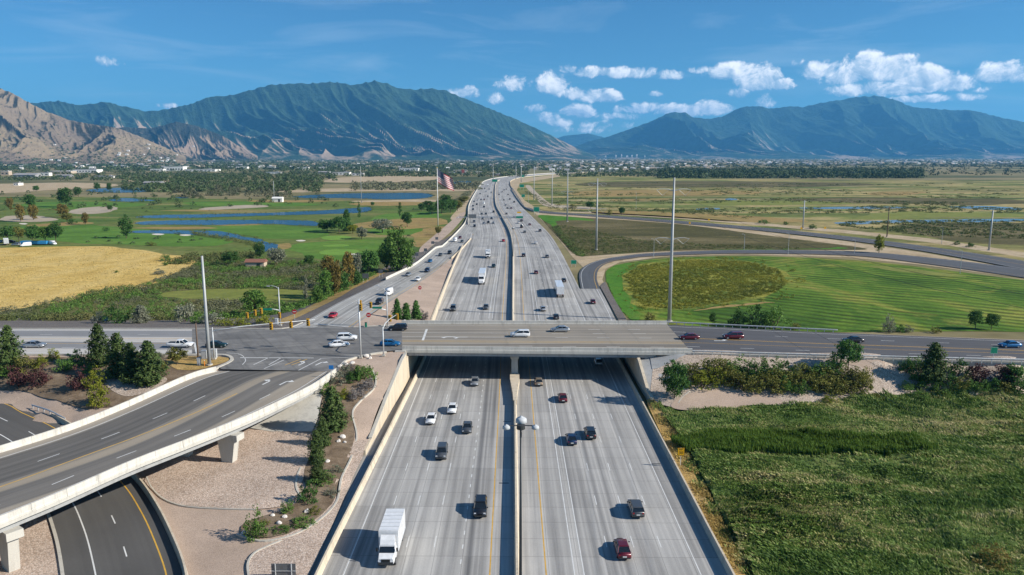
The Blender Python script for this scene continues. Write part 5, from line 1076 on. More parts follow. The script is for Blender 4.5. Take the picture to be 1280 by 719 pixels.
# gantry
YG = 620.0; mX = float(np.interp(YG, MED[:, 1], MED[:, 0]))
T = thing('sign_gantry', 'overhead sign gantry spanning the left carriageway beyond the bridge', 'gantry', (mX - 36, YG, 0)); zb = ztop(YG, 271.8)
m = MB(); m.tube([(-1.5, 0, -.3), (-1.5, 0, zb - 2.0), (-1.0, 0, zb - .4), (.6, 0, zb)], [.38, .34, .32, .30], 10); m.build('post', MT['steel'], T, True)
m = MB(); m.tube([(.5, 0, zb - .35), (50, 0, zb - .35)], .2, 8); m.tube([(.5, 0, zb + .5), (50, 0, zb + .5)], .2, 8)
for i in range(25): m.tube([(1 + i * 2, 0, zb - .35), (2 + i * 2, 0, zb + .5)], .09, 5); m.tube([(2 + i * 2, 0, zb + .5), (3 + i * 2, 0, zb - .35)], .09, 5)
m.build('truss', MT['steel'], T); m = MB(); m.tube([(36.2, 0, 0), (36.2, 0, zb)], .34, 10); m.build('post', MT['steel'], T)
m = MB(); m.box((11.5, -.4, zb + .2), (6.4, .15, 4.6)); m.build('sign_back', MT['sign_back'], T); m = MB(); m.box((50, -.5, zb - .6), (5.6, .15, 3.2)); f = m.build('green_panel', MT['sign_green'], T); m = MB(); m.box((50, -.5, zb + 2.2), (5.2, .15, 2.2)); m.build('white_panel', MT['white_paint'], T); m = MB(); m.box((49.6, -.5, zb + 4.0), (3.2, .15, 1.2)); m.build('yellow_panel', MT['sign_yellow'], T)
# flag
b = base_of(547.5, 282, 'plain'); H = ztop(b[1], 210) - b[2]
T = thing('flagpole', 'tall white flagpole at the edge of the golf course', 'flagpole', b); m = MB(); m.tube([(0, 0, -.3), (0, 0, H)], [.42, .2], 12); m.build('pole', MT['white_paint'], T, True); m = MB(); m.tube([(0, 0, H), (0, 0, H + .25), (0, 0, H + .55), (0, 0, H + .6)], [.1, .35, .3, .05], 10); m.build('finial', MT['sign_yellow'], T)
def flag_mat():
    m, k, bs = new_mat('flag_cloth'); u, v, _ = k.sep(k.uv())
    red = k.math('LESS_THAN', k.math('FRACT', k.math('MULTIPLY', k.math('SUBTRACT', 1.0, v), 6.5)), .5)
    c = k.mix(red, (.72, .70, .68), (.42, .02, .04))
    can = k.math('MULTIPLY', k.math('LESS_THAN', u, .4), k.math('GREATER_THAN', v, 6 / 13))
    sx = k.math('ABSOLUTE', k.math('SUBTRACT', k.math('FRACT', k.math('MULTIPLY', u, 15)), .5)); sy = k.math('ABSOLUTE', k.math('SUBTRACT', k.math('FRACT', k.math('MULTIPLY', k.math('SUBTRACT', v, 6 / 13), 9.3)), .5))
    star = k.math('LESS_THAN', k.math('ADD', sx, sy), .26)
    c = k.mix(can, c, k.mix(star, (.015, .025, .10), (.75, .75, .75))); k.l.new(c, bs.inputs['Base Color']); bs.inputs['Roughness'].default_value = .8
flag_mat()
V, U, Fc = [], [], []; nu, nv = 26, 14
for i in range(nu + 1):
    for j in range(nv + 1):
        u, v = i / nu, j / nv; L_, W_ = 15.5, 9.2
        x = u * L_ * .70 + (1 - v) * 1.0 * u; z = H - .8 - (1 - v) * W_ - u * 8.8 + 2.2 * u * u; y = math.sin(u * 8 + v * 1.5) * .9 * u
        V.append((x + .3, y, z)); U.append((u, v))
for i in range(nu):
    for j in range(nv): a = i * (nv + 1) + j; Fc.append((a, a + nv + 1, a + nv + 2, a + 1))
T2 = thing('flag', 'large red white and blue striped flag drooping from the tall flagpole', 'flag', b); local('cloth', V, Fc, MT['flag_cloth'], T2, True, U); m = MB(); m.tube([(.28, 0, H - 10.2), (.28, 0, H - .6)], .05, 6); m.build('hoist_rope', MT['white_paint'], T2)

# conductors strung along the pole line
def wire(label, a, b, sag, r=.02):
    a, b = np.array(a, float), np.array(b, float); P = [tuple(a + (b - a) * t + np.array([0, 0, -4 * sag * t * (1 - t)])) for t in np.linspace(0, 1, 25)]
    m = MB(); m.tube(P, r, 4); return tag(m.build('power_line', MT['dark_metal']), label, 'power line', 'conductors of the transmission line')
pl = [base_of(836.5, 402, 'plain'), base_of(745.3, 312.5, 'plain'), base_of(709, 277.3, 'plain')]; lv = [(238, 299), (230, 262), (217, 240)]
for li, ln in enumerate(('upper', 'lower')):
    for s_, sn in ((-1, 'left'), (1, 'right')):
        e = [(p[0] + s_ * 3.4, p[1], ztop(p[1], l[li]) - 1.5) for p, l in zip(pl, lv)]
        wire(f'{ln} {sn} conductor running from the nearest pole toward the viewer', e[0], (50 + s_ * 3.4, 30, e[0][2] + 1), 4.5)
        for j, w_ in enumerate(('between the nearest and second poles', 'between the second and third poles')): wire(f'{ln} {sn} conductor {w_}', e[j], e[j + 1], 4.0)

# ================================================================== VEHICLES
def sec(y, w, zb, zt, tap=.9, shoulder=.62):
    zm = zb + (zt - zb) * shoulder
    return [(-w * .93, y, zb), (-w, y, zb + .12), (-w, y, zm), (-w * tap, y, zt), (w * tap, y, zt), (w, y, zm), (w, y, zb + .12), (w * .93, y, zb)]
def frustum(m, y0, y1, w0, z0, y2, y3, w1, z1):
    return m.add([(-w0, y0, z0), (w0, y0, z0), (w0, y1, z0), (-w0, y1, z0), (-w1, y2, z1), (w1, y2, z1), (w1, y3, z1), (-w1, y3, z1)], [(3, 2, 1, 0), (4, 5, 6, 7), (0, 1, 5, 4), (1, 2, 6, 5), (2, 3, 7, 6), (3, 0, 4, 7)])
def wheels(T, ys, w, r=.33, t=.22, dual=False):
    mt = MB(); mt.cyl((-t / 2, 0, 0), (t / 2, 0, 0), r, 14); mr = MB(); mr.cyl((-t / 2 - .012, 0, 0), (t / 2 + .012, 0, 0), r * .62, 10); first = None
    for y in ys:
        for s in (-1, 1):
            if first is None:
                o = mt.build('wheel', MT['tyre'], T); rr = mr.build('rim', MT['rim'], o); first = (o, rr)
            else:
                o = first[0].copy(); COL.objects.link(o); o.parent = T; rr = first[1].copy(); COL.objects.link(rr); rr.parent = o
            o.location = (s * (w - t / 2), y, r)
def lights(T, yf, yr, w, zf, zr, s=.3):
    for x in (-1, 1):
        m = MB(); m.box((x * w, yf, zf), (s, .1, .16)); m.build('headlight', MT['head_lamp'], T); m = MB(); m.box((x * w, yr, zr), (s * .8, .08, .2)); m.build('taillight', MT['tail_lamp'], T)
def trim(T, fr, w, yf, yr, zb, zm):
    """pillars, bumpers, grille, mirrors and plate"""
    y0, y1, w0, z0, y2, y3, w1, z1 = fr
    for s in (-1, 1):
        for ya, yb in ((y0, y2), (y1, y3), ((y0 + y1) / 2 - .1, (y2 + y3) / 2)): m = MB(); m.tube([(s * (w0 + .004), ya, z0), (s * (w1 + .012), yb, z1)], .045, 4); m.build('pillar', MT['paint_white'], T)
    m = MB(); m.box((0, yf - .06, zb), (w * 1.5, .14, .16)); m.build('bumper', MT['dark_metal'], T); m = MB(); m.box((0, yr + .06, zb), (w * 1.6, .14, .16)); m.build('bumper', MT['dark_metal'], T)
    m = MB(); m.box((0, yf - .08, zb + .2), (w * .8, .1, .14)); m.build('grille', MT['black'], T); m = MB(); m.box((0, yr - .01, zb + .2), (.5, .03, .16)); m.build('number_plate', MT['white_paint'], T)
    for s in (-1, 1): m = MB(); m.box((s * (w + .09), y1 - .25, zm), (.18, .12, .13)); m.build('mirror', MT['black'], T)
PAINT_PARTS = ('body', 'roof', 'pillar', 'wind_deflector', 'cab', 'box_body', 'trailer_body')
def proto_sedan():
    T = thing('sedan', '', 'car'); m = MB(); m.loft([sec(-2.35, .74, .48, .80), sec(-2.2, .86, .30, .95), sec(-1.5, .90, .20, .99), sec(0, .91, .19, .96), sec(1.1, .90, .20, .93), sec(1.95, .86, .24, .80), sec(2.35, .70, .38, .60)]); m.build('body', MT['paint_white'], T, True)
    m = MB(); frustum(m, -1.95, 1.05, .82, .93, -1.15, .25, .60, 1.40); m.build('window', MT['car_glass'], T); m = MB(); frustum(m, -1.2, .32, .64, 1.385, -1.0, .12, .55, 1.45); m.build('roof', MT['paint_white'], T)
    trim(T, (-1.95, 1.05, .82, .93, -1.15, .25, .60, 1.40), .90, 2.36, -2.37, .42, .98); wheels(T, (-1.42, 1.4), .89); lights(T, 2.2, -2.3, .62, .62, .76); return T
def proto_suv():
    T = thing('suv', '', 'car'); m = MB(); m.loft([sec(-2.4, .82, .5, 1.05), sec(-2.3, .92, .34, 1.12), sec(-1.2, .95, .28, 1.14), sec(.8, .95, .28, 1.10), sec(1.9, .92, .30, 1.02), sec(2.35, .78, .42, .80)]); m.build('body', MT['paint_white'], T, True)
    m = MB(); frustum(m, -2.32, 1.15, .87, 1.08, -2.0, .3, .70, 1.66); m.build('window', MT['car_glass'], T); m = MB(); frustum(m, -2.1, .42, .74, 1.64, -1.95, .22, .66, 1.74); m.build('roof', MT['paint_white'], T)
    trim(T, (-2.32, 1.15, .87, 1.08, -2.0, .3, .70, 1.66), .94, 2.38, -2.42, .52, 1.1); wheels(T, (-1.45, 1.45), .93, .37); lights(T, 2.24, -2.38, .66, .84, .95); return T
def proto_pickup():
    T = thing('pickup_truck', '', 'pickup'); m = MB(); m.loft([sec(-2.85, .90, .55, 1.12), sec(-2.7, .96, .42, 1.16), sec(-.7, .96, .36, 1.14), sec(1.2, .97, .36, 1.12), sec(2.3, .94, .38, 1.08), sec(2.85, .86, .5, .92)]); m.build('body', MT['paint_white'], T, True)
    m = MB(); frustum(m, -.75, 1.45, .88, 1.1, -.5, .65, .72, 1.74); m.build('window', MT['car_glass'], T); m = MB(); frustum(m, -.58, .75, .76, 1.72, -.5, .6, .68, 1.82); m.build('roof', MT['paint_white'], T)
    m = MB(); m.box((0, -1.75, 1.13), (1.6, 1.75, .08)); m.build('truck_bed', MT['black'], T); trim(T, (-.75, 1.45, .88, 1.1, -.5, .65, .72, 1.74), .96, 2.88, -2.88, .6, 1.12); wheels(T, (-1.75, 1.8), .95, .40, .26); lights(T, 2.72, -2.84, .68, .88, .95); return T
def proto_van():
    T = thing('van', '', 'van'); m = MB(); m.loft([sec(-2.8, .92, .4, 2.2, .88, .5), sec(-2.6, .98, .32, 2.3, .88, .5), sec(.9, .98, .3, 2.3, .88, .5), sec(1.75, .96, .3, 1.35, .9), sec(2.65, .9, .34, .95)]); m.build('body', MT['paint_white'], T, True)
    m = MB(); frustum(m, .93, 1.85, .86, 1.36, .80, 1.0, .80, 2.05); m.build('window', MT['car_glass'], T); wheels(T, (-1.7, 1.75), .95, .37); lights(T, 2.55, -2.8, .68, .78, .95); return T
def proto_box_truck():
    T = thing('box_truck', '', 'truck'); m = MB(); m.box((0, -1.5, 2.35), (2.45, 6.2, 2.7)); m.build('box_body', MT['paint_white'], T); m = MB(); m.loft([sec(1.75, 1.05, .6, 2.3), sec(2.6, 1.08, .5, 2.3), sec(3.0, 1.05, .5, 1.55), sec(4.1, .95, .55, 1.35)]); m.build('cab', MT['paint_white'], T)
    m = MB(); frustum(m, 2.45, 3.06, .95, 1.55, 2.4, 2.66, .9, 2.2); m.build('window', MT['car_glass'], T); m = MB(); m.box((0, -.6, .72), (.9, 7.8, .3)); m.build('chassis', MT['black'], T)
    m = MB()
    for i in range(7): m.box((0, -4.45 + i * .98, 3.715), (2.4, .07, .05))
    m.build('roof_bow', MT['galvanized'], T); m = MB(); m.box((0, -4.62, 2.35), (2.3, .06, 2.5)); m.build('rear_door', MT['galvanized'], T); m = MB(); m.loft([[(-.9, y, 2.32), (-.9, y, z), (.9, y, z), (.9, y, 2.32)] for y, z in ((1.75, 3.3), (2.3, 2.9), (2.62, 2.36))]); m.build('wind_deflector', MT['paint_white'], T); m = MB(); m.box((0, 4.12, .75), (1.9, .14, .3)); m.build('bumper', MT['dark_metal'], T); m = MB(); m.box((0, 4.12, 1.1), (1.1, .06, .32)); m.build('grille', MT['black'], T)
    for x in (-1.25, 1.25): m = MB(); m.box((x, 2.9, 1.9), (.2, .12, .45)); m.build('mirror', MT['black'], T)
    for x in (-1.24, 1.24): m = MB(); m.box((x, -1.5, 1.06), (.05, 6.0, .12)); m.build('side_rail', MT['galvanized'], T)
    wheels(T, (-2.9, 3.0), 1.1, .45, .32); lights(T, 4.08, -4.62, .7, .95, 1.0); return T
def proto_semi():
    T = thing('semi_truck', '', 'truck'); m = MB(); m.box((0, -3.2, 2.65), (2.58, 14.4, 2.8)); tr = m.build('trailer_body', MT['paint_white'], T)
    m = MB(); m.box((0, -3.2, 1.15), (1.1, 13.6, .22)); m.box((0, -10.2, .75), (2.3, .12, .14)); m.build('chassis', MT['black'], T)
    m = MB(); m.loft([sec(4.2, 1.2, .7, 3.5, .92, .7), sec(5.9, 1.22, .6, 3.55, .9, .7), sec(6.5, 1.15, .55, 2.1), sec(7.9, .95, .6, 1.85), sec(8.3, .85, .7, 1.6)]); m.build('cab', MT['paint_white'], T)
    m = MB(); frustum(m, 5.7, 6.62, 1.05, 2.1, 5.7, 6.15, .95, 2.95); m.build('window', MT['car_glass'], T); wheels(T, (-9.3, -8.0, 3.6, 4.8, 7.3), 1.25, .5, .45); lights(T, 8.2, -10.42, .75, 1.05, 1.2)
    m = MB()
    for x in (-1.15, 1.15): m.cyl((x, 4.35, 1.0), (x, 4.35, 3.9), .09, 8)
    m.build('exhaust_stack', MT['rim'], T); return T
PROTO = {'sedan': proto_sedan(), 'suv': proto_suv(), 'pickup_truck': proto_pickup(), 'van': proto_van(), 'box_truck': proto_box_truck(), 'semi_truck': proto_semi()}
USED = set()
WORDS = {'sedan': 'car', 'suv': 'sport utility car', 'pickup_truck': 'pickup truck', 'van': 'van', 'box_truck': 'box truck', 'semi_truck': 'semi truck with long trailer'}
def vehicle(kind, color, loc, ang, label, group, cat=None):
    if kind not in USED: USED.add(kind); T = PROTO[kind]
    else: T = copy_tree(PROTO[kind])
    T.location = loc; T.rotation_euler = (0, 0, ang); tag(T, label, None, group)
    for ch in T.children:
        if ch.name.split('.')[0] in PAINT_PARTS:
            ch.material_slots[0].link = 'OBJECT'; ch.material_slots[0].material = MT['paint_' + color.replace(' ', '_')]
    return T
def med_dir(Y):
    i = min(len(MED) - 2, max(1, int(np.searchsorted(MED[:, 1], Y)))) ; d = MED[i + 1] - MED[i - 1]; return math.atan2(d[1], d[0]) - math.pi / 2
def snap(px, py, side):
    """nearest lane centre of the carriageway"""
    q = G(px, py); i = int(np.argmin(np.abs(MED[:, 1] - q[1]))); off = q[0] - MED[i][0]
    lanes = [-5.1, -8.9, -12.5, -16.1, -19.6] + ([-23.3] if q[1] > 450 else []) if side < 0 else [5.3, 9.9, 13.5, 17.0, 20.5]
    l = min(lanes, key=lambda a: abs(a - off)); d = med_dir(q[1]); return (MED[i][0] + l * math.cos(d), q[1] + l * math.sin(d), .008), d
LEFT_NEAR = [(479, 690, 'box_truck', 'white'), (538, 527, 'sedan', 'white'), (568, 514, 'sedan', 'white'), (546, 570, 'suv', 'grey'), (590, 538, 'sedan', 'grey'), (594, 640, 'suv', 'black'), (640 - 42, 480, 'sedan', 'silver')]
RIGHT_NEAR = [(733, 545, 'suv', 'black'), (772, 690, 'sedan', 'maroon'), (703, 552, 'sedan', 'dark blue'), (698, 500, 'sedan', 'maroon'), (800, 640, 'suv', 'grey'), (757, 455, 'sedan', 'silver'), (675, 480, 'sedan', 'tan')]
LEFT_FAR = [(601, 352, 'semi_truck', 'white'), (607, 322, 'box_truck', 'white'), (614, 334, 'sedan', 'dark green'), (608.5, 386, 'sedan', 'grey'), (626.5, 302, 'sedan', 'red'), (572, 388, 'suv', 'grey'),
    (594.2, 252.6, 'sedan', 'black'), (596.7, 256.3, 'suv', 'black'), (591.6, 258, 'sedan', 'black'), (591.2, 262.6, 'suv', 'black'), (604.7, 259.4, 'suv', 'black'), (601, 268, 'sedan', 'grey'), (605.8, 268, 'sedan', 'black'), (602, 274, 'sedan', 'grey'), (616, 265.7, 'pickup_truck', 'black'), (613, 273.8, 'sedan', 'dark blue'), (594.5, 278, 'suv', 'grey'), (584.6, 283.5, 'suv', 'black'), (604.5, 280, 'sedan', 'silver'), (608.6, 279, 'pickup_truck', 'black'), (614.5, 279.5, 'sedan', 'silver'),
    (605, 236, 'sedan', 'black'), (608.6, 233, 'box_truck', 'white'), (612.8, 237, 'sedan', 'grey'), (615.5, 241, 'sedan', 'black'), (605, 250, 'sedan', 'maroon'), (602, 250, 'sedan', 'grey'), (598, 250.7, 'sedan', 'white'), (606, 255, 'van', 'white'), (608.8, 240, 'sedan', 'silver'), (601, 243, 'suv', 'grey'), (611, 246, 'sedan', 'black')]
RIGHT_FAR = [(700, 366, 'semi_truck', 'white'), (694, 398, 'sedan', 'black'), (702, 352, 'sedan', 'black'), (668, 342, 'sedan', 'maroon'), (654, 320.7, 'suv', 'black'), (682, 322, 'sedan', 'grey'), (668, 305, 'sedan', 'white'), (680, 388, 'sedan', 'silver'),
    (624.8, 243.8, 'sedan', 'black'), (635, 243.8, 'sedan', 'black'), (628.6, 250.7, 'sedan', 'grey'), (635.6, 249.8, 'suv', 'black'), (633.6, 261, 'sedan', 'black'), (637.6, 261, 'sedan', 'maroon'), (646, 253.4, 'pickup_truck', 'black'), (649.7, 277, 'suv', 'black'), (659.7, 281.8, 'sedan', 'maroon'), (651.2, 285, 'van', 'black'), (672.3, 289.6, 'suv', 'black'), (647.4, 279.6, 'sedan', 'white'), (652, 291, 'sedan', 'grey'), (632, 237, 'sedan', 'black'), (629, 238, 'sedan', 'grey'), (627, 240.7, 'suv', 'silver'), (630, 257, 'sedan', 'silver'), (636, 268, 'sedan', 'black'), (641, 272, 'suv', 'white')]
taken = []
def place_list(lst, side, where, group):
    out = []
    for px, py, kd, c in lst:
        loc, d = snap(px, py, side)
        while any(abs(loc[0] - t[0]) < 2.2 and abs(loc[1] - t[1]) < (t[2] + (19 if 'semi' in kd else 6.5)) for t in taken): loc = (loc[0], loc[1] + 5, loc[2])
        taken.append((loc[0], loc[1], 14 if 'semi' in kd else 4)); out.append((loc, d, kd, c))
    out.sort(key=lambda q: q[0][1])
    for i, (loc, d, kd, c) in enumerate(out): vehicle(kd, c, loc, d + (math.pi if side < 0 else 0), f'{c} {WORDS[kd]}, {nth(i + 1)} vehicle {where}', group)
place_list(LEFT_NEAR, -1, 'from the front on the left carriageway before the bridge', 'vehicles on the near freeway')
place_list(RIGHT_NEAR, 1, 'from the front on the right carriageway before the bridge', 'vehicles on the near freeway')
place_list(LEFT_FAR, -1, 'beyond the bridge on the left carriageway', 'vehicles on the far freeway')
place_list(RIGHT_FAR, 1, 'beyond the bridge on the right carriageway', 'vehicles on the far freeway')
def on_ramp(px, py):
    z = 3.0
    for _ in range(20):
        q = G(px, py, z); A, B = spline(RAMP_L, 110), spline(RAMP_R, 110); C = (A + B) / 2; i = int(np.argmin(np.hypot(C[:, 0] - q[0], C[:, 1] - q[1]))); z = .5 * z + .5 * C[i][2]
    i = max(1, min(108, i)); d = C[i - 1] - C[i + 1]; T = (q[0], q[1], C[i][2] + .03); sl = math.atan2(d[2], math.hypot(d[0], d[1])); return T, math.atan2(d[1], d[0]) - math.pi / 2, sl
RV = [(416, 397, 'sedan', 'red'), (474, 380, 'suv', 'black'), (486, 369, 'van', 'white'), (522, 351, 'sedan', 'white'), (510, 345, 'sedan', 'silver'), (534, 340, 'suv', 'dark blue'), (537.5, 328, 'sedan', 'blue'), (550.5, 320, 'sedan', 'grey'), (562, 317.5, 'suv', 'black'), (569, 302, 'van', 'white'), (577.5, 303, 'sedan', 'grey'), (575, 298, 'sedan', 'maroon')]
for i, (px, py, kd, c) in enumerate(RV):
    loc, a, sl = on_ramp(px, py); T = vehicle(kd, c, loc, a, f'{c} {WORDS[kd]} on the slip ramp, {nth(i + 1)} from the junction', 'vehicles on the slip ramp'); T.rotation_euler = (sl, 0, a)
def st_dir(a, b): return math.atan2(b[1] - a[1], b[0] - a[0]) - math.pi / 2
EW = -math.pi / 2
for px, py, kd, c, a, lab in ((424, 433, 'sedan', 'white', EW + .35, 'white car turning in the junction, nearer of the two'), (434, 425, 'suv', 'white', EW + .15, 'white sport utility car in the junction, farther of the two'), (488, 432, 'sedan', 'blue', EW, 'blue car entering the overpass from the junction'), (497, 413, 'suv', 'black', EW + math.pi, 'black sport utility car leaving the overpass toward the junction'),
        (650, 421, 'suv', 'white', EW + math.pi, 'white sport utility car in the middle of the overpass'), (700, 414.5, 'sedan', 'silver', EW + math.pi, 'silver car on the far lane of the overpass'), (861, 424, 'sedan', 'maroon', EW + math.pi, 'maroon car just right of the overpass'), (916, 423.5, 'suv', 'maroon', EW + math.pi, 'maroon sport utility car on the right street, second from the overpass'), (1066, 428, 'sedan', 'black', EW + math.pi, 'black car on the right street behind the lone round tree'), (1262, 434, 'sedan', 'blue', EW + math.pi, 'blue car at the far right end of the street'),
        (44, 434, 'sedan', 'silver', EW, 'silver car on the left street at the picture edge'), (226, 434, 'pickup_truck', 'white', EW, 'white pickup truck waiting on the left street'), (271, 434, 'sedan', 'dark green', EW, 'dark green car waiting in front of the white pickup')):
    q = G(px, py, ZR + .008); vehicle(kd, c, q, a, lab, 'vehicles on the cross street')
b = G(741, 379, .015); vehicle('sedan', 'maroon', b, med_dir(b[1]) - .05, 'maroon car entering the freeway from the loop ramp', 'vehicles on the ramps')
# parked vehicles and trailers beyond the golden field
for i, (px, py, kd, c) in enumerate(((8, 306, 'box_truck', 'white'), (20, 307, 'suv', 'silver'), (32, 308, 'van', 'white'), (-6, 307.5, 'suv', 'dark blue'), (66, 306, 'van', 'white'), (14, 303, 'sedan', 'maroon'), (2, 303, 'sedan', 'silver'))):
    q = base_of(px, py, 'plain'); vehicle(kd, c, (q[0], q[1], -.24), .6 + i * .9, f'{c} {WORDS[kd]} parked beside the golden field, {nth(i + 1)} of the lot', 'vehicles parked beyond the golden field')
for i, (px, w) in enumerate(((38, 10), (50, 9))):
    q = base_of(px, 306, 'plain'); T = thing('covered_trailer', ('left' if i == 0 else 'right') + ' low trailer under a blue tarp beside the golden field', 'trailer', q, 0, 'tarp covered trailers'); m = MB(); m.loft([[(x, -1.6, .6), (x, -1.3, 2.2), (x, 1.3, 2.2), (x, 1.6, .6)] for x in (-w / 2, 0, w / 2)]); m.build('tarp', MT['tarp_blue'], T)
    m = MB(); m.box((0, 0, .45), (w, 2.4, .3)); m.build('bed', MT['dark_metal'], T)
for kd, p in PROTO.items():
    if kd not in USED:
        for c in list(p.children):
            for g2 in list(c.children): D.objects.remove(g2)
            D.objects.remove(c)
        D.objects.remove(p)

# ================================================================== PLANTS
RNG = np.random.default_rng(11)
def mesh_quads(name, Q, mat, smooth=False):
    """mesh from an array of quads (n,4,3)"""
    Q = np.asarray(Q, np.float32); n = len(Q); me = D.meshes.new(name)
    me.vertices.add(n * 4); me.vertices.foreach_set('co', Q.reshape(-1)); me.loops.add(n * 4); me.loops.foreach_set('vertex_index', np.arange(n * 4, dtype=np.int32))
    me.polygons.add(n); me.polygons.foreach_set('loop_start', np.arange(0, n * 4, 4, dtype=np.int32))
    if mat: me.materials.append(mat)
    me.update(calc_edges=True); return me
def unit(v): return v / (np.linalg.norm(v, axis=-1, keepdims=True) + 1e-9)
def leaf_quads(C, size, out=None, flat=.4, asp=.6):
    """leaf-sized faces round the points C, partly turned outward"""
    n = len(C); N = RNG.normal(size=(n, 3))
    if out is not None: N = N * .8 + out * 1.0
    N[:, 2] += flat; N = unit(N); A = unit(np.cross(N, RNG.normal(size=(n, 3)))); B = np.cross(N, A)
    s = (size * RNG.uniform(.6, 1.35, n))[:, None]; a, b = A * s, B * s * asp
    return np.stack([C - a, C + b * .8, C + a, C - b * .8], 1)
def clump_cloud(centres, rad, per, size, squash=.8):
    C = np.repeat(centres, per, 0); d = RNG.normal(size=C.shape); d = unit(d) * (RNG.uniform(.15, 1, len(C)) ** .5)[:, None]
    r = np.repeat(np.broadcast_to(rad, (len(centres),)), per)[:, None]; P = C + d * r * np.array([1, 1, squash]); return leaf_quads(P, size, d)
def crown_round(w=.42, z0=.22, n=80, per=26, size=.040, rad=.13, lump=.3):
    cs = []
    while len(cs) < n:
        p = RNG.uniform(-1, 1, 3); r = np.linalg.norm(p)
        if .35 < r < 1:
            f = 1 + lump * mn.noise(Vector(p * 1.6) + Vector((RNG.uniform(0, .01), 5, n))); cs.append((p[0] * w * f * .92, p[1] * w * f * .92, z0 + (1 - z0) * (.5 + .47 * p[2] * f)))
    return clump_cloud(np.array(cs), rad * RNG.uniform(.7, 1.2, n), per, size)
def crown_pine(w=.34, layers=20, size=.03, z0=.03):
    """whorls of drooping, up-tipped boughs, uneven in reach"""
    Q = []; lob = RNG.uniform(0, 6.28); lean = RNG.uniform(-.03, .03, 2)
    for i in range(layers):
        z = z0 + (1 - z0) * (i / layers) ** .95; R = w * (1 - z) ** .62 * RNG.uniform(.8, 1.12) * min(1, .65 + z * 2) + .015; nb = max(4, int(13 * (1 - z) + 4)); ph = RNG.uniform(0, 6)
        for b in range(nb):
            a = ph + 2 * math.pi * b / nb + RNG.uniform(-.3, .3); L = R * RNG.uniform(.6, 1.2) * (1 + .18 * math.sin(2 * a + lob + z * 5)); k = 18; t = RNG.uniform(.2, 1, k) ** .65
            P = np.stack([np.cos(a) * L * t + lean[0] * z, np.sin(a) * L * t + lean[1] * z, z - .12 * L * t + .22 * L * t ** 3], 1) + RNG.normal(size=(k, 3)) * np.array([.026, .026, .022]) * (1.4 - .6 * t)[:, None]
            Q.append(leaf_quads(P, size * 1.15, np.tile([math.cos(a), math.sin(a), .45], (k, 1)), .5, .5))
    P = np.stack([RNG.normal(size=40) * .015 + lean[0], RNG.normal(size=40) * .015 + lean[1], RNG.uniform(.88, 1.01, 40)], 1); Q.append(leaf_quads(P, size * .8)); return np.vstack(Q)
def crown_shrub(w=.62, n=46, per=22, size=.055, rad=.2, lump=.5):
    cs = []
    while len(cs) < n:
        p = RNG.uniform(-1, 1, 3); p[2] = abs(p[2]); r = np.linalg.norm(p)
        if .45 < r < 1: f = 1 + lump * mn.noise(Vector(p * 2.0) + Vector((3, 5, n + w))); cs.append((p[0] * w * f, p[1] * w * f, .08 + .82 * p[2] * f))
    return clump_cloud(np.array(cs), rad * RNG.uniform(.6, 1.2, n), per, size)
def crown_column(w=.14, n=40): 
    z = RNG.uniform(.08, .97, n); a = RNG.uniform(0, 6.28, n); r = w * np.sin(np.pi * np.clip(z * .9 + .08, 0, 1)) * RNG.uniform(.2, 1, n)
    return clump_cloud(np.stack([np.cos(a) * r, np.sin(a) * r, z], 1), .09, 20, .03)
def crown_bare(w=.35):
    return None
CROWNS = {}
def crown_mesh(kind, v, leaf):
    key = (kind, v, leaf)
    if key not in CROWNS:
        q = {'round': lambda: crown_round(), 'tall': lambda: crown_round(.30, .12, 70, 24, .036, .12, .4), 'pine': lambda: crown_pine(), 'slim_pine': lambda: crown_pine(.25, 16, .035), 'shrub': lambda: crown_shrub(), 'mound': lambda: crown_shrub(.8, 50, 22, .06, .22, .25), 'column': lambda: crown_column(), 'low': lambda: crown_shrub(.9, 40, 20, .07, .24, .6), 'bigtree': lambda: crown_round(.44, .04, 110, 34, .034, .12, .4)}[kind]()
        CROWNS[key] = mesh_quads('crown', q, MT[leaf])
    return CROWNS[key]
TRUNKS = {}
def trunk_mesh(kind, v):
    key = (kind, v)
    if key not in TRUNKS:
        m = MB(); pine = 'pine' in kind or kind == 'column'; sh = kind in ('shrub', 'mound', 'low')
        if sh:
            for i in range(5): a = i * 1.3 + v; m.tube([(0, 0, -.08), (math.cos(a) * .15, math.sin(a) * .15, .25), (math.cos(a) * .32, math.sin(a) * .32, .55)], [.03, .022, .01], 5)
        else:
            top = .96 if pine else .62; m.tube([(0, 0, -.06), (.008, .005, top * .4), (-.006, .004, top)], [.024, .017, .005], 7)
            if not pine:
                for i in range(6): a = i * 1.05 + v; z = .22 + .07 * i; m.tube([(0, 0, z), (math.cos(a) * .14, math.sin(a) * .14, z + .13), (math.cos(a) * .26, math.sin(a) * .26, z + .24)], [.011, .008, .003], 5)
        me = D.meshes.new('trunk'); me.from_pydata(m.v, [], m.f); me.materials.append(MT['bark']); TRUNKS[key] = me
    return TRUNKS[key]
def plant(name, cat, label, b, H, kind, leaf, v=0, rz=0.0, wx=1.0, group=None):
    T = thing(name, label, cat, b, rz, group); T.scale = (H * wx, H * wx, H)
    sh = kind in ('shrub', 'mound', 'low')
    for nm, me in (('stem' if sh else 'trunk', trunk_mesh(kind, v)), ('foliage' if sh else 'crown', crown_mesh(kind, v, leaf))):
        o = D.objects.new(nm, me); COL.objects.link(o); o.parent = T
    return T
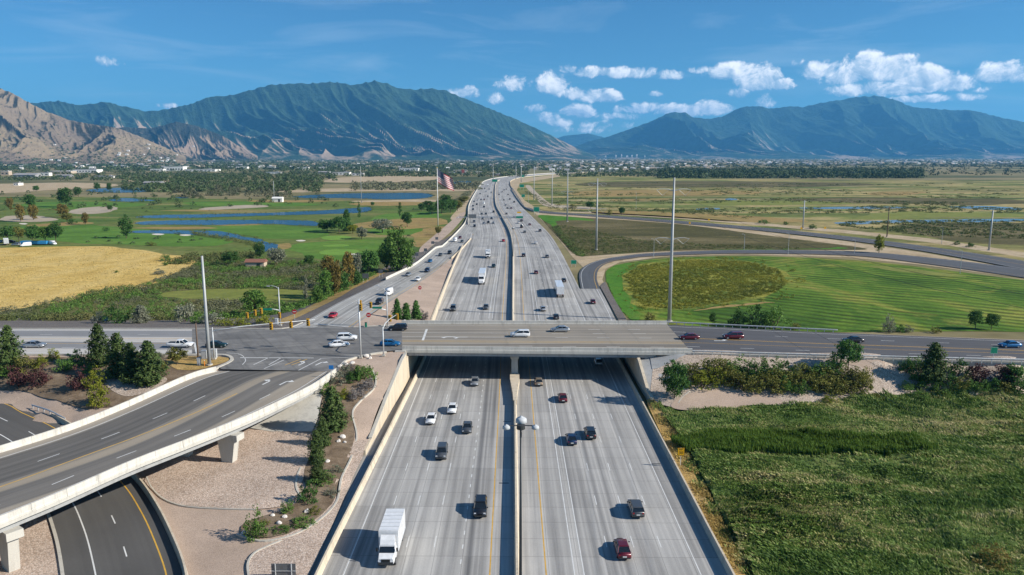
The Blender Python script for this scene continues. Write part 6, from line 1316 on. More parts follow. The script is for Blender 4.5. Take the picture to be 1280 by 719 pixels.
def plant_px(name, cat, label, px, py, hpx, g, kind, leaf, wpx=None, group=None, v=None):
    """base pixel and height in pixels give the place and size"""
    b = base_of(px, py, g); H = ztop(b[1], py - hpx) - b[2]; H = H if H > .2 else .5
    H *= 1.03; nat = {'round': .98, 'tall': .74, 'pine': .68, 'slim_pine': .5, 'shrub': 1.45, 'mound': 1.85, 'column': .42, 'low': 2.1, 'bigtree': 1.05}[kind]
    wx = 1.0 if wpx is None else max(.5, min(2.2, wpx / hpx / nat))
    v = int(RNG.integers(0, 3)) if v is None else v
    return plant(name, cat, label, (b[0], b[1], b[2] - .03), H, kind, leaf, v, float(RNG.uniform(0, 6.28)), wx, group)
# --- tree island at the upper left
for i, (px, py, h, kd, lf, w, lab) in enumerate((
        (12, 463, 54, 'pine', 'pine_leaf', 38, 'tall dark pine at the left picture edge of the tree island'), (124, 457, 50, 'pine', 'pine_leaf', 36, 'pine standing alone at the back of the tree island'), (150, 470, 52, 'pine', 'pine_leaf', 36, 'leftmost of three clustered pines on the tree island'),
        (166, 476, 46, 'pine', 'pine_leaf', 34, 'middle of three clustered pines on the tree island'), (186, 480, 52, 'pine', 'pine_leaf', 42, 'rightmost and widest of three clustered pines on the tree island'), (222, 456, 22, 'round', 'olive_leaf', 26, 'small greyish tree in front of the white pickup'))):
    plant_px('pine_tree' if 'pine' in kd else 'small_tree', 'tree', lab, px, py, h, 'west', kd, lf, w, 'trees on the tree island')
for i, (px, py, h, w, lf, lab) in enumerate(((30, 465, 22, 34, 'olive_leaf', 'yellowish shrub beside the left edge pine'), (53, 458, 15, 18, 'lime_leaf', 'small lime shrub right of the left edge pine'), (23, 482, 26, 30, 'purple_leaf', 'leftmost of three dark purple shrubs'), (49, 482, 26, 32, 'purple_leaf', 'second of three dark purple shrubs'),
        (98, 487, 28, 26, 'purple_leaf', 'third dark purple shrub, next to the lime shrubs'), (5, 471, 14, 24, 'green_leaf', 'green shrub at the left picture edge'), (68, 449, 14, 16, 'lime_leaf', 'bright lime shrub beside the left street'), (95, 457, 20, 24, 'dark_leaf', 'dark green shrub near the left street'), (80, 464, 15, 22, 'green_leaf', 'low green shrub in the tree island middle'),
        (118, 485, 25, 28, 'lime_leaf', 'upper of two lime shrubs before the pines'), (125, 505, 25, 30, 'lime_leaf', 'lower of two lime shrubs nearest the gravel'), (205, 463, 12, 16, 'olive_leaf', 'small olive shrub right of the pines'), (140, 447, 9, 16, 'olive_leaf', 'small olive shrub at the left street kerb'), (197, 447, 9, 20, 'grey_leaf', 'grey shrub between pines and left street'), (168, 446, 8, 16, 'olive_leaf', 'low shrub behind the clustered pines'), (110, 466, 10, 18, 'green_leaf', 'low shrub left of the clustered pines'))):
    plant_px('shrub', 'shrub', lab, px, py, h, 'west', 'shrub', lf, w, 'shrubs on the tree island')
# --- long planting bed beside the freeway
for px, py, h, w, lab in ((417, 537, 52, 40, 'uppermost of four dark pines in the bed by the freeway'), (405, 556, 34, 22, 'second of four dark pines in the bed by the freeway'), (396, 579, 40, 27, 'third of four dark pines in the bed by the freeway'), (398, 602, 30, 25, 'lowest of four dark pines in the bed by the freeway')):
    plant_px('pine_tree', 'tree', lab, px, py, h, 'west', 'pine', 'pine_leaf', w, 'pines in the freeway bed')
for px, py, h, w, kd, lf, lab in ((320, 672, 32, 30, 'shrub', 'green_leaf', 'bright green shrub at the lower tip of the freeway bed'), (385, 627, 26, 26, 'shrub', 'dark_leaf', 'round green shrub below the dark pines'), (360, 640, 14, 18, 'shrub', 'green_leaf', 'small green shrub beside pale boulders'), (405, 603, 14, 34, 'low', 'green_leaf', 'spreading green shrub at the foot of the pines'), (380, 655, 8, 36, 'low', 'green_leaf', 'low green ground cover along the lower bed edge'), (352, 664, 7, 26, 'low', 'green_leaf', 'low ground cover near the lower bed tip'), (415, 618, 8, 20, 'low', 'grey_leaf', 'grey low plant beside the bed edging'), (395, 640, 7, 22, 'low', 'olive_leaf', 'olive low plant among the lower boulders'),
        (455, 474, 20, 36, 'mound', 'green_leaf', 'large rounded green mound shrub at the top of the bed'), (447, 473, 13, 16, 'shrub', 'dark_leaf', 'dark shrub left of the large green mound'), (438, 480, 15, 14, 'column', 'dark_leaf', 'small upright dark conifer in the upper bed'), (432, 470, 15, 22, 'shrub', 'grey_leaf', 'silvery shrub behind the upright conifer'), (421, 480, 12, 26, 'low', 'grey_leaf', 'grey green spreading shrub by the viaduct end'), (458, 487, 13, 26, 'mound', 'lavender_leaf', 'upper lavender shrub beside the curved edging'), (446, 498, 13, 26, 'mound', 'lavender_leaf', 'lower lavender shrub beside the curved edging'), (410, 493, 14, 20, 'shrub', 'green_leaf', 'green shrub above the uppermost pine'), (430, 497, 13, 16, 'shrub', 'lime_leaf', 'lime shrub right of the uppermost pine'), (437, 462, 7, 16, 'low', 'lavender_leaf', 'small grey plant beside the white rocks'), (330, 656, 7, 16, 'low', 'olive_leaf', 'tiny olive tuft in the lower bed'), (422, 590, 9, 16, 'low', 'grey_leaf', 'grey tuft beside the second boulder group')):
    plant_px('shrub' if kd != 'column' else 'small_conifer', 'shrub', lab, px, py, h, 'west', kd, lf, w, 'shrubs in the freeway bed')
ROCKS = {}
def rock(label, px, py, wpx, g, mat='white_rock', v=0):
    b = base_of(px, py, g); w = wpx * zc_at(px, py, b[2]) / F
    if v not in ROCKS:
        bm = bmesh.new(); bmesh.ops.create_icosphere(bm, subdivisions=2, radius=.5)
        for q in bm.verts: q.co *= 1 + .35 * mn.noise(q.co * 2.2 + Vector((v * 7, 0, 0))); q.co.z *= .72
        me = D.meshes.new('boulder'); bm.to_mesh(me); bm.free(); me.materials.append(MT[mat]); ROCKS[v] = me
    o = D.objects.new('boulder', ROCKS[v]); COL.objects.link(o); o.location = (b[0], b[1], b[2] + w * .15); o.scale = (w, w * .85, w); o.rotation_euler = (0, 0, v * 1.3); return tag(o, label, 'boulder', 'landscape boulders')
for i, (px, py, w, lab) in enumerate(((428.5, 547, 8, 'largest pale boulder right of the uppermost pine'), (423.5, 552, 6, 'small pale boulder below the largest one'), (431, 553.5, 5, 'pale stone right of the small boulder'), (409, 578, 7, 'pale boulder right of the third pine'), (356, 647, 7, 'pale boulder beside the small green shrub'), (384, 640, 8, 'pale boulder below the round green shrub'), (349, 655, 8, 'brownish boulder in the middle of the lower bed'), (305, 667, 8, 'pale boulder at the lower tip of the bed'), (341, 645, 6, 'small boulder near the top of the lower bed'), (425, 459, 7, 'leftmost white rock at the viaduct end'), (432, 456.5, 8, 'second white rock at the viaduct end'), (440, 455, 7, 'third white rock at the viaduct end'), (458, 446, 7, 'white rock right of the plain signal pole'), (463, 448, 5, 'smaller white rock right of the signal pole'), (506, 402.5, 6, 'grey rock below the three island conifers'), (513, 404, 7, 'second grey rock below the island conifers'), (524, 404, 6, 'third grey rock below the island conifers'))):
    rock(lab, px, py, w, 'island' if py < 410 else 'west', v=i % 4)
# --- gravel island conifers
for px, py, h, w, lab in ((497, 399, 25, 13, 'leftmost of three small conifers on the gravel island'), (508, 400, 21, 14, 'middle of three small conifers on the gravel island'), (520, 399, 23, 14, 'rightmost of three small conifers on the gravel island')):
    plant_px('small_conifer', 'tree', lab, px, py, h, 'island', 'slim_pine', 'dark_leaf', w, 'conifers on the gravel island')
plant_px('shrub', 'shrub', 'grey shrub right of the three island conifers', 530, 400, 12, 'island', 'shrub', 'lavender_leaf', 14); plant_px('shrub', 'shrub', 'low grey shrub below the island conifers', 515, 404, 5, 'island', 'low', 'grey_leaf', 18)
# --- slope right of the bridge
plant_px('dense_tree', 'tree', 'dense dark round tree at the left end of the shrub row', 843, 498, 47, 'east', 'bigtree', 'dark_leaf', 38); plant_px('small_tree', 'tree', 'lone round tree with slim trunk below the right street', 1060, 463, 38, 'east', 'round', 'dark_leaf', 33); plant_px('pine_tree', 'tree', 'dark pine right of the bare rock slope', 1166, 472, 42, 'east', 'pine', 'pine_leaf', 38)
row = []
for x, y, h, w, lf in ((868, 474, 20, 26, 'olive_leaf'), (878, 485, 18, 28, 'lime_leaf'), (890, 470, 22, 24, 'olive_leaf'), (897, 480, 18, 24, 'lime_leaf'), (905, 466, 17, 22, 'olive_leaf'), (914, 480, 20, 26, 'olive_leaf'), (920, 468, 18, 24, 'green_leaf'), (926, 486, 18, 26, 'olive_leaf'), (934, 474, 18, 22, 'dark_leaf'), (942, 488, 19, 26, 'olive_leaf'), (948, 473, 20, 26, 'green_leaf'), (957, 484, 18, 24, 'olive_leaf'), (966, 472, 20, 26, 'green_leaf'), (968, 490, 17, 24, 'olive_leaf'), (977, 482, 18, 24, 'olive_leaf'), (984, 489, 14, 22, 'green_leaf'), (985, 472, 16, 22, 'dark_leaf'), (994, 482, 19, 26, 'olive_leaf'), (1000, 492, 13, 20, 'green_leaf'), (1004, 472, 17, 24, 'olive_leaf'), (1012, 486, 18, 26, 'olive_leaf'), (1019, 472, 16, 22, 'green_leaf'), (1026, 490, 18, 26, 'olive_leaf'), (1033, 478, 18, 24, 'olive_leaf'), (1041, 468, 22, 26, 'green_leaf'), (1044, 492, 18, 26, 'olive_leaf'), (1053, 480, 18, 24, 'olive_leaf'), (1060, 492, 16, 24, 'olive_leaf'), (1066, 480, 20, 26, 'olive_leaf'), (1076, 488, 18, 24, 'olive_leaf'), (1080, 478, 16, 18, 'olive_leaf'), (1034, 504, 9, 14, 'lime_leaf')): row.append((x, y, h, w, lf))
for i, (x, y, h, w, lf) in enumerate(row): plant_px('shrub', 'shrub', f'{lf.split("_")[0]} shrub, {nth(i + 1)} from the left in the long shrub row', x, y, h * 1.2, 'east', 'shrub', lf, w * 1.25, 'long shrub row below the right street')
row2 = [(1133, 466, 16, 18, 'dark_leaf'), (1146, 462, 14, 20, 'green_leaf'), (1144, 476, 12, 16, 'green_leaf'), (1133, 487, 9, 16, 'green_leaf'), (1150, 487, 10, 14, 'green_leaf'), (1158, 480, 14, 18, 'green_leaf'), (1174, 492, 14, 20, 'green_leaf'), (1184, 484, 14, 20, 'dark_leaf'), (1196, 470, 18, 24, 'dark_leaf'), (1200, 484, 14, 20, 'olive_leaf'), (1210, 486, 10, 18, 'green_leaf'), (1226, 488, 12, 20, 'green_leaf'), (1240, 486, 12, 18, 'dark_leaf'), (1252, 488, 12, 22, 'olive_leaf'), (1272, 490, 16, 24, 'dark_leaf'), (1152, 500, 9, 18, 'green_leaf'), (1095, 498, 6, 12, 'olive_leaf')]
for i, (x, y, h, w, lf) in enumerate(row2): plant_px('shrub', 'shrub', f'{lf.split("_")[0]} shrub, {nth(i + 1)} from the left in the right hand group by the pine', x, y, h * 1.15, 'east', 'shrub', lf, w * 1.25, 'shrubs round the right pine')
for x, y, h, w, lab in ((1222, 476, 24, 34, 'left purple shrub at the right picture edge'), (1258, 478, 26, 34, 'right purple shrub at the right picture edge')): plant_px('shrub', 'shrub', lab, x, y, h, 'east', 'shrub', 'purple_leaf', w)
plant_px('dense_tree', 'tree', 'dark leafy small tree between the purple shrubs', 1264, 484, 30, 'east', 'tall', 'dark_leaf', 26)
# --- behind the right street
for px, py, h, w, kd, lf, lab, nm in ((891, 405, 15, 11, 'tall', 'dark_leaf', 'small dark tree behind the overpass end', 'small_tree'), (921, 408, 22, 24, 'shrub', 'dark_leaf', 'left of three big bushes behind the right street', 'bush'), (945, 410, 28, 34, 'shrub', 'dark_leaf', 'middle of three big bushes behind the right street', 'bush'), (968, 411, 30, 34, 'shrub', 'green_leaf', 'right of three big bushes behind the right street', 'bush'), (994, 412, 9, 14, 'low', 'olive_leaf', 'small bush right of the three big bushes', 'bush'), (1111, 415, 20, 18, 'shrub', 'grey_leaf', 'silvery bush at the edge of the hay field', 'bush'), (1124, 415, 9, 14, 'shrub', 'dark_leaf', 'dark bush beside the silvery bush', 'bush'), (1136, 415, 8, 14, 'shrub', 'grey_leaf', 'low silvery bush at the hay field edge', 'bush'), (1170, 416, 8, 14, 'low', 'olive_leaf', 'low bush in the hay field edge', 'bush'), (1219, 412, 24, 20, 'round', 'dark_leaf', 'left of two small trees at the hay field corner', 'small_tree'), (1239, 412, 20, 18, 'round', 'dark_leaf', 'right of two small trees at the hay field corner', 'small_tree'), (812, 404, 14, 16, 'shrub', 'olive_leaf', 'olive bush beside the nearest transmission pole', 'bush'), (1098.5, 316.5, 24, 14, 'tall', 'lime_leaf', 'bright lime green tree between the two right roads', 'small_tree'),
        (738, 261, 9, 13, 'round', 'dark_leaf', 'dark bushy tree beyond the frontage road', 'small_tree'), (777, 269, 10, 10, 'round', 'dark_leaf', 'dark round bush behind the frontage road', 'bush'), (762, 268, 7, 8, 'shrub', 'olive_leaf', 'small bush left of the dark round bush', 'bush'), (955, 280, 6, 15, 'low', 'dark_leaf', 'dark flat bush on the frontage verge', 'bush'), (982, 281, 5, 7, 'shrub', 'dark_leaf', 'tiny bush right of the dark flat bush', 'bush'), (1016, 286, 6, 14, 'low', 'dark_leaf', 'dark low bush near the yellow signs', 'bush'), (1196, 306, 5, 9, 'shrub', 'dark_leaf', 'small dark bush left of the far right pole', 'bush'), (1212, 309, 6, 14, 'low', 'dark_leaf', 'wide dark bush left of the far right pole', 'bush'), (716, 261, 7, 12, 'shrub', 'olive_leaf', 'olive bush near the third steel pole', 'bush')):
    plant_px(nm, 'tree' if 'tree' in nm else 'bush', lab, px, py, h, 'plain', kd, lf, w)
# --- golf course and ramp-side trees
GT = [(497, 342, 50, 42, 'bigtree', 'green_leaf', 'largest leafy tree beside the slip ramp'), (484, 338, 26, 26, 'round', 'dark_leaf', 'smaller tree leaning on the largest ramp tree'), (460, 345, 28, 30, 'round', 'dark_leaf', 'dark round tree left of the largest ramp tree'), (436, 362, 44, 16, 'tall', 'autumn_leaf', 'tall yellowing tree among the ramp thicket'), (446, 350, 32, 14, 'tall', 'grey_leaf', 'pale thin tree above the ramp thicket'), (420, 372, 44, 14, 'tall', 'autumn_leaf', 'slim yellowing tree nearest the slip ramp'), (408, 374, 36, 16, 'tall', 'green_leaf', 'green tree in the ramp thicket left of the slim one'), (430, 368, 26, 18, 'tall', 'dark_leaf', 'dark tree at the ramp gravel edge'), (444, 360, 22, 16, 'tall', 'dark_leaf', 'dark tree below the pale thin tree'), (410, 352, 30, 18, 'tall', 'autumn_leaf', 'olive tree at the top of the ramp thicket'),
      (398, 385, 28, 14, 'tall', 'green_leaf', 'green shrubby tree by the ramp bend'), (383, 377, 26, 8, 'column', 'grey_leaf', 'pale bare stemmed tree behind the far signal'), (319, 398, 32, 30, 'round', 'green_leaf', 'round green tree left of the far signal'), (346, 332, 20, 22, 'round', 'grey_leaf', 'grey green tree by the golf stream'), (325, 324, 20, 14, 'tall', 'dark_leaf', 'dark leaning tree at the stream end'), (386, 332, 12, 13, 'round', 'dark_leaf', 'small dark tree on the near fairway'), (288, 332, 16, 22, 'round', 'dark_leaf', 'dark tree left of the brick shed'), (409, 290, 14, 22, 'round', 'dark_leaf', 'left tree of the clump by the long pond'), (424, 291, 18, 20, 'round', 'dark_leaf', 'middle tree of the clump by the long pond'), (434, 289, 24, 12, 'slim_pine', 'dark_leaf', 'pointed tree of the clump by the long pond'), (441, 292, 10, 14, 'round', 'lime_leaf', 'lime tree right of the long pond clump'), (452, 299, 15, 14, 'tall', 'grey_leaf', 'grey tree beside the small green'), (478, 291, 16, 26, 'round', 'grey_leaf', 'wide grey green tree in mid golf course'), (509, 284, 17, 14, 'round', 'dark_leaf', 'round tree left of the flagpole'), (500, 271, 16, 6, 'column', 'dark_leaf', 'narrow poplar near the flagpole'), (449, 272, 18, 6, 'column', 'dark_leaf', 'narrow poplar at the long pond end'), (466, 258, 5, 5, 'round', 'dark_leaf', 'tiny tree at the end of the far pond'),
      (158, 298, 27, 16, 'tall', 'dark_leaf', 'tall dark tree beside the near stream'), (83, 259, 22, 20, 'round', 'dark_leaf', 'large dark tree at the edge of the waste sand'), (107, 281, 14, 9, 'tall', 'autumn_leaf', 'slim olive tree on the left fairway'), (138, 264, 7, 7, 'round', 'dark_leaf', 'small tree at the right end of the waste sand'), (26, 277, 20, 11, 'tall', 'autumn_leaf', 'brown tinged tree in front of the left bunker'), (42, 275, 18, 12, 'tall', 'autumn_leaf', 'olive tree right of the brown tinged tree'), (38, 261, 16, 14, 'round', 'dark_leaf', 'dark tree behind the left bunker'), (13, 263, 15, 9, 'tall', 'autumn_leaf', 'leftmost olive tree on the golf course'), (78, 272, 16, 14, 'tall', 'autumn_leaf', 'olive tree below the large dark tree'), (84, 278, 10, 14, 'round', 'olive_leaf', 'small bushy tree in mid left fairway'), (90, 280, 6, 12, 'low', 'dark_leaf', 'low bush on the left fairway'), (133, 289, 5, 9, 'low', 'dark_leaf', 'round bush left of the near stream'), (122, 240, 11, 8, 'round', 'dark_leaf', 'left tree beside the upper pond'), (137, 240, 10, 7, 'round', 'dark_leaf', 'right tree beside the upper pond'), (45, 240, 7, 8, 'round', 'dark_leaf', 'small round tree on the far dirt field'), (98, 246, 11, 10, 'round', 'dark_leaf', 'tree left of the second upper pond'), (189, 307, 4, 12, 'low', 'olive_leaf', 'low olive bush at the golden field corner'),
      (10, 304, 20, 16, 'round', 'dark_leaf', 'leftmost tree behind the parked vehicles'), (24, 302, 17, 16, 'round', 'olive_leaf', 'second tree behind the parked vehicles'), (41, 304, 20, 18, 'round', 'dark_leaf', 'third tree behind the parked vehicles'), (57, 303, 18, 18, 'round', 'green_leaf', 'fourth tree behind the parked vehicles'), (70, 303, 22, 18, 'round', 'dark_leaf', 'rightmost tree behind the parked vehicles'),
      (540, 268, 10, 16, 'round', 'dark_leaf', 'left dark tree of the grove behind the flag'), (552, 267, 16, 18, 'round', 'dark_leaf', 'second dark tree of the grove behind the flag'), (563, 266, 15, 18, 'round', 'dark_leaf', 'third dark tree of the grove behind the flag'), (572, 264, 12, 14, 'round', 'olive_leaf', 'right olive tree of the grove behind the flag'), (535, 262, 10, 14, 'round', 'dark_leaf', 'back left tree of the grove'), (558, 258, 13, 16, 'round', 'dark_leaf', 'back middle tree of the grove'), (548, 294, 10, 8, 'round', 'olive_leaf', 'small olive tree below the flagpole'), (527, 264, 9, 10, 'round', 'dark_leaf', 'small dark tree left of the grove'), (580, 255, 9, 14, 'round', 'olive_leaf', 'olive bushy tree behind the grove'),
      (208, 326, 7, 14, 'low', 'dark_leaf', 'left dark bush between golden field and stream'), (145, 404, 20, 28, 'shrub', 'dark_leaf', 'dark bush right of the blue round sign'), (176, 404, 20, 19, 'slim_pine', 'grey_leaf', 'conical grey green conifer behind the left street'), (232, 402, 24, 24, 'shrub', 'grey_leaf', 'silvery bush behind the left street'), (268, 404, 14, 30, 'shrub', 'grey_leaf', 'silvery spreading bush left of the mast arm'), (245, 404, 12, 20, 'shrub', 'green_leaf', 'green bush beside the silvery ones'), (123, 404, 12, 16, 'shrub', 'grey_leaf', 'pale bush left of the blue round sign'), (302, 406, 9, 30, 'low', 'lime_leaf', 'yellow green hedge bush below the far signals'), (330, 404, 10, 26, 'low', 'lime_leaf', 'yellow green hedge bush left of the far signal pole'), (280, 407, 8, 26, 'low', 'lime_leaf', 'yellow green hedge bush at the street corner'), (200, 343, 6, 14, 'shrub', 'grey_leaf', 'silver round bush at the golden field edge'), (207, 332, 5, 7, 'shrub', 'green_leaf', 'small green bush in the golden field edge'), (146, 341, 3, 5, 'shrub', 'green_leaf', 'tiny green bush in the golden field')]
for px, py, h, w, kd, lf, lab in GT:
    bush = kd in ('shrub', 'low'); plant_px('bush' if bush else 'tree', 'bush' if bush else 'tree', lab, px, py, h * 1.1, 'back' if py >= 399 and px < 360 else 'plain', kd, lf, w * 1.15, 'trees and bushes left of the freeway')
# small buildings on the golf course
def shed(label, px, py, w, d, h, wall_m, roof_m, g='plain', rz=0.0):
    b = base_of(px, py, g); T = thing('shed', label, 'shed', b, rz); m = MB(); m.box((0, 0, h / 2), (w, d, h)); wl = m.build('wall', MT[wall_m], T)
    m = MB(); m.loft([[(x, -d / 2 - .4, h), (x, 0, h + d * .28), (x, d / 2 + .4, h), (x, d / 2 + .4, h - .15), (x, -d / 2 - .4, h - .15)] for x in (-w / 2 - .4, w / 2 + .4)]); m.build('roof', MT[roof_m], T); m = MB(); m.box((w * .2, -d / 2 - .03, h * .4), (w * .18, .06, h * .75)); m.build('door', MT['dark_metal'], T)
shed('low brick shed beside the golf stream', 320.5, 334, 8.5, 4.5, 2.6, 'far_wall_tan', 'brick'); shed('small white golf shed in the far fairways', 347.5, 252.5, 11, 6, 4, 'far_wall_white', 'far_wall_white')

# ------------------------------------------------------------------ growing masses (nobody could count these)
def scatter(poly, n, z=None, ter=None, rng=RNG):
    P = np.array(poly)[:, :2]; out = []
    lo, hi = P.min(0), P.max(0); tot = 0
    while tot < n:
        g = rng.uniform(lo, hi, (n * 2, 2)); g = g[in_poly(g, P)]; out.append(g); tot += len(g)
    g = np.vstack(out)[:n]; Z = ter.h(g[:, 0], g[:, 1]) if ter else np.full(n, z if z is not None else -.25); return np.column_stack([g, Z])
def nz(P, s, seed=0.0): return np.array([mn.noise(Vector((p[0] * s, p[1] * s, seed))) for p in P])
def mass(name, label, P, wid, hgt, per, size, mat, cat='bushes', squash=1.0):
    """one mesh of leafy humps at the points P"""
    n = len(P); C = np.repeat(P, per, 0); d = RNG.normal(size=C.shape); d[:, 2] = np.abs(d[:, 2]); d = unit(d) * (RNG.uniform(.3, 1, len(C)) ** .5)[:, None]
    w = np.repeat(np.broadcast_to(wid, (n,)), per); h = np.repeat(np.broadcast_to(hgt, (n,)), per)
    C = C + d * np.stack([w, w, h], 1); s = size * np.repeat(np.sqrt(np.broadcast_to(wid, (n,)) / np.mean(wid)), per) if hasattr(size, '__len__') or True else size
    o = D.objects.new(name, mesh_quads(name, leaf_quads(C, s, d), MT[mat])); COL.objects.link(o); o['kind'] = 'stuff'; return tag(o, label, cat)
pt = scatter(Gs([(-60, 394), (0, 387), (110, 368), (180, 356), (245, 330), (330, 322), (430, 332), (480, 338), (440, 358), (395, 380), (345, 398), (150, 401), (-60, 401)]), 2600)
bad = in_poly(pt, np.array(Gs([(188, 369), (215, 363), (262, 360.5), (330, 360), (390, 362), (402, 367), (372, 379), (300, 376), (226, 375)]))[:, :2]); pt = pt[~bad]
hs = .9 + 1.6 * np.clip(nz(pt, .03) + .45, 0, 1.2); pick = nz(pt, .045, 8.0) + RNG.normal(size=len(pt)) * .22
for nm_, lo, hi, mt_, lb in (('thicket', -9, -.12, 'green_leaf', 'fresh green shrubs in the thicket between golden field and street'), ('thicket', -.12, .22, 'thicket_leaf', 'tangled olive brown shrubs in the thicket between golden field and street'), ('thicket', .22, 9, 'silver_thicket_leaf', 'silvery shrubs in the thicket between golden field and street')):
    kk_ = (pick >= lo) & (pick < hi); mass(nm_, lb, pt[kk_], hs[kk_] * .95, hs[kk_], 52, .24, mt_)
pt2 = scatter(Gs([(200, 398), (260, 394), (330, 394), (395, 374), (460, 344), (470, 346), (400, 384), (350, 402), (200, 404)]), 260, ter=BW); mass('roadside_bushes', 'mixed green bushes along the far kerb and ramp slope', pt2, 1.5, RNG.uniform(1.2, 2.6, len(pt2)), 40, .3, 'green_leaf')
pt3 = scatter(Gs([(-60, 402), (100, 401), (220, 400), (220, 407), (100, 408), (-60, 408)]), 200, ter=BW); mass('roadside_bushes', 'olive hedge of bushes behind the left street', pt3, 1.6, RNG.uniform(1.2, 2.8, len(pt3)), 44, .3, 'thicket_leaf')
pt = scatter(Gs([(205, 330), (240, 318), (300, 316), (330, 319), (300, 326), (250, 330)]), 180); mass('stream_bushes', 'dark rushes and bushes at the foot of the golf course', pt, 2.0, RNG.uniform(1.2, 2.6, len(pt)), 34, .4, 'thicket_leaf')
for lab, poly, n, h, mt in (('dark reeds along the near stream bank', [(240, 289), (290, 297), (330, 306), (326, 309), (280, 300), (240, 292)], 120, 1.6, 'thicket_leaf'), ('dark scrub bank behind the marsh meadow verge', [(690, 285), (705, 302), (722, 320), (733, 319), (712, 300), (698, 282)], 260, 1.5, 'thicket_leaf'), ('olive scrub along the freeway fence beyond the flag', [(572, 262), (590, 240), (584, 240), (560, 256), (545, 262)], 160, 3.0, 'silver_thicket_leaf'), ('dry scrub on the right verge of the far freeway', [(655, 240), (690, 262), (740, 266), (740, 263), (690, 258), (665, 240)], 150, 1.2, 'thicket_leaf'), ('dark scrub in the marsh beyond the frontage road', [(720, 258), (860, 266), (940, 274), (940, 271), (860, 262), (740, 256)], 240, 1.3, 'thicket_leaf'), ('olive reeds of the marsh meadow', [(700, 280), (800, 300), (880, 305), (1000, 309), (1000, 311), (860, 311), (740, 318), (724, 318)], 1200, .8, 'thicket_leaf'), ('yellow green reeds inside the loop', [(780, 345), (800, 332), (850, 325), (930, 326), (972, 336), (985, 352), (970, 365), (925, 374), (850, 386), (805, 382), (790, 368)], 3600, .55, 'reed_leaf')):
    pt = scatter(Gs(poly), n); mass('scrub', lab, pt, h * 1.3, h * RNG.uniform(.6, 1.2, len(pt)), 26, .24 if h < 1 else .32 if h < 2 else .6, mt)
pt = scatter(Gs([(768, 350), (785, 332), (850, 320.5), (940, 321), (990, 333), (1008, 352), (990, 372), (930, 384), (850, 395), (800, 393), (776, 375)]), 1500); pt = pt[(nz(pt, .08, 2.0) + RNG.normal(size=len(pt)) * .2) > .1]; mass('scrub', 'scattered reed tufts round the edge of the loop reeds', pt, .8, RNG.uniform(.3, .8, len(pt)), 24, .22, 'reed_leaf')
# tall grass and reeds, near right
poly = Gs([(824, 514), (850, 516), (900, 515), (990, 513), (1060, 507), (1180, 501), (1300, 499), (1360, 500), (1400, 800), (985, 800), (950, 735), (905, 650), (870, 580), (845, 540)])
class Mound:
    """wind-laid mats of grass over the wet ground"""
    def h(s, X, Y):
        X, Y = np.atleast_1d(X).astype(float), np.atleast_1d(Y).astype(float); m_ = []
        for x, y in zip(X, Y):
            w = mn.noise(Vector((x * .05, y * .05, 3))) * 1.5
            a_ = 1 - abs(mn.noise(Vector((x * .085 + w, y * .17 + w * .6, 1.0)))) * 2; b_ = 1 - abs(mn.noise(Vector((x * .22 + w, y * .40, 6.0)))) * 2; m_.append(.75 * max(0, a_) ** 1.5 + .42 * max(0, b_))
        return TE.h(X, Y) - .25 + np.array(m_)
MO = Mound()
patch('marsh_sod', dense_loop(poly, 4.0), MT['wet_grass_soil'], -.08, ter=MO, smooth=0, raw=True, step=1.5)
pt = scatter(dense_loop(poly, 1.2, True, 1.6), 215000, ter=MO); big = nz(pt, .07, 2.0); fine = nz(pt, .25, 5.0)
ch = in_poly(pt, np.array(Gs([(960, 573), (1040, 568), (1110, 570), (1180, 576), (1170, 582), (1090, 588), (1000, 583)]))[:, :2]); keep = ~(ch & (RNG.uniform(0, 1, len(pt)) > .22)) & (RNG.uniform(0, 1, len(pt)) < .75 + .5 * big)
pt, big, fine = pt[keep], big[keep], fine[keep]
def blades(P, H, W, lean=.5):
    n = len(P); a = RNG.uniform(0, 6.28, n); wa = 3.14 + 2.4 * nz(P, .045, 9.0); ld = np.stack([np.cos(a) * .45 + .6 * np.cos(wa), np.sin(a) * .45 + .6 * np.sin(wa), np.zeros(n)], 1) * (lean * H)[:, None] * RNG.uniform(.3, 1.3, n)[:, None]
    s = RNG.uniform(0, 6.28, n); sd = np.stack([np.cos(s), np.sin(s), np.zeros(n)], 1) * (W / 2)[:, None]; up = np.array([0, 0, 1.0])
    mid = P + ld * .35 + up * (H * .6)[:, None]; tip = P + ld + up * (H * RNG.uniform(.8, 1, n))[:, None]
    return np.stack([P - sd, P + sd, mid + sd * 1.5, tip], 1)
reed = in_poly(pt, np.array(Gs([(838, 545), (870, 530), (960, 525), (1060, 532), (1150, 545), (1175, 565), (1100, 572), (1000, 572), (900, 570), (850, 566)]))[:, :2])
H = (.30 + .36 * np.clip(.5 + big * 1.2 + fine * .6, .05, 1.5)) * RNG.uniform(.7, 1.25, len(pt))
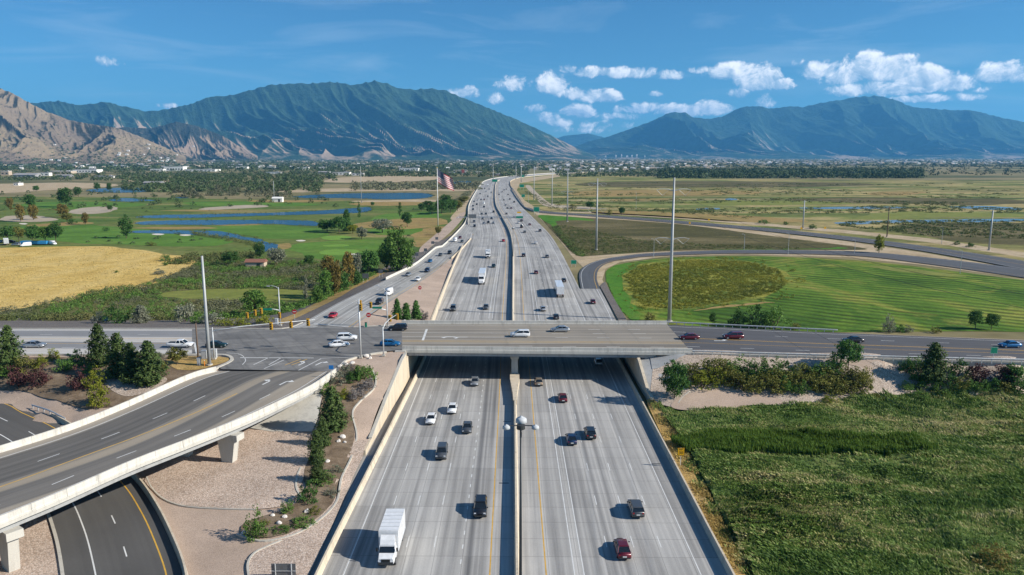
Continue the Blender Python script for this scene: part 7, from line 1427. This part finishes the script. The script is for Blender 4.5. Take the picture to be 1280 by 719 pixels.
def grass_mat():
    m, k, b = new_mat('marsh_grass'); g_ = k.add('ShaderNodeNewGeometry'); p = g_.outputs['Position']; r = g_.outputs['Random Per Island']
    f = k.math('ADD', k.math('ADD', k.math('MULTIPLY', k.noise(k.scale(p, (.6, 1.3, .2)), .07, 6, .7, 1.2), .75), k.math('MULTIPLY', k.noise(k.scale(p, (.7, 1.4, .1)), .45, 3, .6), .28)), k.math('MULTIPLY', k.math('SUBTRACT', r, .5), .16))
    c = k.ramp(f, [(.38, (.065, .125, .026)), (.46, (.12, .205, .04)), (.525, (.185, .265, .06)), (.58, (.32, .325, .12)), (.66, (.52, .45, .24))])
    k.l.new(c, b.inputs['Base Color']); b.inputs['Roughness'].default_value = .65; b.inputs['Specular IOR Level'].default_value = .25
    tr = k.add('ShaderNodeBsdfTranslucent'); k.l.new(c, tr.inputs[0]); mx = k.add('ShaderNodeMixShader'); mx.inputs[0].default_value = .3
    k.l.new(b.outputs[0], mx.inputs[1]); k.l.new(tr.outputs[0], mx.inputs[2]); k.l.new(mx.outputs[0], k.n['Material Output'].inputs[0])
grass_mat()
o = D.objects.new('tall_grass', mesh_quads('tall_grass', blades(pt, H, RNG.uniform(.06, .17, len(pt)), 1.15), MT['marsh_grass'])); COL.objects.link(o); o['kind'] = 'stuff'; tag(o, 'wind blown tall green marsh grass filling the lower right', 'grass')
rp = scatter(dense_loop(Gs([(845, 556), (880, 545), (960, 543), (1060, 548), (1140, 555), (1180, 568), (1100, 571), (1000, 572), (900, 571), (855, 569)]), 1.2, True, 1.4), 26000, ter=MO)
o = D.objects.new('reeds', mesh_quads('reeds', blades(rp, RNG.uniform(.9, 1.7, len(rp)) * (1 + .3 * nz(rp, .15, 3.0)), RNG.uniform(.06, .14, len(rp)), .3), MT['reed_green_leaf'])); COL.objects.link(o); o['kind'] = 'stuff'; tag(o, 'band of tall bright green reeds above the muddy channel', 'reeds')
pt = scatter(Gs([(812, 506), (826, 508), (858, 552), (880, 596), (915, 660), (950, 725), (930, 725), (890, 655), (862, 595), (838, 548)]), 5200, ter=TE); c = nz(pt, .25, 7.0); pt = pt[(c + RNG.normal(size=len(c)) * .15) > .12]
o = D.objects.new('weeds', mesh_quads('weeds', blades(pt, RNG.uniform(.25, .7, len(pt)), RNG.uniform(.08, .2, len(pt)), .9), MT['marsh_grass'])); COL.objects.link(o); o['kind'] = 'stuff'; tag(o, 'green weeds straggling over the dry verge beside the barrier', 'grass')
plant_px('shrub', 'shrub', 'brown dry shrub in the grass at the lower right corner', 1240, 704, 18, 'east', 'low', 'autumn_leaf', 46)
poly = Gs([(812, 505), (822, 508), (850, 545), (870, 585), (905, 655), (940, 725), (922, 725), (885, 655), (855, 590), (830, 545)]); pt = scatter(poly, 9000, ter=TE); c = nz(pt, .2); pt = pt[(c + RNG.normal(size=len(c)) * .2) > .0]
o = D.objects.new('dry_grass', mesh_quads('dry_grass', blades(pt, RNG.uniform(.25, .6, len(pt)), RNG.uniform(.08, .16, len(pt)), .8), MT['gold_grass_leaf'])); COL.objects.link(o); o['kind'] = 'stuff'; tag(o, 'dry golden grass on the verge beside the right barrier', 'grass')
pt = scatter(Gs([(-60, 396), (0, 390), (110, 371), (180, 360), (215, 344), (244, 331), (200, 318), (140, 308), (0, 311), (-60, 313)]), 14000); c = nz(pt, .05, 3); pt = pt[(c + RNG.normal(size=len(c)) * .25) > -.05]
o = D.objects.new('dry_grass', mesh_quads('dry_grass', blades(pt, RNG.uniform(.12, .32, len(pt)), RNG.uniform(.2, .5, len(pt)), 1.6), MT['gold_grass_leaf'])); COL.objects.link(o); o['kind'] = 'stuff'; tag(o, 'dry golden grass standing in the left field', 'grass')

# rushes fringing the ponds, tussocks over the marsh
fr = []
for w in WATER:
    L = dense_loop(smooth_loop(np.array(Gs(w, -.3)), 2), 3.5); L = L + RNG.normal(size=L.shape) * np.array([1.2, 1.8, 0]); fr.append(L[RNG.uniform(size=len(L)) < .6])
fr = np.vstack(fr); mass('rushes', 'dark rushes fringing the golf course ponds', fr, RNG.uniform(.8, 2.2, len(fr)), RNG.uniform(.4, 1.3, len(fr)), 20, .35, 'thicket_leaf')
def px_scatter(x0, x1, y0, y1, n):
    px, py = RNG.uniform(x0, x1, n), RNG.uniform(y0, y1, n); return np.array([G(a, b, -.3) for a, b in zip(px, py)])
P = px_scatter(690, 1330, 229, 300, 3200); c = np.array([mn.noise(Vector((p[0] * .004, p[1] * .012, 4.0))) for p in P]); yl = np.interp(P[:, 0] / P[:, 1] * 950 / .985 + 640, [664, 769, 940, 1152, 1330], [255, 262, 275, 296, 318])
pyv = CY + F * np.tan(np.arctan((CAMH + .3) / P[:, 1]) - PITCH); P = P[(c > .02) & (pyv < yl)]
mass('tussocks', 'dark tussocks and low scrub strewn over the right marsh', P, RNG.uniform(2, 6, len(P)) * (P[:, 1] / 900) ** .5, RNG.uniform(.4, 1.1, len(P)), 26, .8, 'thicket_leaf')
P = px_scatter(-40, 520, 252, 305, 260); c = np.array([mn.noise(Vector((p[0] * .01, p[1] * .01, 1.0))) for p in P]); P = P[c > .1]
ok = np.ones(len(P), bool)
for w in WATER: ok &= ~in_poly(P, np.array(Gs(w, -.3))[:, :2])
P = P[ok]; mass('golf_scrub', 'small scrub dotted along the fairways', P, RNG.uniform(.8, 2.2, len(P)), RNG.uniform(.6, 2.2, len(P)), 40, .4, 'far_leaf')

# ================================================================== TOWN AND FAR WOODS
def building(label, px, py, wpx, hpx, mat, dpx=.5, gable=False, name='building', cat='building'):
    b = base_of(px, py, 'plain'); s = zc_at(px, py) / F; w, h = wpx * s, max(4.0, hpx * s * .8); d = max(14.0, w * dpx); T = thing(name, label, cat, (b[0], b[1] + d / 2, -.3), 0, 'buildings of the distant town')
    m = MB(); m.box((0, 0, h / 2), (w, d, h)); wl = m.build('wall', MT[mat], T)
    if gable: m = MB(); m.loft([[(x, -d / 2 - 1, h), (x, 0, h + d * .16), (x, d / 2 + 1, h)] for x in (-w / 2 - 1, w / 2 + 1)]); m.build('roof', MT['far_roof'], T)
    else:
        m = MB(); m.box((0, 0, h + .35), (w + .8, d + .8, .7)); r = m.build('roof', MT['far_wall_white' if mat != 'far_wall_white' else 'far_roof'], T); m = MB(); m.box((w * .2, d * .1, h + 1.6), (w * .12, d * .15, 1.8)); m.build('roof_unit', MT['far_wall_grey'], r)
    n = max(2, int(w / 9)); 
    for i in range(min(n, 8)): m = MB(); m.box(((i + .5) * w / min(n, 8) - w / 2, -d / 2 - .05, h * .45), (w / min(n, 8) * .5, .1, h * .3)); m.build('window', MT['window_glass'], T)
    return T
BL = [(217, 214, 24, 7, 'white', 'tall white factory hall in the left town'), (196, 214.5, 16, 4, 'white', 'white hall left of the tall factory'), (250, 214.5, 38, 3.2, 'white', 'long white warehouse right of the tall factory'), (6, 219, 10, 6, 'tan', 'cream house block at the left picture edge'), (30, 222, 28, 4, 'grey', 'grey warehouse near the left picture edge'), (55, 220, 13, 5, 'white', 'white gabled hall in the left town'), (76, 217, 26, 3.5, 'tan', 'tan hall behind the white gabled hall'), (106, 216, 30, 5, 'white', 'wide white plant in the left town'), (130, 222.5, 24, 2.6, 'white', 'low white store in front of the wide plant'), (78, 222, 18, 3, 'grey', 'low grey hall beside the low white store'), (302, 211, 14, 3, 'white', 'white hall in the middle left town'), (336, 210.5, 13, 2.6, 'white', 'far white hall above the pale warehouse'), (341, 217.5, 20, 2.8, 'white', 'white warehouse above the dirt track'), (379, 212.5, 13, 4, 'white', 'square white hall left of the long stores'), (400, 211, 14, 2.5, 'white', 'small white hall behind the long stores'), (405, 218, 14, 3.4, 'grey', 'grey hall at the left of the long stores'), (426, 219, 22, 4.4, 'white', 'largest white store left of the flag'), (447, 219.5, 15, 3.4, 'white', 'low white store right of the largest one'), (511, 214, 24, 4.6, 'white', 'long white building left of the flag top'), (529, 214.5, 10, 2.2, 'white', 'low white annex behind the flag'), (579, 218, 7, 4.8, 'white', 'white and red shop right of the flag'), (575.5, 215, 18, 2.6, 'tan', 'tan mall behind the white and red shop'), (563, 217.5, 12, 2.5, 'white', 'small white building right of the flag'), (623, 220, 7, 3, 'tan', 'tan building left of the freeway bend'), (598, 217, 8, 2.4, 'tan', 'small tan shop near the freeway bend'), (20, 232, 6, 2.4, 'white', 'small white cabin on the dirt field'), (190, 231.5, 22, 1.8, 'grey', 'long low sheds beyond the upper pond')]
for px, py, w, h, c, lab in BL: building(lab, px, py, w, h, 'far_wall_' + c, gable=c == 'grey')
m = MB(); b = base_of(579, 217.4, 'plain')
bb = [o for o in D.objects if o.get('label') == 'white and red shop right of the flag'][0]; m.box((0, -9, 8), (8, .3, 10)); m.build('red_panel', MT['far_wall_red'], bb)
for i, (px, w) in enumerate(((757, 4), (770, 4), (777, 3), (784, 5), (790, 3.5), (796, 4), (806, 3))):
    building(f'pale tower of the distant plant right of the freeway, {nth(i + 1)} from left', px, 198.6, w * .45, 5.0 + (i % 3), 'far_wall_white', 1.0)
for i, (px, py, w, h, c) in enumerate(((1112, 202.5, 10, 2.6, 'white'), (1085, 203, 14, 1.6, 'tan'), (1140, 203.5, 16, 1.8, 'white'), (1172, 203, 12, 1.4, 'white'), (1020, 206, 18, 1.6, 'white'), (930, 205, 6, 2.2, 'white'), (902, 209, 10, 1.5, 'white'), (1235, 202.5, 16, 1.4, 'white'), (1064, 206.5, 12, 1.5, 'tan'), (860, 203, 12, 1.5, 'tan'), (735, 214, 14, 2, 'tan'), (765, 215, 16, 1.8, 'white'), (720, 212, 8, 2, 'white'), (820, 211, 14, 1.6, 'tan'))):
    building(f'pale low building on the far right plain, {nth(i + 1)} of the scattered halls' if False else ['white hall right of the dark tree line centre', 'tan hall left of the white hall', 'wide white store on the right plain', 'low white store right of the wide one', 'long white roof above the dark tree line', 'small bright house over the tree line left end', 'low white hall at the tree line left end', 'white hall near the right picture edge', 'tan roof above the dark tree line', 'tan hall above the tree line left end', 'tan block right of the freeway bend', 'white block right of the freeway bend', 'small white block just right of the far poles', 'tan block left of the dark tree line'][i], px, py, w, h, 'far_wall_' + c)
def band(x0, x1, y0, y1, n, dens=None):
    px = RNG.uniform(x0, x1, n); d0, d1 = G(640, y0)[1], G(640, y1)[1]; Y = np.exp(RNG.uniform(np.log(d0), np.log(d1), n))
    X = (px - CX) / F / 1.0149 * Y; return np.column_stack([X, Y, np.full(n, -.3)])
def houses(name, label, P, mats):
    """far-off housing that reads as one mass"""
    m = [MB() for _ in mats]
    for p in P:
        w, d, h = RNG.uniform(9, 20), RNG.uniform(9, 14), RNG.uniform(4, 7); q = m[0 if len(mats) == 1 else int(RNG.choice(3, p=[.45, .37, .18]))]; q.box((p[0], p[1], p[2] + h / 2 - .5), (w, d, h + 1)); q.add([(p[0] - w / 2, p[1] - d / 2, p[2] + h), (p[0] + w / 2, p[1] - d / 2, p[2] + h), (p[0] + w / 2, p[1] + d / 2, p[2] + h), (p[0] - w / 2, p[1] + d / 2, p[2] + h), (p[0] - w / 2, p[1], p[2] + h + 2.6), (p[0] + w / 2, p[1], p[2] + h + 2.6)], [(0, 1, 5, 4), (2, 3, 4, 5), (0, 4, 3), (1, 2, 5)])
    for q, mt, lb in zip(m, mats, label): o = q.build(name, MT[mt]); o['kind'] = 'stuff'; tag(o, lb, 'houses')
P = np.vstack([band(-60, 700, 212, 199, 330), band(700, 1340, 206, 197.5, 800), band(640, 900, 214, 206, 80)])
houses('housing', ['grey houses scattered through the distant town', 'tan houses scattered through the distant town', 'white houses scattered through the distant town'], P, ['far_wall_grey', 'far_wall_tan', 'far_wall_white'])
def woods(name, label, P, H, W, per, size, mat): return mass(name, label, P, W * RNG.uniform(.7, 1.3, len(P)), H * RNG.uniform(.6, 1.25, len(P)), per, size, mat, 'trees')
woods('far_woods', 'dark trees filling the distant left town', band(-80, 690, 213, 196.6, 6500), 10, 15, 13, 5.0, 'far_leaf')
woods('far_woods', 'trees among the houses of the distant right plain', band(690, 1360, 209, 196.6, 3400), 8, 15, 12, 5.0, 'far_leaf')
woods('far_woods', 'broad olive woods beyond the golf ponds', band(150, 400, 240, 219, 620), 8, 6, 40, 1.7, 'far_leaf')
woods('far_woods', 'silvery willows beyond the golf ponds', band(215, 360, 246, 230, 150), 6, 5, 44, 1.2, 'silver_thicket_leaf')
woods('far_woods', 'dark trees in front of the left town', band(-60, 420, 226, 213, 620), 8, 7, 26, 2.2, 'far_leaf')
woods('far_woods', 'tree belt behind the far golf pond', band(440, 600, 238, 229, 230), 6, 6, 36, 1.5, 'silver_thicket_leaf')
woods('far_woods', 'trees along the town edge behind the flag', band(400, 660, 221, 211, 520), 9, 8, 20, 2.6, 'far_leaf')
woods('far_woods', 'dense dark tree line across the right plain', band(825, 1155, 223, 213.5, 1500), 15, 11, 22, 3.0, 'far_leaf')
woods('far_woods', 'scattered trees right of the freeway bend', band(690, 860, 221, 209, 420), 9, 9, 20, 2.6, 'far_leaf')
woods('far_woods', 'scattered trees at the far right plain', band(1150, 1340, 219, 207, 150), 8, 9, 20, 2.6, 'far_leaf')
woods('golf_scrub', 'small trees dotted over the far golf course', band(-40, 420, 260, 240, 110), 4.5, 3.2, 44, .9, 'far_leaf')
# foothill scrub and houses climbing the slope on the left
dg = bpy.context.evaluated_depsgraph_get(); dg.update()
pts = []
for _ in range(2600):
    px = RNG.uniform(-40, 330); Y = RNG.uniform(4650, 6200) if px < 220 else RNG.uniform(7000, 8300); x = (px - CX) / F / 1.0149 * Y
    r = SC.ray_cast(dg, Vector((x, Y, 3000)), Vector((0, 0, -1)))
    if r[0] and 4 < r[1].z < 330 and RNG.uniform() < math.exp(-r[1].z / 90): pts.append(tuple(r[1]))
pts = np.array(pts); woods('foothill_scrub', 'dark scrub trees dotting the dry foothills', pts, 9, 9, 12, 4.0, 'far_leaf')
houses('foothill_housing', ['white houses climbing the left foothill'], pts[RNG.uniform(size=len(pts)) < .035] + np.array([14, -10, 0]), ['far_wall_white'])

# ------------------------------------------------------------------ air
m = MB(); m.box((0, 13500, 860), (52000, 32000, 1724)); hz = m.build('haze', None); hz['kind'] = 'stuff'; tag(hz, 'thin blue haze over the valley', 'haze')
hm = D.materials.new('haze_air'); hm.use_nodes = True; kk = NT(hm.node_tree); kk.n.clear(); out = kk.add('ShaderNodeOutputMaterial'); pv = kk.add('ShaderNodeVolumePrincipled')
pv.inputs['Color'].default_value = (.13, .50, 1.0, 1); pv.inputs['Density'].default_value = HAZE; pv.inputs['Anisotropy'].default_value = .1; kk.l.new(pv.outputs[0], out.inputs['Volume']); hz.data.materials.append(hm)
